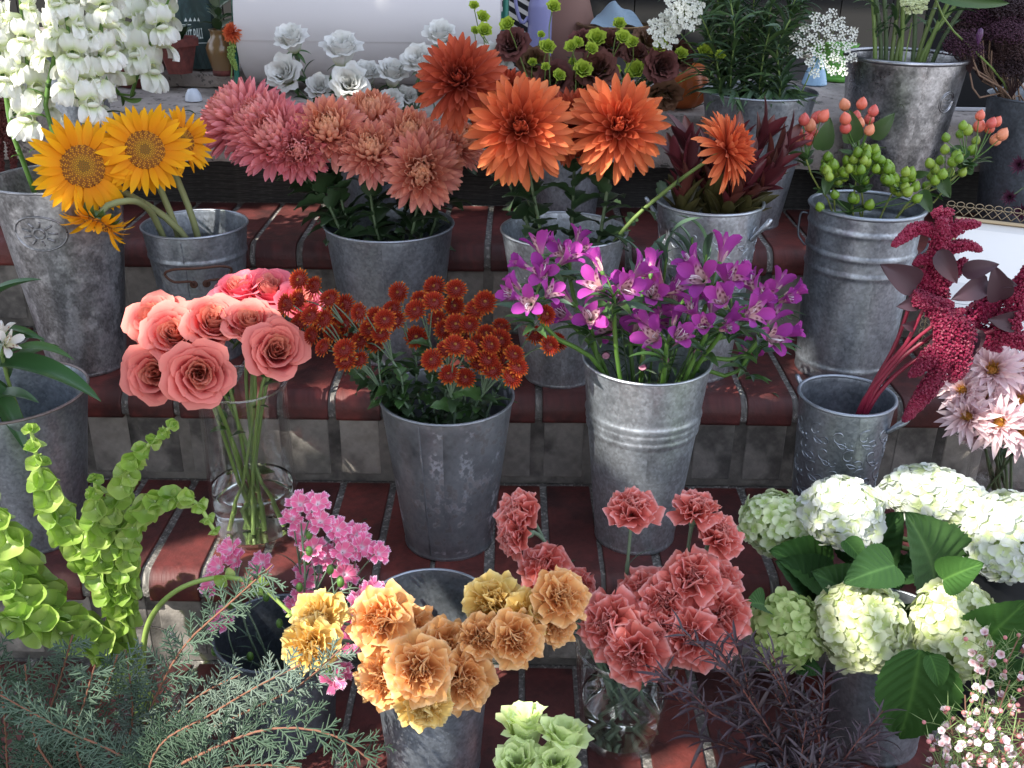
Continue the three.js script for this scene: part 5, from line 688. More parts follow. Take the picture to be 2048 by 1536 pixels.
// ---- hypericum
{
  const berry = lathe([[0.001, 0], [0.55, 0.12], [0.78, 0.55], [0.74, 1.0], [0.48, 1.45], [0.2, 1.72], [0.06, 1.85], [0.001, 1.95]], 12), sep = petal({ W: 0.8, L: 0.8, prof: ovate, bend: () => 0.5, cup: 0.2, nu: 2, nv: 4 }), coralM = [leafy([0.72, 0.16, 0.10], 0.05, 0.3), leafy([0.62, 0.11, 0.09], 0.05, 0.3), leafy([0.78, 0.28, 0.15], 0.05, 0.3)], greenM = [leafy([0.20, 0.33, 0.03], 0.05, 0.28), leafy([0.15, 0.27, 0.025], 0.05, 0.28), leafy([0.27, 0.38, 0.05], 0.05, 0.28)], lf = leafy([0.06, 0.12, 0.035], 0.25, 0.45);
  const C = [[1595, 268], [1608, 242], [1620, 255], [1632, 238], [1645, 235], [1600, 285], [1612, 278], [1626, 268], [1618, 282], [1690, 212], [1691, 240], [1723, 210], [1712, 234], [1746, 224], [1738, 240], [1691, 258], [1718, 250], [1716, 264], [1738, 262], [1960, 232], [1982, 248], [1993, 245], [1978, 258], [2003, 272], [1990, 282], [1958, 255]];
  const Gn = []; rnd = rng(77); for (let i = 0; i < 84; i++) Gn.push([rr(1645, 1830), 0]); Gn.forEach((g, i) => { const u = (g[0] - 1645) / 185; g[1] = lerp(300, 330, u) + rr(0, 46) + 18 * Math.sin(u * 9); });
  [[1670, 390], [1705, 398], [1730, 362], [1710, 400], [1640, 415], [1738, 412], [1830, 375], [1852, 372], [1832, 398], [1892, 275], [1926, 252], [1920, 268], [1935, 262], [1952, 282], [1942, 302], [1890, 300], [1860, 328], [1880, 322], [1870, 340], [1900, 345], [1905, 325], [1918, 318], [1930, 330], [1925, 345], [1885, 350], [1870, 362], [1912, 312], [1862, 352]].forEach((g) => Gn.push(g));
  const words = [['coral', 'cluster at the far left', 1612, 300, (p) => p[0] < 1660], ['coral', 'tall cluster above the left of the bucket', 1718, 292, (p) => p[0] >= 1660 && p[0] < 1800], ['coral', 'cluster at the far right', 1950, 300, (p) => p[0] >= 1900], ['green', 'dense cluster at the left', 1665, 345, (p) => p[0] < 1690 && p[1] < 385], ['green', 'dense cluster in the middle', 1720, 350, (p) => p[0] >= 1690 && p[0] < 1755 && p[1] < 385], ['green', 'dense cluster right of the middle', 1795, 352, (p) => p[0] >= 1755 && p[0] < 1842 && p[1] < 385], ['green', 'loose cluster near the rim', 1700, 405, (p) => p[1] >= 385 || (p[0] > 1825 && p[0] < 1856 && p[1] > 365)], ['green', 'cluster at the right, above the crimson plume', 1890, 360, (p) => p[0] >= 1856 && p[1] >= 295], ['green', 'high cluster at the right', 1930, 290, (p) => p[0] >= 1856 && p[1] < 295]], used = new Set();
  words.forEach(([kind, w, fx, fy, test]) => { const v = B.hyp, list = (kind === 'coral' ? C : Gn).filter((p) => !used.has(p) && test(p)); list.forEach((p) => used.add(p)); const fork = at(fx, fy + 18, v.z + 0.02), s = cut('hypericum', `${kind} hypericum berries, ${w}`, 'berries', 'hypericum berry stems', v, fork, V((fx - 1742) / 250, 1, 0.1).normalize(), { mat: leafy([0.22, 0.26, 0.06], 0.05, 0.5), r0: 0.0024, r1: 0.0018, lip: 0.7 });
    list.forEach(([px, py]) => { const p = at(px, py, v.z + rr(-0.03, 0.06)), d = face(p, 0.9, 0.35, (px - fx) / 120 + rr(-0.2, 0.2)), foot = p.clone().addScaledVector(d, -0.008); part(s.g, 'stalk', rel(tube([fork, fork.clone().lerp(foot, 0.6).add(V(0, -0.002, 0)), foot], 0.0012, 0.0009, 5, 4), s.base), G.leafBright);
      const b = part(s.g, 'berry', berry, (kind === 'coral' ? coralM : greenM)[Math.floor(rnd() * 3)], foot.clone().sub(s.base)); aimY(b, d, rr(0, 6)); b.scale.setScalar(metres(kind === 'coral' ? 14.5 : 13, p) * rr(0.85, 1.08)); for (let q = 0; q < 5; q++) ringPetal(b, sep, G.leafBright, q * 1.2566, R(20), 1, 0.2, -0.05, 0, 'sepal'); });
    for (let q = 0; q < 6; q++) { const a = rr(0, 6.28); outLeaf(s.g, leafOval, q % 2 ? lf : G.leaf, fork.clone().sub(s.base).add(V(0, rr(-0.03, 0.0), 0)), V(Math.sin(a), 0.35, Math.cos(a)), rr(0.03, 0.055)); } });
  [[1640, 300, 1660, 238, 5], [1705, 285, 1700, 222, 5], [1742, 275, 1788, 228, 4.5], [1660, 350, 1650, 390, 4], [1830, 350, 1858, 345, 4], [1880, 350, 1900, 395, 4], [1845, 380, 1862, 425, 4]].forEach(([x0, y0, x1, y1, k], i) => { const st = scene.children.filter((o) => o.name.startsWith('hypericum'))[[0, 1, 1, 3, 5, 7, 6][i]], a = at(x0, y0, B.hyp.z + 0.03), b = at(x1, y1, B.hyp.z + 0.05), q = part(st, 'leaf', leafOval, lf, a.clone().sub(st.position)); aim(q, b.clone().sub(a), toCam(a), 0.2); q.scale.setScalar(a.distanceTo(b) * 1.05); });
}
// ---- burgundy leucadendron
{
  const lf = petal({ W: 0.32, prof: (v) => Math.pow(Math.sin(Math.PI * clamp(Math.pow(v * 0.97 + 0.02, 0.8))), 0.7), bend: (v) => 0.15 - 0.3 * v, cup: 0.5, nu: 4, nv: 8 }), mats = [leafy([0.13, 0.022, 0.03], 0.2, 0.4), leafy([0.09, 0.018, 0.024], 0.2, 0.4), leafy([0.15, 0.045, 0.035], 0.2, 0.4), leafy([0.10, 0.09, 0.03], 0.2, 0.45)];
  [[1380, 300, -0.25, 'leftmost'], [1362, 330, -0.5, 'low at the left'], [1420, 330, -0.05, 'behind the leaning orange bloom'], [1465, 300, 0.1, 'in the middle'], [1520, 285, 0.35, 'right, standing tall'], [1560, 305, 0.65, 'farthest right, leaning out'], [1490, 345, 0.25, 'low in front'], [1545, 345, 0.7, 'low right, spreading']].forEach(([px, py, side, w], i) => { const v = B.leuc, top = at(px, py, v.z + (i > 5 ? 0.06 : rr(-0.04, 0.03))), dir = V(side, 1, 0.05).normalize(), s = cut('leucadendron', 'burgundy leucadendron stem, ' + w, 'foliage', 'burgundy leucadendron', v, top, dir, { mat: leafy([0.15, 0.03, 0.03], 0), r0: 0.004, r1: 0.003, lip: 0.75, neck: 0.08 });
    for (let k = 0; k < 26; k++) { const t = 0.66 + 0.34 * (k + 1) / 26.5; leafOn(s, lf, t < 0.78 ? mats[3] : mats[k % 3], t, rr(0.065, 0.09), { a: k * GOLD, lift: lerp(1.1, 2.6, (t - 0.66) / 0.34) }); } });
}
// ---- crimson amaranth: plumes of tiny beads
function plume(g, base, paths, mat, dens, r0, bead) {
  const list = []; for (const pts of paths) { const c = curveOf(pts), L = c.getLength(), n = Math.round(L * dens); for (let i = 0; i < n; i++) { const t = rnd(), p = c.getPointAt(t), a = rnd() * 6.28, th = r0 * (pts.thick || 1) * Math.pow(Math.sin(Math.PI * clamp(0.15 + 0.8 * t)), 0.5) * lerp(1, 0.6, t), b = V(Math.cos(a), Math.sin(a * 1.7 + i) * 0.9, Math.sin(a)).normalize().multiplyScalar(th * Math.pow(rnd(), 0.4)), q = bead.clone(), s = rr(0.7, 1.3); q.scale(s, s, s).rotateX(rnd() * 3).rotateZ(rnd() * 3).translate(p.x + b.x - base.x, p.y + b.y - base.y, p.z + b.z - base.z); list.push(q); } }
  return part(g, 'plume', merge(list), mat, null, true);
}
{
  const bead = new THREE.OctahedronGeometry(0.0027), crimson = [leafy([0.27, 0.006, 0.045], 0.15, 0.55), leafy([0.21, 0.005, 0.038], 0.15, 0.55), leafy([0.30, 0.01, 0.06], 0.15, 0.55)], stemM = leafy([0.20, 0.010, 0.032], 0, 0.5), lf = leafy([0.055, 0.02, 0.03], 0.2, 0.55), v = B.amar, Z = v.z;
  const fingers = (list) => list.map(([pts, th = 1]) => { const a = pts.map(([x, y, dz = 0]) => at(x, y, Z + dz)); a.thick = th; return a; });
  const rows = [['tallest, towering over the ribbed bucket', [[1730, 800], [1790, 690], [1838, 560], [1870, 500]], 0.0, [[[[1875, 600], [1880, 500], [1885, 440, 0.02]], 1.5], [[[1880, 470], [1840, 455], [1788, 490, 0.03]], 0.8], [[[1885, 470], [1925, 450], [1958, 448]], 0.9], [[[1885, 500], [1930, 490], [1960, 500]], 0.8], [[[1880, 520], [1845, 520], [1830, 528]], 0.8], [[[1885, 440], [1890, 430], [1870, 428]], 1], [[[1875, 560], [1910, 540], [1930, 520]], 1], [[[1868, 590], [1850, 560], [1842, 540]], 1]]],
    ['heavy drooping one with a long red tail', [[1725, 805], [1775, 740], [1830, 680], [1880, 640]], 0.04, [[[[1880, 620], [1890, 690], [1870, 760], [1810, 840]], 1.25], [[[1885, 640], [1925, 660], [1930, 720]], 1.4], [[[1890, 690], [1920, 720], [1905, 760]], 1.5], [[[1870, 700], [1840, 735], [1822, 750]], 1.0], [[[1880, 740], [1850, 780], [1812, 832]], 0.9]]],
    ['leaning right across the framed sign', [[1740, 800], [1800, 720], [1880, 660], [1960, 600]], -0.02, [[[[1940, 640], [1980, 600], [1990, 560]], 1.4], [[[1960, 620], [2000, 640], [2010, 680]], 1.3], [[[1990, 600], [2030, 580], [2050, 560]], 1.4], [[[1960, 660], [1985, 690], [2000, 700]], 1.0]]],
    ['short dark one at the right edge', [[1745, 805], [1830, 720], [1930, 680], [2020, 650]], 0.02, [[[[2010, 660], [2030, 630], [2050, 610]], 1.5], [[[2000, 670], [2040, 680], [2060, 700]], 1.3], [[[2030, 600], [2050, 560], [2060, 530]], 1.2]]],
    ['low one with a bent stem', [[1735, 805], [1770, 735], [1810, 690], [1850, 610]], 0.03, [[[[1830, 600], [1870, 605], [1905, 610]], 1.0], [[[1850, 610], [1840, 590], [1825, 600]], 0.9], [[[1860, 620], [1900, 630], [1925, 620]], 1.0]]]];
  rows.forEach(([w, path, dz, fl], i) => { const base = V(v.c.x + rr(-0.02, 0.02), v.c.y + 0.016, v.c.z + rr(-0.01, 0.02)), g = thing('amaranth', 'crimson amaranth stem, ' + w, 'flower', base, 'crimson amaranth'), pts = path.map(([x, y], k) => at(x, y, Z + 0.03 + dz * k / 3)), c = curveOf([base, ...pts]); part(g, 'stem', rel(tube(c, 0.005, 0.003, 24, 7), base), stemM); plume(g, base, fingers(fl.map(([p, t]) => [p.map(([x, y, d = 0]) => [x, y, 0.03 + dz + d]), t])), crimson[i % 3], 19000, 0.0185, bead); });
  const am = scene.children.filter((o) => o.name.startsWith('amaranth')); [[1835, 570, 1772, 535, 0], [2000, 600, 1990, 540, 2], [1975, 560, 1912, 595, 2], [1990, 560, 2030, 570, 2], [1960, 660, 1930, 722, 2], [1880, 500, 1910, 560, 0], [1840, 600, 1800, 612, 4], [1880, 680, 1860, 700, 1], [1830, 650, 1808, 650, 4], [1925, 545, 1990, 530, 0], [2040, 640, 1985, 640, 3]].forEach(([x0, y0, x1, y1, k]) => { const st = am[k], a = at(x0, y0, Z + 0.05), b = at(x1, y1, Z + 0.07), q = part(st, 'leaf', leafOval, lf, a.clone().sub(st.position)); aim(q, b.clone().sub(a), toCam(a), rr(-0.4, 0.4)); q.scale.setScalar(a.distanceTo(b) * 1.15); });
  // dark hanging tassel at the far left, growing in the tall snapdragon bucket's neighbour
  const lv = B.snapb, base = V(lv.c.x - 0.01, lv.c.y + 0.016, lv.c.z), g = thing('amaranth', 'dark red hanging amaranth tassel at the left picture edge', 'flower', base, 'crimson amaranth'), P = (x, y, z) => at(x, y, z), cs = curveOf([base, V(lv.top.x - 0.02, lv.top.y + 0.01, lv.top.z), P(60, 60, lv.z), P(10, 200, lv.z + 0.04)]); part(g, 'stem', rel(tube(cs, 0.004, 0.003, 20, 6), base), stemM);
  const tass = [[[10, 200], [22, 290], [30, 350]], [[5, 200], [0, 300], [8, 380]], [[0, 380], [10, 470], [40, 590]]].map((l, i) => { const a = l.map(([x, y]) => P(x, y, lv.z + (i === 2 ? 0.12 : 0.05))); a.thick = 1.3 - 0.3 * i; return a; }); plume(g, base, tass, leafy([0.10, 0.015, 0.012], 0.1, 0.7), 7000, 0.012, bead);
}
// ---- thin sprays: cones along branching twigs, joined per branch
function coneBetween(a, b, r, list, sides = 3, r1 = 0.25) { const d = b.clone().sub(a), L = d.length(); if (L < 1e-5) return; const g = new THREE.CylinderGeometry(r * r1, r, L, sides, 1, true); const o = new THREE.Object3D(); aimY(o, d); o.position.copy(a).addScaledVector(d, 0.5); o.updateMatrix(); g.applyMatrix4(o.matrix); g.deleteAttribute('uv'); list.push(g); }
function sprayBranch(c, base, o) {                         // feathery conifer branch: side shoots carry short scaly twigs
  const list = []; const n = o.n; for (let i = 0; i < n; i++) {
    const t = lerp(o.from, 0.99, i / n), p = c.getPointAt(t), tan = c.getTangentAt(t), s = i % 2 ? 1 : -1, nrm = tan.clone().cross(toCam(p)).normalize().multiplyScalar(s), d = nrm.multiplyScalar(1).addScaledVector(tan, rr(0.7, 1.3)).add(V(rr(-0.35, 0.35), rr(-0.25, 0.35), rr(-0.35, 0.45))).normalize(), L = o.len * lerp(1, 0.35, t) * rr(0.6, 1.2);
    let q = p.clone(), dir = d.clone(); const m = Math.max(4, Math.round(L / 0.008)); for (let k = 0; k < m; k++) { const e = q.clone().addScaledVector(dir, L / m); coneBetween(q, e, 0.0015, list, 3, 0.85); for (const ss of [-1, 1]) { const td = dir.clone().cross(toCam(q)).normalize().multiplyScalar(ss * 0.75).addScaledVector(dir, 0.95).add(V(rr(-0.4, 0.4), rr(-0.4, 0.4), rr(-0.4, 0.4))).normalize(), tl = rr(0.009, 0.024) * (1 - 0.5 * k / m); const te = q.clone().addScaledVector(td, tl); coneBetween(q, te, 0.0016, list, 3, 0.45); if (tl > 0.011 && rnd() < 0.7) { const md = q.clone().lerp(te, 0.5); coneBetween(md, md.clone().addScaledVector(td.clone().add(V(rr(-0.9, 0.9), rr(-0.9, 0.9), rr(-0.9, 0.9))).normalize(), tl * 0.6), 0.0014, list, 3, 0.45); } } q = e; dir.add(V(rr(-0.12, 0.12), rr(-0.05, 0.12) - 0.02, rr(-0.12, 0.12))).normalize(); }
  }
  const g = merge(list); return g.translate(-base.x, -base.y, -base.z);
}
{
  rnd = rng(301);
  const green = [leafy([0.075, 0.125, 0.078], 0.12, 0.6), leafy([0.045, 0.085, 0.045], 0.12, 0.6), leafy([0.13, 0.18, 0.135], 0.12, 0.6)], bark = leafy([0.20, 0.085, 0.05], 0, 0.8);
  const rows = [[[[250, 1560], [300, 1420], [370, 1290], [450, 1215], [545, 1130]], 1.0, 'longest, rising right past the dianthus bucket'], [[[300, 1580], [420, 1500], [540, 1458], [660, 1468], [760, 1536]], 1.12, 'arching right and drooping at the front'], [[[280, 1580], [400, 1470], [500, 1420], [600, 1370], [690, 1290]], 1.02, 'thin brown twig reaching up to the yellow carnations'], [[[60, 1560], [90, 1450], [120, 1360], [145, 1270]], 1.0, 'upright with orange bark, left'], [[[130, 1560], [180, 1460], [215, 1370], [235, 1310]], 1.02, 'upright with orange bark, middle'], [[[190, 1570], [260, 1470], [262, 1380], [250, 1300]], 1.0, 'upright, standing against the glass vase'], [[[330, 1580], [240, 1510], [130, 1460], [0, 1390]], 1.1, 'low, sweeping left'], [[[20, 1570], [10, 1450], [0, 1350], [-10, 1280]], 0.98, 'at the left picture edge'], [[[250, 1580], [320, 1500], [420, 1430], [520, 1370], [600, 1330]], 1.05, 'bushy, over the dianthus bucket'], [[[350, 1590], [440, 1540], [520, 1530], [600, 1536]], 1.15, 'lowest, spreading along the picture bottom'], [[[140, 1580], [80, 1500], [60, 1420], [50, 1330]], 1.05, 'short and dense at the lower left'], [[[220, 1585], [330, 1450], [400, 1390], [480, 1350]], 1.0, 'soft grey one in front of the dark bucket'], [[[180, 1585], [150, 1480], [170, 1400], [190, 1330]], 1.04, 'dense, filling the lower left corner'], [[[300, 1590], [300, 1530], [330, 1480], [400, 1440]], 1.12, 'short, at the foot of the longest']];
  rows.forEach(([path, zz, w], i) => { const v = B.juni, base = V(v.c.x + rr(-0.05, 0.05), v.c.y + 0.016, v.c.z + rr(-0.05, 0.05)), pts = path.map(([x, y]) => at(x, y, zz + rr(-0.01, 0.01))), g = thing('juniper_branch', 'blue green juniper branch, ' + w, 'foliage', base, 'juniper branches'), rim = V(lerp(v.c.x, pts[0].x, 0.5), v.top.y, v.c.z - 0.02), c = curveOf([base, rim, ...pts]), L = c.getLength();
    part(g, 'stem', rel(tube(c, 0.0034, 0.0012, 30, 6), base), bark); part(g, 'foliage', sprayBranch(c, base, { n: i === 1 ? 38 : 46, from: 0.45, len: i === 1 || i === 0 ? 0.10 : 0.095 }), green[i % 3], null, true); });
}
// ---- dark purple willow-leaved branches
{
  const lf = petal({ W: 0.11, prof: lance, bend: (v) => 0.3 - 0.8 * v, fold: 0.2, nu: 2, nv: 5 }), mats = [leafy([0.040, 0.022, 0.028], 0.12, 0.5), leafy([0.055, 0.032, 0.042], 0.12, 0.5)], bark = leafy([0.16, 0.05, 0.035], 0, 0.7);
  const rows = [[[[1600, 1600], [1550, 1480], [1500, 1400], [1460, 1340], [1435, 1290]], 'arching up left to the carnations'], [[[1590, 1600], [1530, 1500], [1430, 1430], [1350, 1395], [1320, 1340]], 'reaching far left across the glass vase'], [[[1610, 1600], [1600, 1480], [1570, 1380], [1530, 1320], [1490, 1285]], 'in the middle, tallest'], [[[1600, 1610], [1560, 1540], [1470, 1500], [1390, 1470]], 'low, pointing left'], [[[1620, 1600], [1640, 1500], [1620, 1420], [1590, 1370]], 'upright before the lime hydrangea'], [[[1620, 1610], [1680, 1540], [1720, 1500], [1760, 1480]], 'short, bending right over the grey bucket'], [[[1605, 1610], [1590, 1530], [1520, 1460], [1470, 1420]], 'bushy one at the centre']];
  rows.forEach(([path, w], i) => { const v = B.agon, base = V(v.c.x + rr(-0.03, 0.03), v.c.y + 0.016, v.c.z + rr(-0.03, 0.03)), pts = path.map(([x, y], k) => at(x, y, 1.08 - 0.03 * k + rr(-0.02, 0.02))), g = thing('purple_willow_branch', 'dark purple branch with thin leaves, ' + w, 'foliage', base, 'dark purple leafy branches'), rim = V(lerp(v.c.x, pts[0].x, 0.4), v.top.y, v.c.z - 0.01), c = curveOf([base, rim, ...pts]), list = [], tw = [];
    part(g, 'stem', rel(tube(c, 0.0026, 0.001, 26, 5), base), bark);
    const put = (p, d, s) => list.push(placed(lf, p.clone().sub(base), d, s, UPV, rr(-0.6, 0.6)));
    for (let k = 0; k < 70; k++) { const t = lerp(0.5, 1, k / 70), p = c.getPointAt(t), tan = c.getTangentAt(t), a = k * GOLD, d = V(Math.cos(a), Math.sin(a * 0.7) * 0.5, Math.sin(a)).addScaledVector(tan, 0.9); put(p, d, rr(0.03, 0.055)); }
    for (let b = 0; b < 4; b++) { const t = rr(0.52, 0.85), p = c.getPointAt(t), tan = c.getTangentAt(t), e = p.clone().addScaledVector(tan, rr(0.06, 0.11)).add(V(rr(-0.05, 0.05), rr(0, 0.05), rr(-0.03, 0.04))), sc = curveOf([p, p.clone().lerp(e, 0.5).add(V(0, 0.008, 0)), e]); tw.push(tube(sc, 0.0012, 0.0007, 8, 4)); for (let k = 0; k < 26; k++) { const q = sc.getPointAt((k + 0.5) / 26), td = sc.getTangentAt((k + 0.5) / 26), a = k * GOLD; put(q, V(Math.cos(a), Math.sin(a * 0.7) * 0.5, Math.sin(a)).addScaledVector(td, 1), rr(0.025, 0.045)); } }
    part(g, 'twigs', rel(merge(tw), base), bark, null, true); part(g, 'leaves', merge(list), mats[i % 2], null, true); });
}
// ---- waxflower at the lower right
{
  const wm = tinted(0.3, 0.6), pet = petal({ W: 0.85, L: 0.9, prof: (v) => Math.pow(Math.sin(Math.PI * clamp(0.1 + 0.8 * v)), 0.6), bend: () => 0.35, cup: 0.3, nu: 2, nv: 3, col: grad([0.55, 0.24, 0.28], [0.80, 0.70, 0.71], 0.8) }), needle = petal({ W: 0.05, prof: lance, nu: 1, nv: 3 }), nm = leafy([0.16, 0.24, 0.07], 0.2), bark = leafy([0.18, 0.09, 0.06], 0);
  const cupG = lathe([[0.001, -0.9], [0.35, -0.7], [0.45, -0.1], [0.3, 0.0]], 7); { const n = cupG.attributes.position.count, c = new Float32Array(n * 3); for (let i = 0; i < n; i++) c.set([0.36, 0.13, 0.12], i * 3); cupG.setAttribute('color', new THREE.BufferAttribute(c, 3)); }
  const flower = merge([cupG, ...[0, 1, 2, 3, 4].map((i) => pet.clone().rotateX(-0.35).rotateY(i * 1.2566))]), budG = new THREE.SphereGeometry(0.55, 7, 5), budM = leafy([0.55, 0.20, 0.20], 0.1, 0.5);
  const rows = [[[1990, 1290], 'topmost, under the largest hydrangea'], [[1930, 1390], 'left, beside the big leaf'], [[2020, 1360], 'right, half way up'], [[1900, 1440], 'lower left, reaching the grey bucket'], [[1975, 1430], 'in the middle'], [[2040, 1440], 'at the right picture edge'], [[1930, 1500], 'low left'], [[2000, 1500], 'low, in the brightest light'], [[1880, 1525], 'lowest left'], [[2045, 1515], 'bottom right corner'], [[2040, 1270], 'dark, at the upper right edge']];
  rows.forEach(([[px, py], w], i) => { const v = B.wax, top = at(px, py, 1.02 + (py - 1300) * 0.0004), s = cut('waxflower', 'waxflower spray, ' + w, 'flower', 'waxflower sprays', v, top, V((px - 1980) / 300, 1, -0.1).normalize(), { mat: bark, r0: 0.002, r1: 0.001, lip: 0.8 }), nl = [], tw = [];
    for (let k = 0; k < 26; k++) { const t = rr(0.62, 1), p = s.c.getPointAt(t), e = p.clone().add(V(rr(-0.042, 0.042), rr(-0.005, 0.045), rr(-0.02, 0.04))), d = e.clone().sub(p).normalize().add(toCam(e).multiplyScalar(0.7)).normalize(); tw.push(tube([p, p.clone().lerp(e, 0.6).add(V(0, 0.003, 0)), e], 0.0007, 0.0005, 4, 3)); const open = rnd() < 0.7, m = part(s.g, open ? 'flower' : 'bud', open ? flower : budG, open ? wm : budM, e.clone().sub(s.base)); aimY(m, d, rr(0, 6)); m.scale.setScalar(open ? rr(0.0066, 0.0088) : rr(0.005, 0.0065)); for (let q = 0; q < 4; q++) nl.push(placed(needle, p.clone().lerp(e, rnd()).sub(s.base), V(rr(-1, 1), rr(0, 1), rr(-1, 1)), rr(0.015, 0.03))); }
    for (let k = 0; k < 30; k++) { const p = s.c.getPointAt(rr(0.6, 1)); nl.push(placed(needle, p.sub(s.base), V(rr(-1, 1), rr(0.2, 1), rr(-1, 1)), rr(0.015, 0.035))); }
    part(s.g, 'twigs', rel(merge(tw), s.base), nm, null, true); part(s.g, 'needles', merge(nl), nm, null, true); });
}
// ---- feathery green foliage and white lace umbels
const laceFlower = (() => { const pts = []; const tri = petal({ W: 0.7, prof: oval, bend: () => 0.2, nu: 2, nv: 2 }); for (let i = 0; i < 5; i++) pts.push(tri.clone().rotateX(-0.2).rotateY(i * 1.2566)); return merge(pts); })();
function umbel(s, head, dir, R0, mat) {
  const list = [], tw = [], x = dir.clone().cross(V(0.3, 0.2, 1)).normalize(), y = dir.clone().cross(x), c0 = head.clone().addScaledVector(dir, -R0 * 0.7);
  for (let i = 0; i < 30; i++) { const t = Math.sqrt((i + 0.5) / 30), a = i * GOLD, q = head.clone().addScaledVector(x, Math.cos(a) * t * R0).addScaledVector(y, Math.sin(a) * t * R0).addScaledVector(dir, -0.25 * t * t * R0 + rr(-0.004, 0.004)); tw.push(tube([c0, c0.clone().lerp(q, 0.5).addScaledVector(dir, 0.004), q], 0.0006, 0.0004, 4, 3)); const rU = R0 * 0.16; for (let k = 0; k < 16; k++) { const tt = Math.sqrt((k + 0.5) / 16), b = k * GOLD, p = q.clone().addScaledVector(x, Math.cos(b) * tt * rU).addScaledVector(y, Math.sin(b) * tt * rU).addScaledVector(dir, rr(0, 0.002)); list.push(placed(laceFlower, p.sub(s.base), V(rr(-1, 1), rr(-1, 1), rr(-1, 1)), 0.0034, dir)); } }
  part(s.g, 'rays', rel(merge(tw), s.base), G.stem, null, true); return part(s.g, 'umbel', merge(list), mat, null, true);
}
{
  rnd = rng(411); const white = leafy([0.80, 0.81, 0.74], 0.3, 0.7), v = B.fol, lf = [leafy([0.055, 0.11, 0.055], 0.25, 0.55), leafy([0.045, 0.10, 0.035], 0.25, 0.5), leafy([0.085, 0.16, 0.05], 0.25, 0.5)], frond = petal({ W: 0.13, prof: lance, bend: (t) => 0.4 - 1.1 * t, fold: 0.2, nu: 2, nv: 6 });
  const rows = [[1420, 20, 'left, falling towards the brown blooms'], [1445, 90, 'low left'], [1470, 10, 'tall, left of the middle'], [1510, 40, 'in the middle'], [1540, 120, 'low, in front, spilling over the rim'], [1560, 20, 'tall, right of the middle'], [1600, 60, 'right'], [1620, 10, 'far right, behind the white lace'], [1500, 100, 'short, at the centre'], [1400, 90, 'leaning left over the pumpkin'], [1580, 100, 'low right'], [1380, 30, 'at the far left, over the brown blooms'], [1460, 60, 'dense, second row'], [1530, 80, 'dense, behind the low front one']];
  rows.forEach(([px, py, w], i) => { const top = at(px, py - 60, v.z + rr(-0.05, 0.07)), s = cut('green_foliage', 'feathery green foliage stem, ' + w, 'foliage', 'feathery green foliage stems', v, top, V((px - 1517) / 200, 1, 0.1).normalize(), { mat: G.stem, r0: 0.003, r1: 0.0018, lip: 0.75 });
    for (let k = 0; k < 52; k++) leafOn(s, frond, lf[k % 3], 0.55 + 0.45 * (k + rnd()) / 53, rr(0.05, 0.1), { lift: rr(0.2, 0.9) }); });
  for (const [px, py] of [[1500, 215], [1585, 205], [1455, 215], [1600, 180], [1420, 175], [1545, 200]]) { const st = scene.children.filter((o) => o.name.startsWith('green_foliage'))[(px * 7) % 5 + 4], a = V(v.c.x, v.top.y + 0.01, v.c.z).lerp(at(px, 185, v.z + 0.08), 0.8), b = at(px, py + 25, v.z + 0.15); for (let q = 0; q < 5; q++) { const m = part(st, 'leaf', frond, lf[q % 3], a.clone().sub(st.position)); aim(m, b.clone().sub(a).add(V(rr(-0.06, 0.06), rr(-0.02, 0.03), 0)), toCam(a)); m.scale.setScalar(0.075); } }
  [[1655, 85, 66, 0.12, 'the big one before the shiny bucket'], [1370, 18, 40, 0.06, 'small, above the brown blooms'], [1330, 60, 34, 0.05, 'left, above the lime buds']].forEach(([px, py, rp, dz, w]) => { const p = at(px, py, v.z + dz), d = face(p, 0.4, 0.9, 0.2), s = cut('lace_flower', 'white lace flower umbel, ' + w, 'flower', 'white lace flowers', v, p.clone().addScaledVector(d, -metres(rp, p) * 0.7), d, { mat: G.stem, r0: 0.0022, r1: 0.0014, lip: 0.8 }); umbel(s, p, d, metres(rp, p), white); });
  // thick stems in the big shiny bucket
  const T = B.tall, words = ['leftmost', 'second from the left', 'third from the left', 'fourth, brown tinted', 'bright, in the middle', 'next to the middle, leaning right', 'leaning right', 'far right, leaning most', 'thin, at the back', 'thin, leaning right at the back', 'dark, between the leftmost two'], xs = [[1750, 1745], [1772, 1768], [1785, 1800], [1802, 1806], [1828, 1828], [1840, 1880], [1855, 1905], [1875, 1945], [1795, 1830], [1850, 1930], [1762, 1750]];
  xs.forEach(([x0, x1], i) => { const a = at(x0, 100, T.z + 0.02), b = at(x1 + (x1 - x0) * 1.2, -150, T.z + rr(-0.02, 0.05)), base = V(lerp(T.c.x, a.x, 0.4), T.c.y + 0.016, T.c.z + rr(-0.02, 0.02)), g = thing('thick_stem', 'thick green flower stem in the shiny bucket, ' + words[i], 'stem', base, 'thick stems in the shiny bucket'), c = curveOf([base, a, a.clone().lerp(b, 0.5), b]); part(g, 'stem', rel(tube(c, 0.0052, 0.0045, 16, 7), base), [G.stem, G.stemDark, leafy([0.12, 0.17, 0.05], 0.03, 0.5)][i % 3]); const s = { g, c, base }; for (let k = 0; k < 9; k++) leafOn(s, i % 2 ? leafGrass : frond, lf[k % 3], rr(0.62, 0.92), rr(0.04, 0.09), { lift: 0.6 }); });
  const p = at(1830, 5, T.z + 0.08), d = face(p, 0.7, 0.6), s = cut('lace_flower', 'white lace flower umbel at the top edge over the shiny bucket', 'flower', 'white lace flowers', T, p.clone().add(V(0, -0.04, 0)), d, { mat: G.stem, r0: 0.002, r1: 0.0014 }); umbel(s, p, d, metres(26, p), leafy([0.66, 0.70, 0.42], 0.3, 0.7));
}
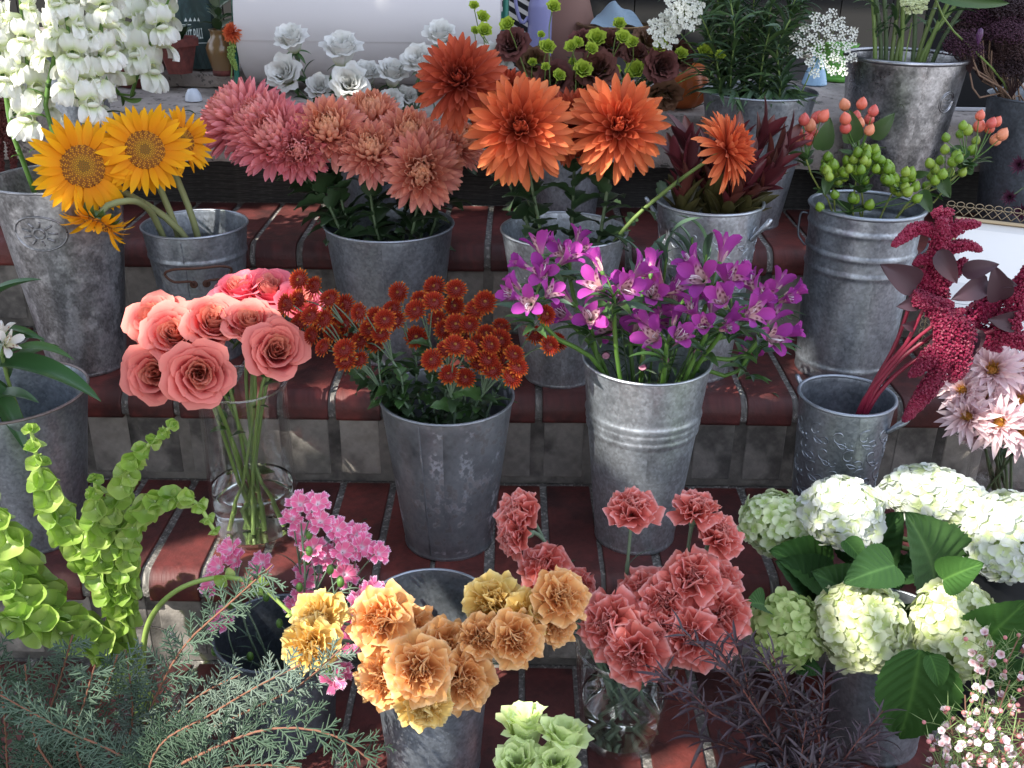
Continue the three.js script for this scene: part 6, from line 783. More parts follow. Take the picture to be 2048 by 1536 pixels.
// ---- dried brown seed heads, top right
{
  rnd = rng(512); const v = B.dry, straw = leafy([0.20, 0.125, 0.085], 0, 0.8), hm = [leafy([0.035, 0.016, 0.022], 0.05, 0.8), leafy([0.06, 0.028, 0.03], 0.05, 0.8), leafy([0.05, 0.012, 0.03], 0.05, 0.8)], words = ['low at the left', 'reaching left over the black panel', 'upper left', 'high, behind the left ones', 'low in the middle', 'in the middle', 'high in the middle', 'at the right edge', 'upper right corner', 'low right', 'at the back', 'leaning left under the shiny bucket rim'];
  const pos = [[1955, 110], [1930, 60], [1960, 40], [1985, 5], [2000, 120], [2010, 70], [2020, 20], [2045, 100], [2045, 40], [2030, 140], [1975, 75], [1925, 95]];
  pos.forEach(([px, py], i) => { const p = at(px, py, v.z + rr(-0.06, 0.08)), d = V((px - 2060) / 250, 1, 0.1).normalize(), s = cut('dried_seed_head', 'dried brown seed head, ' + words[i], 'dried flower', 'dried brown seed heads', v, p.clone().addScaledVector(d, -0.06), d, { mat: straw, r0: 0.0026, r1: 0.0018, lip: 0.75 }), list = [], f = p.clone().addScaledVector(d, -0.06), dots = []; const bead = new THREE.OctahedronGeometry(0.0022);
    for (let k = 0; k < 70; k++) { const a = k * GOLD, h = 1 - 1.3 * (k + 0.5) / 70, r = Math.sqrt(Math.max(0, 1 - h * h)), e = p.clone().add(V(Math.cos(a) * r, h * 0.8, Math.sin(a) * r).multiplyScalar(rr(0.026, 0.04))); coneBetween(f, e, 0.0006, list, 3, 0.6); for (let q = 0; q < 14; q++) { const o = V(rr(-1, 1), rr(-1, 1), rr(-1, 1)).multiplyScalar(0.009), z = e.clone().add(o).sub(s.base); dots.push(bead.clone().translate(z.x, z.y, z.z)); } }
    part(s.g, 'rays', rel(merge(list), s.base), hm[1], null, true); part(s.g, 'seeds', merge(dots), hm[i % 3], null, true);
    for (let k = 0; k < 2; k++) { const e = p.clone().add(V(rr(-0.05, 0.05), -0.07, rr(-0.03, 0.03))); } });
  for (let k = 0; k < 12; k++) { const px = 1968 + k * 8, p = at(px - 30 + rr(-25, 25), 90 + rr(-30, 20), v.z + rr(-0.05, 0.06)); cut('dried_stalk', 'bare straw coloured dried stalk, ' + ['first', 'second', 'third', 'fourth', 'fifth', 'sixth', 'seventh', 'eighth', 'ninth', 'tenth', 'eleventh', 'twelfth'][k] + ' from the left in the dark grey bucket', 'stem', 'bare dried stalks', v, p, V((px - 2060) / 200, 1, 0).normalize(), { mat: straw, r0: 0.0026, r1: 0.0018, lip: 0.8 }); }
  const lf = at(1870, -5, v.z + 0.1), tip = at(2040, 8, v.z + 0.12), s = cut('broad_leaf_stem', 'long green leaf with a purple bud at the upper right edge', 'foliage', null, v, lf, V(-0.6, 0.8, 0.2).normalize(), { mat: G.stem, r0: 0.003, r1: 0.002 }), m = part(s.g, 'leaf', leafLong, G.leaf, lf.clone().sub(s.base)); aim(m, tip.clone().sub(lf), toCam(lf)); m.scale.setScalar(lf.distanceTo(tip)); const bd = lathe([[0.001, 0], [0.3, 0.2], [0.42, 0.8], [0.2, 1.6], [0.001, 1.9]], 8), bp = at(1962, 55, v.z + 0.1), bm = part(s.g, 'bud', bd, leafy([0.09, 0.03, 0.10], 0.1, 0.35), bp.clone().sub(s.base)); bm.scale.setScalar(0.018); bm.rotation.z = Math.PI; part(s.g, 'branch', rel(tube([lf, at(1925, 5, v.z + 0.1), at(1958, 18, v.z + 0.1)], 0.0015, 0.001, 6, 4), s.base), G.stem);
  // dusky astrantia hanging in at the right edge
  const ab = leafy([0.10, 0.02, 0.055], 0.2, 0.6), pin = petal({ W: 0.2, prof: lance, bend: () => 0.3, nu: 2, nv: 4 }); [[2040, 330, 30, 'upper'], [2020, 395, 26, 'lower left'], [2045, 425, 30, 'lowest']].forEach(([px, py, rp, w], i) => { const p = at(px, py, v.z + 0.2), d = face(p, 0.1, 0.9, -0.4), base = V(v.c.x + 0.05, v.c.y + 0.016, v.c.z + 0.02), g = thing('astrantia', 'dusky plum astrantia hanging at the right picture edge, ' + w, 'flower', base, 'dusky plum astrantia'), c = curveOf([base, V(v.c.x + 0.04, v.top.y + 0.01, v.c.z + v.rt * 0.8), V(v.c.x + 0.06, v.top.y - 0.01, v.c.z + v.rt + 0.06), p]); part(g, 'stem', rel(tube(c, 0.002, 0.0014, 16, 5), base), G.stemDark); const s2 = { g, c, base, head: p, dir: d }, b = group('flower'); for (let k = 0; k < 60; k++) ringPetal(b, pin, ab, k * GOLD, R(lerp(88, 0, k / 60)), lerp(0.5, 1, k / 60)); bloom(s2, b, metres(rp * 0.8, p)); });
}
// ---------------------------------------------------------------- things on the ledge and beside the buckets
{
  // paper roll in its green cutter
  const a = at(470, 100, -0.45), b = at(1000, 100, -0.45), Wd = b.x - a.x, rad = 0.15, cx = (a.x + b.x) / 2, cy = YS + 0.018 + rad, cz = -0.61;
  const roll = thing('paper_roll', 'large roll of white wrapping paper in a green metal holder', 'paper roll', V(cx, YS + 0.001, cz)), paper = std({ color: lin(0.62, 0.59, 0.60), roughness: 0.85 });
  const cyl = new THREE.CylinderGeometry(rad, rad, Wd, 72, 1); cyl.rotateZ(Math.PI / 2); part(roll, 'paper', cyl, paper, V(0, 0.018 + rad, 0));
  const fl = sheet(1, 20, (u, v) => { const t = v * 1.9 - 0.2, ang = t; return [u * Wd / 2 * 0.997, 0.018 + rad + (rad + 0.0016) * Math.sin(ang), (rad + 0.0016) * Math.cos(ang)]; }); part(roll, 'loose_sheet', fl, paper);
  const green = std({ color: lin(0.012, 0.12, 0.085), roughness: 0.4, metalness: 0.3 });
  for (const s of [-1, 1]) { part(roll, 'holder_leg', tube([V(s * (Wd / 2 + 0.012), 0.0, 0.13), V(s * (Wd / 2 + 0.012), 0.15, 0.10), V(s * (Wd / 2 + 0.012), 0.36, 0.03)], 0.007, 0.007, 10, 8), green); part(roll, 'holder_leg', tube([V(s * (Wd / 2 + 0.012), 0.0, -0.13), V(s * (Wd / 2 + 0.012), 0.36, 0.0)], 0.007, 0.007, 4, 8), green); const core = new THREE.CylinderGeometry(0.03, 0.03, 0.03, 16); core.rotateZ(Math.PI / 2); part(roll, 'axle', core, green, V(s * (Wd / 2 + 0.004), 0.018 + rad, 0)); }
}
{
  const terra = std({ map: brickTex, color: lin(0.85, 0.95, 0.95), roughness: 0.85 }), soil = std({ color: lin(0.03, 0.022, 0.016), roughness: 1 }), Z2 = YS + 0.047;
  // pots: base pixel, surface height, radii
  const pot = (b, y, rb, rt, h, name, label, sides = 32) => { const c = onY(b[0], b[1], y), g = thing(name, label, 'plant pot', V(c.x, y + 0.002, c.z)); const k = (px) => metres(px, c); const prof = [[0.001, 0.0], [k(rb), 0], [lerp(k(rb), k(rt), 0.78), h * 0.78], [k(rt) * 1.04, h * 0.79], [k(rt) * 1.06, h], [k(rt) * 0.92, h], [k(rt) * 0.85, h * 0.84], [0.001, h * 0.82]], geo = lathe(prof, sides); geo.rotateY(0.4); if (sides < 12) { const g2 = geo.toNonIndexed(); g2.computeVertexNormals(); part(g, 'pot', g2, terra); } else part(g, 'pot', geo, terra); part(g, 'soil', new THREE.CylinderGeometry(k(rt) * 0.88, k(rt) * 0.86, 0.006, 20), soil, V(0, h * 0.84, 0)); return { g, c, h, r: k(rt) }; };
  const p1 = pot([360, 147], Z2, 26, 44, 0.085, 'terracotta_pot', 'six sided terracotta pot in front of the dark green bag', 6);
  const p2 = pot([285, 172], YS, 40, 52, 0.075, 'terracotta_pot', 'round terracotta pot behind the leaning snapdragon');
  const p3 = pot([205, 190], YS, 26, 36, 0.12, 'terracotta_pot', 'terracotta pot half hidden by the snapdragon stems');
  const fill = (p, n, L, m, geo = leafOval) => { for (let i = 0; i < n; i++) { const a = i * GOLD; outLeaf(p.g, geo, m, V(Math.sin(a) * 0.01, p.h * 0.86, Math.cos(a) * 0.01), V(Math.sin(a), rr(0.4, 1.6), Math.cos(a)), L * rr(0.7, 1.2)); } };
  fill(p1, 9, 0.05, G.leafDark); fill(p2, 16, 0.07, G.leafBlue, leafLance); fill(p3, 14, 0.08, G.leaf, leafLance);
  // glazed jug
  const jc = onY(449, 152, Z2), jg = thing('stoneware_jug', 'brown glazed stoneware jug beside the paper roll', 'jug', V(jc.x, Z2 + 0.002, jc.z)), k = (px) => metres(px * 0.92, jc); part(jg, 'body', lathe([[0.001, 0], [k(22), 0], [k(23), 0.012], [k(31), k(42)], [k(33), k(58)], [k(27), k(72)], [k(21), k(78)], [k(21), k(90)], [k(24), k(95)], [k(21), k(95)], [k(18), k(80)], [0.001, k(60)]], 40), new THREE.MeshPhysicalMaterial({ color: lin(0.15, 0.085, 0.03), roughness: 0.3, clearcoat: 0.7, clearcoatRoughness: 0.15 })); part(jg, 'foot', lathe([[0.001, 0.0005], [k(23.4), 0.0005], [k(24), 0.010], [k(23.6), 0.014]], 40), terra);
  const vm = leafy([0.16, 0.20, 0.13], 0.2, 0.5); for (let i = 0; i < 16; i++) { const a = i * GOLD; outLeaf(jg, leafOval, i % 2 ? vm : G.leafDark, V(Math.sin(a) * 0.008, k(95) + 0.004 * i, Math.cos(a) * 0.008), V(Math.sin(a), rr(0.2, 1.2), Math.cos(a)), rr(0.03, 0.045)); }
  part(jg, 'stem', tube([V(0, 0.03, 0), V(0, k(95), 0), V(0.005, k(95) + 0.07, 0)], 0.002, 0.0015, 6, 5), G.stemDark);
  // green amaranth and a yellow bloom hanging by the roll
  const base = V(jc.x + 0.03, Z2 + 0.003, jc.z + 0.05), g = thing('green_amaranth', 'lime green amaranth tassel hanging beside the paper roll', 'flower', base), top = at(466, 70, base.z), tas = [at(466, 85, base.z), at(462, 110, base.z), at(472, 138, base.z)]; tas.thick = 1; part(g, 'stem', rel(tube([base, base.clone().lerp(top, 0.5).add(V(-0.004, 0, -0.02)), top], 0.002, 0.0015, 8, 5), base), G.stem); plume(g, base, [tas], leafy([0.26, 0.38, 0.08], 0.2, 0.6), 5000, 0.011, new THREE.OctahedronGeometry(0.003)); const yb = orangeMum[0].clone(); yb.name = 'bloom'; yb.position.copy(at(465, 65, base.z)).sub(base); yb.scale.setScalar(0.028); aimY(yb, V(-0.3, 0.4, 0.8)); g.add(yb);
  // printed bag
  const cv = document.createElement('canvas'); cv.width = 256; cv.height = 320; const x = cv.getContext('2d'); x.fillStyle = '#14302f'; x.fillRect(0, 0, 256, 320); x.fillStyle = '#3c5a5a'; for (let i = 0; i < 60; i++) { const q = rng(i + 900); x.globalAlpha = 0.25; x.beginPath(); x.ellipse(q() * 256, 20 + q() * 130, 6 + q() * 18, 3 + q() * 8, q() * 3, 0, 7); x.fill(); } x.globalAlpha = 1; x.fillStyle = '#cfd6d2'; x.font = 'bold 46px sans-serif'; x.textAlign = 'center'; x.save(); x.translate(122, 215); x.rotate(-0.06); x.scale(0.56, 1.15); x.fillText('PETIT PALI', 0, 0); x.restore(); x.fillRect(30, 226, 196, 3); x.fillRect(60, 160, 60, 3); x.beginPath(); for (let i = 0; i < 4; i++) { x.moveTo(80 + i * 26, 150); x.lineTo(90 + i * 26, 136); x.lineTo(100 + i * 26, 150); } x.fill(); x.strokeStyle = '#0c1d1d'; x.lineWidth = 3; for (let i = 0; i < 9; i++) { x.beginPath(); x.moveTo(i * 32, 320); x.lineTo(i * 32 + 40, 245); x.moveTo(i * 32 + 40, 320); x.lineTo(i * 32, 245); x.stroke(); }
  const ct = new THREE.CanvasTexture(cv); ct.colorSpace = THREE.SRGBColorSpace; const bc = onY(386, 142, Z2); bc.z -= 0.06; const bw = metres(82, bc), bh = metres(165, bc), bag = thing('printed_bag', 'dark green printed bag with white lettering behind the terracotta pot', 'bag', V(bc.x, Z2 + 0.002, bc.z)), bm = std({ map: ct, roughness: 0.6 }), plain = std({ color: lin(0.012, 0.035, 0.035), roughness: 0.7 });
  part(bag, 'front', sheet(10, 12, (u, v) => [u * bw / 2 * (1 - 0.25 * v * v), v * bh, 0.035 * (1 - v * 0.8) + 0.006 * Math.sin(u * 5 + v * 7)]), bm); part(bag, 'back', sheet(6, 8, (u, v) => [-u * bw / 2 * (1 - 0.25 * v * v), v * bh, -0.035 * (1 - v * 0.8)]), plain); for (const s of [-1, 1]) part(bag, 'side', sheet(4, 8, (u, v) => [s * bw / 2 * (1 - 0.25 * v * v), v * bh, -s * u * 0.036 * (1 - v * 0.8)]), plain);
  // pale plate-like lid on the ledge and fallen bits
  const lc = onY(388, 203, YS), lid = lathe([[0.001, 0.030], [metres(9, lc), 0.028], [metres(15, lc), 0.016], [metres(17, lc), 0.002], [metres(16, lc), 0.0005]], 28), lm = new THREE.Mesh(lid, std({ color: lin(0.55, 0.60, 0.68), roughness: 0.3 })); lm.name = 'domed_bowl'; lm.position.set(lc.x, YS + 0.0015, lc.z); scene.add(lm); tag(lm, 'small white domed bowl lying upside down on the stone ledge', 'bowl');
  [[365, 222, 0.04, 1.2], [248, 198, 0.022, 0.4], [318, 176, 0.018, -1]].forEach(([px, py, L, r], i) => { const c = onY(px, py, YS + 0.003), m = new THREE.Mesh(leafLance, G.leafDark); m.name = numbered('fallen_leaf'); m.position.copy(c); m.position.y = YS + 0.002; m.rotation.y = r; m.scale.setScalar(L); scene.add(m); tag(m, 'dark fallen leaf on the stone ledge, ' + ['nearest the sunflowers', 'beside the snapdragon stems', 'in front of the round pot'][i], 'leaf', 'fallen leaves on the ledge'); });
}
{
  // pumpkin
  const c = onY(1366, 222, YS), rp = metres(58, c), g = thing('pumpkin', 'orange pumpkin on the stone ledge', 'pumpkin', V(c.x, YS + 0.001, c.z - rp * 0.5)), h = metres(96, c);
  const body = sheet(96, 22, (u, v) => { const a = u * Math.PI, th = v * Math.PI, rib = 1 - 0.065 * Math.pow(Math.abs(Math.cos(a * 5)), 3.5) * Math.sin(th), r = rp * Math.pow(Math.sin(th), 0.8) * rib; return [Math.sin(a) * r, h * 0.5 * (1 - Math.cos(th)) * 0.97 - 0.006 * Math.exp(-Math.pow((th - Math.PI) / 0.35, 2)), Math.cos(a) * r]; });
  part(g, 'body', body, std({ color: lin(0.42, 0.095, 0.012), roughness: 0.45, bumpMap: galvBump, bumpScale: 0.001 })); part(g, 'stalk', tube([V(0, h * 0.92, 0), V(0.004, h * 1.02, 0), V(0.015, h * 1.14, 0.004)], 0.011, 0.007, 8, 7), std({ color: lin(0.16, 0.13, 0.05), roughness: 0.9 }));
  // lavender bottle
  const bc = onY(1080, 185, YS), k = (px) => metres(px, bc), bt = thing('drink_bottle', 'lavender insulated bottle with a loop handle behind the brown blooms', 'bottle', V(bc.x, YS + 0.001, bc.z - 0.2)), lav = std({ color: lin(0.22, 0.22, 0.42), roughness: 0.45 }), R0 = 0.032; part(bt, 'body', lathe([[0.001, 0], [R0, 0], [R0 * 1.02, 0.01], [R0 * 1.02, 0.19], [R0 * 0.97, 0.195], [R0 * 0.97, 0.2], [R0 * 0.78, 0.215], [R0 * 0.78, 0.235], [0.001, 0.235]], 36), lav); part(bt, 'cap', lathe([[0.001, 0], [R0 * 0.86, 0], [R0 * 0.86, 0.045], [R0 * 0.8, 0.05], [0.001, 0.05]], 32), lav, V(0, 0.2355, 0)); part(bt, 'handle', tube([V(-R0 * 0.8, 0.27, 0), V(-R0 * 1.9, 0.28, 0.01), V(-R0 * 2.1, 0.21, 0.015), V(-R0 * 1.5, 0.15, 0.01), V(-R0 * 1.0, 0.165, 0)], 0.005, 0.005, 20, 7), lav);
  // striped bag cloth behind
  const sc = document.createElement('canvas'); sc.width = sc.height = 128; const x = sc.getContext('2d'); x.fillStyle = '#d8d4cf'; x.fillRect(0, 0, 128, 128); x.fillStyle = '#16161a'; for (let i = -4; i < 8; i++) { x.save(); x.translate(0, i * 32); x.rotate(0.5); x.fillRect(-60, 0, 300, 15); x.restore(); } const st = new THREE.CanvasTexture(sc); st.colorSpace = THREE.SRGBColorSpace; st.wrapS = st.wrapT = THREE.RepeatWrapping; st.repeat.set(6, 6);
  const tc = V(bc.x - 0.02, YS + 0.001, bc.z - 0.42), tt = thing('striped_bag', 'black and white striped bag behind the lavender bottle', 'bag', tc); part(tt, 'front', sheet(8, 8, (u, v) => [u * 0.10, v * 0.34, 0.05 - 0.03 * v + 0.006 * Math.sin(u * 4 + v * 5)], null, [0.3, 0.5]), std({ map: st, roughness: 0.8 })); part(tt, 'back', sheet(4, 4, (u, v) => [-u * 0.10, v * 0.34, -0.05 + 0.03 * v], null, [0.3, 0.5]), std({ map: st, roughness: 0.8 }));
  // clay coloured bowl, tray with blue striped cloth
  const wc = V(at(1135, 60, -0.95).x, YS + 0.001, -0.95), wv = thing('clay_vase', 'dusky pink clay vase behind the lime buds', 'vase', wc); part(wv, 'body', lathe([[0.001, 0], [0.05, 0], [0.075, 0.06], [0.08, 0.13], [0.06, 0.2], [0.045, 0.26], [0.05, 0.28], [0.043, 0.28], [0.036, 0.25], [0.001, 0.2]], 40), std({ color: lin(0.20, 0.105, 0.085), roughness: 0.7 }));
  const tr = at(1225, 48, -0.85), ty = tr.y, tg = thing('serving_tray', 'oval brass rimmed tray on a stand behind the lime buds', 'tray', V(tr.x, YS + 0.001, -0.85)), brass = std({ color: lin(0.25, 0.16, 0.08), metalness: 0.8, roughness: 0.35 }), hh = ty - YS; const disk = lathe([[0.001, 0], [0.085, 0], [0.098, 0.008], [0.1, 0.012], [0.096, 0.012], [0.084, 0.004], [0.001, 0.003]], 44); part(tg, 'plate', disk, brass, V(0, hh - 0.012, 0)); part(tg, 'stand', lathe([[0.001, 0], [0.05, 0], [0.04, 0.01], [0.012, 0.03], [0.012, hh - 0.013], [0.001, hh - 0.013]], 24), std({ color: lin(0.05, 0.04, 0.035), roughness: 0.6 }));
  const cc = document.createElement('canvas'); cc.width = cc.height = 128; const y = cc.getContext('2d'); y.fillStyle = '#93a7b6'; y.fillRect(0, 0, 128, 128); y.strokeStyle = '#5c7183'; y.lineWidth = 3; for (let i = 0; i < 9; i++) { y.beginPath(); y.moveTo(0, i * 16); y.lineTo(128, i * 16 + 4); y.stroke(); } const ct = new THREE.CanvasTexture(cc); ct.colorSpace = THREE.SRGBColorSpace; ct.wrapS = ct.wrapT = THREE.RepeatWrapping; ct.repeat.set(5, 8);
  const cl = new THREE.Mesh(sheet(12, 12, (u, v) => { const w = lerp(0.075, 0.05, v); return [u * w + 0.01, 0.012 + 0.055 * v * (1 - 0.6 * Math.abs(u)) + 0.006 * Math.sin(u * 5 + v * 3), 0.06 - 0.12 * v]; }, null, [0.3, 0.25]), std({ map: ct, roughness: 0.85, side: THREE.DoubleSide })); cl.name = 'folded_cloth'; cl.position.set(tr.x, ty - 0.012, -0.85); scene.add(cl); tag(cl, 'blue striped folded cloth lying on the tray', 'cloth');
  // spray bottle foot and green hose handle beside the shiny bucket
  const sb = onY(1628, 170, YS), sg = thing('spray_bottle', 'light blue plastic spray bottle behind the white lace flower', 'bottle', V(sb.x, YS + 0.001, sb.z)), k2 = (p) => metres(p, sb); part(sg, 'body', lathe([[0.001, 0], [k2(24), 0], [k2(25), 0.004], [k2(20), 0.03], [k2(11), 0.065], [k2(9), 0.075], [0.001, 0.075]], 28), std({ color: lin(0.35, 0.55, 0.75), roughness: 0.35 })); const cg = std({ color: lin(0.12, 0.45, 0.05), roughness: 0.4 }); part(sg, 'trigger_head', new RoundedBoxGeometry(0.022, 0.03, 0.05, 2, 0.005), cg, V(0, 0.0905, 0.008)); part(sg, 'trigger', tube([V(0, 0.08, 0.03), V(0, 0.06, 0.045), V(0, 0.045, 0.04)], 0.003, 0.0025, 6, 6), cg);
  const gb = onY(1672, 168, YS), tub = new THREE.Mesh(lathe([[0.001, 0], [0.045, 0], [0.05, 0.004], [0.05, 0.012], [0.046, 0.014], [0.043, 0.09], [0.048, 0.1], [0.044, 0.1], [0.038, 0.012], [0.001, 0.01]], 32), std({ color: lin(0.14, 0.40, 0.06), roughness: 0.4 })); tub.name = 'green_tub'; tub.position.set(gb.x + 0.02, YS + 0.001, gb.z - 0.06); scene.add(tub); tag(tub, 'bright green plastic tub half hidden by the shiny bucket', 'tub');
  // black panel with a pale lower edge
  const p0 = at(1830, 218, -0.42), p1 = at(2040, 218, -0.42), pg = thing('black_board', 'black board with a pale lower edge between the two right hand buckets', 'board', V((p0.x + p1.x) / 2, YS + 0.001, -0.42)); part(pg, 'panel', new RoundedBoxGeometry(p1.x - p0.x, 0.26, 0.012, 2, 0.003), std({ color: lin(0.003, 0.003, 0.004), roughness: 0.9 }), V(0, 0.14, -0.012)); part(pg, 'edge_strip', new RoundedBoxGeometry(p1.x - p0.x, 0.009, 0.016, 1, 0.002), std({ color: lin(0.5, 0.5, 0.52), roughness: 0.5 }), V(0, 0.0047, -0.010)); part(pg, 'foot', new THREE.BoxGeometry(0.12, 0.01, 0.08), M.darkWall, V(0, 0.005, -0.06)); pg.rotation.x = -0.1;
}
{
  // framed sign leaning back on the second step
  const cv = document.createElement('canvas'); cv.width = 640; cv.height = 760; const x = cv.getContext('2d'); x.fillStyle = '#d9dbdd'; x.fillRect(0, 0, 640, 760); x.fillStyle = '#eceded'; x.fillRect(40, 40, 560, 330); x.fillStyle = '#3f464c'; x.textAlign = 'left'; x.font = '26px sans-serif';
  const spaced = (t, px, py, gap) => { for (const ch of t) { x.fillText(ch, px, py); px += x.measureText(ch).width + gap; } };
  x.font = '24px sans-serif'; spaced('SCAN', 330, 415, 9); x.fillRect(30, 500, 580, 3); x.font = 'bold 34px sans-serif'; x.fillText('Instagram', 60, 560); x.fillText('TikTok', 400, 560); x.font = '26px sans-serif'; x.fillStyle = '#6b7379'; x.fillText('@theflowerstandlagu', 36, 604); x.fillText('@theflowerstandlagu', 332, 604); x.strokeStyle = '#d98a2b'; x.lineWidth = 4; x.beginPath(); x.moveTo(350, 558); x.lineTo(374, 534); x.moveTo(356, 534); x.lineTo(375, 534); x.lineTo(375, 553); x.stroke(); x.fillStyle = '#454c52'; x.font = '46px serif'; x.fillText('TING', 420, 690); x.font = '40px serif'; x.fillText('NOW', 412, 740);
  const ct = new THREE.CanvasTexture(cv); ct.colorSpace = THREE.SRGBColorSpace;
  const foot = onY(1975, 770, YB), Wp = metres(215, foot), Hp = Wp * 1.16, tilt = R(-17), z0 = foot.z - 0.06, g = thing('framed_sign', 'framed printed sign in an openwork gilt frame, leaning behind the crimson amaranth', 'sign', V(foot.x + 0.022, YB + 0.02, z0)); g.rotation.order = 'YXZ'; g.rotation.set(tilt, R(-9), R(-3.5));
  const gilt = std({ color: lin(0.32, 0.25, 0.16), metalness: 0.85, roughness: 0.38 }), dark = std({ color: lin(0.05, 0.04, 0.03), metalness: 0.6, roughness: 0.5 });
  const pl = new THREE.PlaneGeometry(Wp, Hp); part(g, 'print', pl, std({ map: ct, roughness: 0.5 }), V(0, Hp / 2 + 0.03, 0)); part(g, 'backing', new THREE.BoxGeometry(Wp + 0.02, Hp + 0.02, 0.006), dark, V(0, Hp / 2 + 0.03, -0.006));
  const gp = new THREE.PlaneGeometry(Wp, Hp); part(g, 'glass_pane', gp, new THREE.MeshPhysicalMaterial({ color: 0xffffff, roughness: 0.02, transmission: 1, thickness: 0, ior: 1.5 }), V(0, Hp / 2 + 0.03, 0.004));
  const bar = (w, h, px, py) => part(g, 'inner_frame', new RoundedBoxGeometry(w, h, 0.012, 2, 0.003), gilt, V(px, py, 0.002)); bar(Wp + 0.02, 0.009, 0, Hp + 0.0345); bar(Wp + 0.02, 0.009, 0, 0.0255); bar(0.009, Hp, -Wp / 2 - 0.0045, Hp / 2 + 0.03); bar(0.009, Hp, Wp / 2 + 0.0045, Hp / 2 + 0.03);
  const lace = (len, n) => { const list = [], pit = len / n; for (let i = 0; i < n; i++) { const c = (i + 0.5) * pit - len / 2; for (const s of [-1, 1]) list.push(tube([V(c - s * pit * 0.5, 0.004, 0), V(c, 0.013, 0.001), V(c + s * pit * 0.5, 0.022, 0)], 0.0009, 0.0009, 5, 4)); list.push(tube(Array.from({ length: 7 }, (_, k) => V(c + Math.cos(k) * pit * 0.42, 0.026 + Math.sin(k) * 0.005, 0.001)), 0.0011, 0.0011, 10, 4)); } list.push(tube([V(-len / 2, 0.022, 0), V(0, 0.022, 0), V(len / 2, 0.022, 0)], 0.0012, 0.0012, 6, 4)); return merge(list); };
  const t = part(g, 'openwork_border', lace(Wp + 0.06, 15), gilt, V(0, Hp + 0.037, 0)); for (const s of [-1, 1]) { const m = part(g, 'openwork_border', lace(Hp + 0.03, 20), gilt, V(s * (Wp / 2 + 0.008), Hp / 2 + 0.03, 0)); m.rotation.z = -s * Math.PI / 2; }
  part(g, 'prop', tube([V(0, Hp * 0.6, -0.012), V(0, 0.05, -0.07), V(0, -0.008, -0.1)], 0.004, 0.004, 6, 6), dark);
}
[[1543, 786, YB, 0.022, 0.6, 'on the second step below the alstroemeria'], [724, 1042, YC, 0.016, 2.2, 'on the third step by the weathered bucket'], [1150, 1120, YC, 0.018, -0.7, 'on the third step between two buckets']].forEach(([px, py, y, L, r, w]) => { const c = onY(px, py, y + 0.003), m = new THREE.Mesh(leafLance, G.leafDark); m.name = numbered('fallen_leaf'); m.position.set(c.x, y + 0.003, c.z); m.rotation.y = r; m.scale.setScalar(L); scene.add(m); tag(m, 'small dark fallen leaf ' + w, 'leaf', 'fallen leaves on the steps'); });
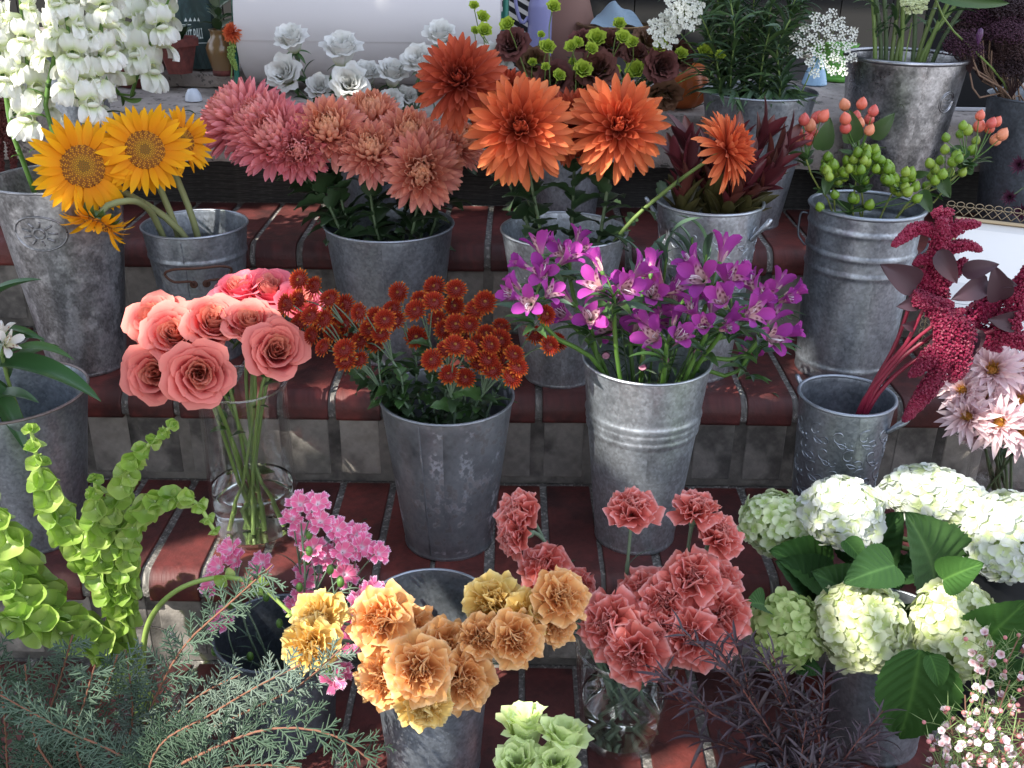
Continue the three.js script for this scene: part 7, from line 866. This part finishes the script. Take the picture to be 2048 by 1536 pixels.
// ---------------------------------------------------------------- the street tree in front, left of the viewer: its crown shades the stand and lets patches of sun through
{
  rnd = rng(909);
  const gaps = [[1270, 850, 0.5, 0.10], [1340, 780, 0.5, 0.08], [400, 615, 0.45, 0.12], [520, 590, 0.4, 0.08], [90, 1000, 0.75, 0.16], [60, 1180, 0.8, 0.13], [250, 950, 0.75, 0.06], [60, 100, 0.1, 0.16], [260, 120, 0, 0.13], [135, 340, 0.2, 0.07], [60, 370, 0.15, 0.05], [780, 1230, 0.8, 0.08], [850, 1350, 0.9, 0.10], [1020, 1220, 0.8, 0.09], [640, 1260, 0.85, 0.07], [1690, 1010, 0.65, 0.09], [1860, 970, 0.6, 0.09], [1740, 1230, 0.85, 0.08], [1920, 1230, 0.85, 0.10], [2010, 1050, 0.7, 0.08], [1440, 520, 0.4, 0.08], [1220, 560, 0.45, 0.07], [1215, 450, 0.2, 0.04], [680, 150, -0.1, 0.07], [1345, 450, 0.2, 0.05], [1850, 790, 0.3, 0.05], [1110, 1003, 0.33, 0.04], [650, 1480, 1.1, 0.10], [420, 1470, 1.1, 0.12], [200, 1330, 1.0, 0.08], [360, 1330, 1.0, 0.06], [1790, 230, -0.1, 0.06], [1980, 790, 0.5, 0.09], [590, 590, 0.5, 0.05], [1090, 1440, 1.05, 0.07], [1300, 1240, 0.85, 0.05], [850, 330, 0.4, 0.06], [1230, 200, 0.3, 0.04], [620, 1040, 0.75, 0.06], [1990, 1450, 1.05, 0.09], [30, 610, 0.5, 0.06]].map(([x, y, z, r]) => [at(x, y, z), r]);
  const mid = V(0, 0.9, 0.35).addScaledVector(SUN, 3.3), ex = V(0, 1, 0).cross(SUN).normalize(), ey = SUN.clone().cross(ex), foot = V(-3.3, 0, 3.4), g = thing('street_tree', 'broad leaved street tree beside the viewer, shading the flower stand', 'tree', foot);
  const leaf = petal({ W: 0.62, prof: ovate, bend: (v) => 0.2 - 0.5 * v, fold: 0.15, nu: 2, nv: 3 }), list = [], crownTop = mid.clone();
  part(g, 'trunk', rel(tube([foot, foot.clone().add(V(0.1, 1.2, -0.1)), foot.clone().lerp(mid, 0.45).add(V(0, 0.6, 0)), mid.clone().addScaledVector(SUN, 0.3)], 0.16, 0.06, 20, 12), foot), std({ color: lin(0.12, 0.09, 0.07), roughness: 0.95, bumpMap: grit, bumpScale: 0.01 }));
  for (let i = 0; i < 7; i++) { const a = i * 0.9, e = mid.clone().addScaledVector(ex, Math.cos(a) * 1.3).addScaledVector(ey, Math.sin(a) * 1.1); let ok = true; const m = foot.clone().lerp(mid, 0.6).add(V(0, 0.5, 0)); for (const [p, r] of gaps) for (let k = 0; k <= 8; k++) { const q = m.clone().lerp(e, k / 8).sub(p), al = q.dot(SUN); if (q.addScaledVector(SUN, -al).length() < r + 0.03) ok = false; } if (ok) part(g, 'limb', rel(tube([m, m.clone().lerp(e, 0.5).add(V(0, 0.12, 0)), e], 0.05, 0.015, 10, 8), foot), G.stemBrown); }
  let n = 0; while (n < 21000) { n++; const a = rnd() * 6.283, r = Math.sqrt(rnd()) * 2.0, p = mid.clone().addScaledVector(ex, Math.cos(a) * r).addScaledVector(ey, Math.sin(a) * r * 0.85).addScaledVector(SUN, rr(-0.45, 0.55) * Math.sqrt(1.05 - r * r / 4.2)); let ok = true; for (const [q, gr] of gaps) { const d = p.clone().sub(q), al = d.dot(SUN); if (d.addScaledVector(SUN, -al).length() < gr + 0.012) { ok = false; break; } } if (!ok) continue; list.push(placed(leaf, p.sub(foot), V(rr(-1, 1), rr(-0.6, 0.3), rr(-1, 1)), rr(0.085, 0.13), SUN, rr(-0.6, 0.6))); }
  part(g, 'crown', merge(list), leafy([0.06, 0.12, 0.03], 0.25, 0.6), null, true);
}
// ---------------------------------------------------------------- shadows on, draw
scene.traverse((o) => { if (o.isMesh) { o.castShadow = true; o.receiveShadow = true; } });
renderer.render(scene, camera);
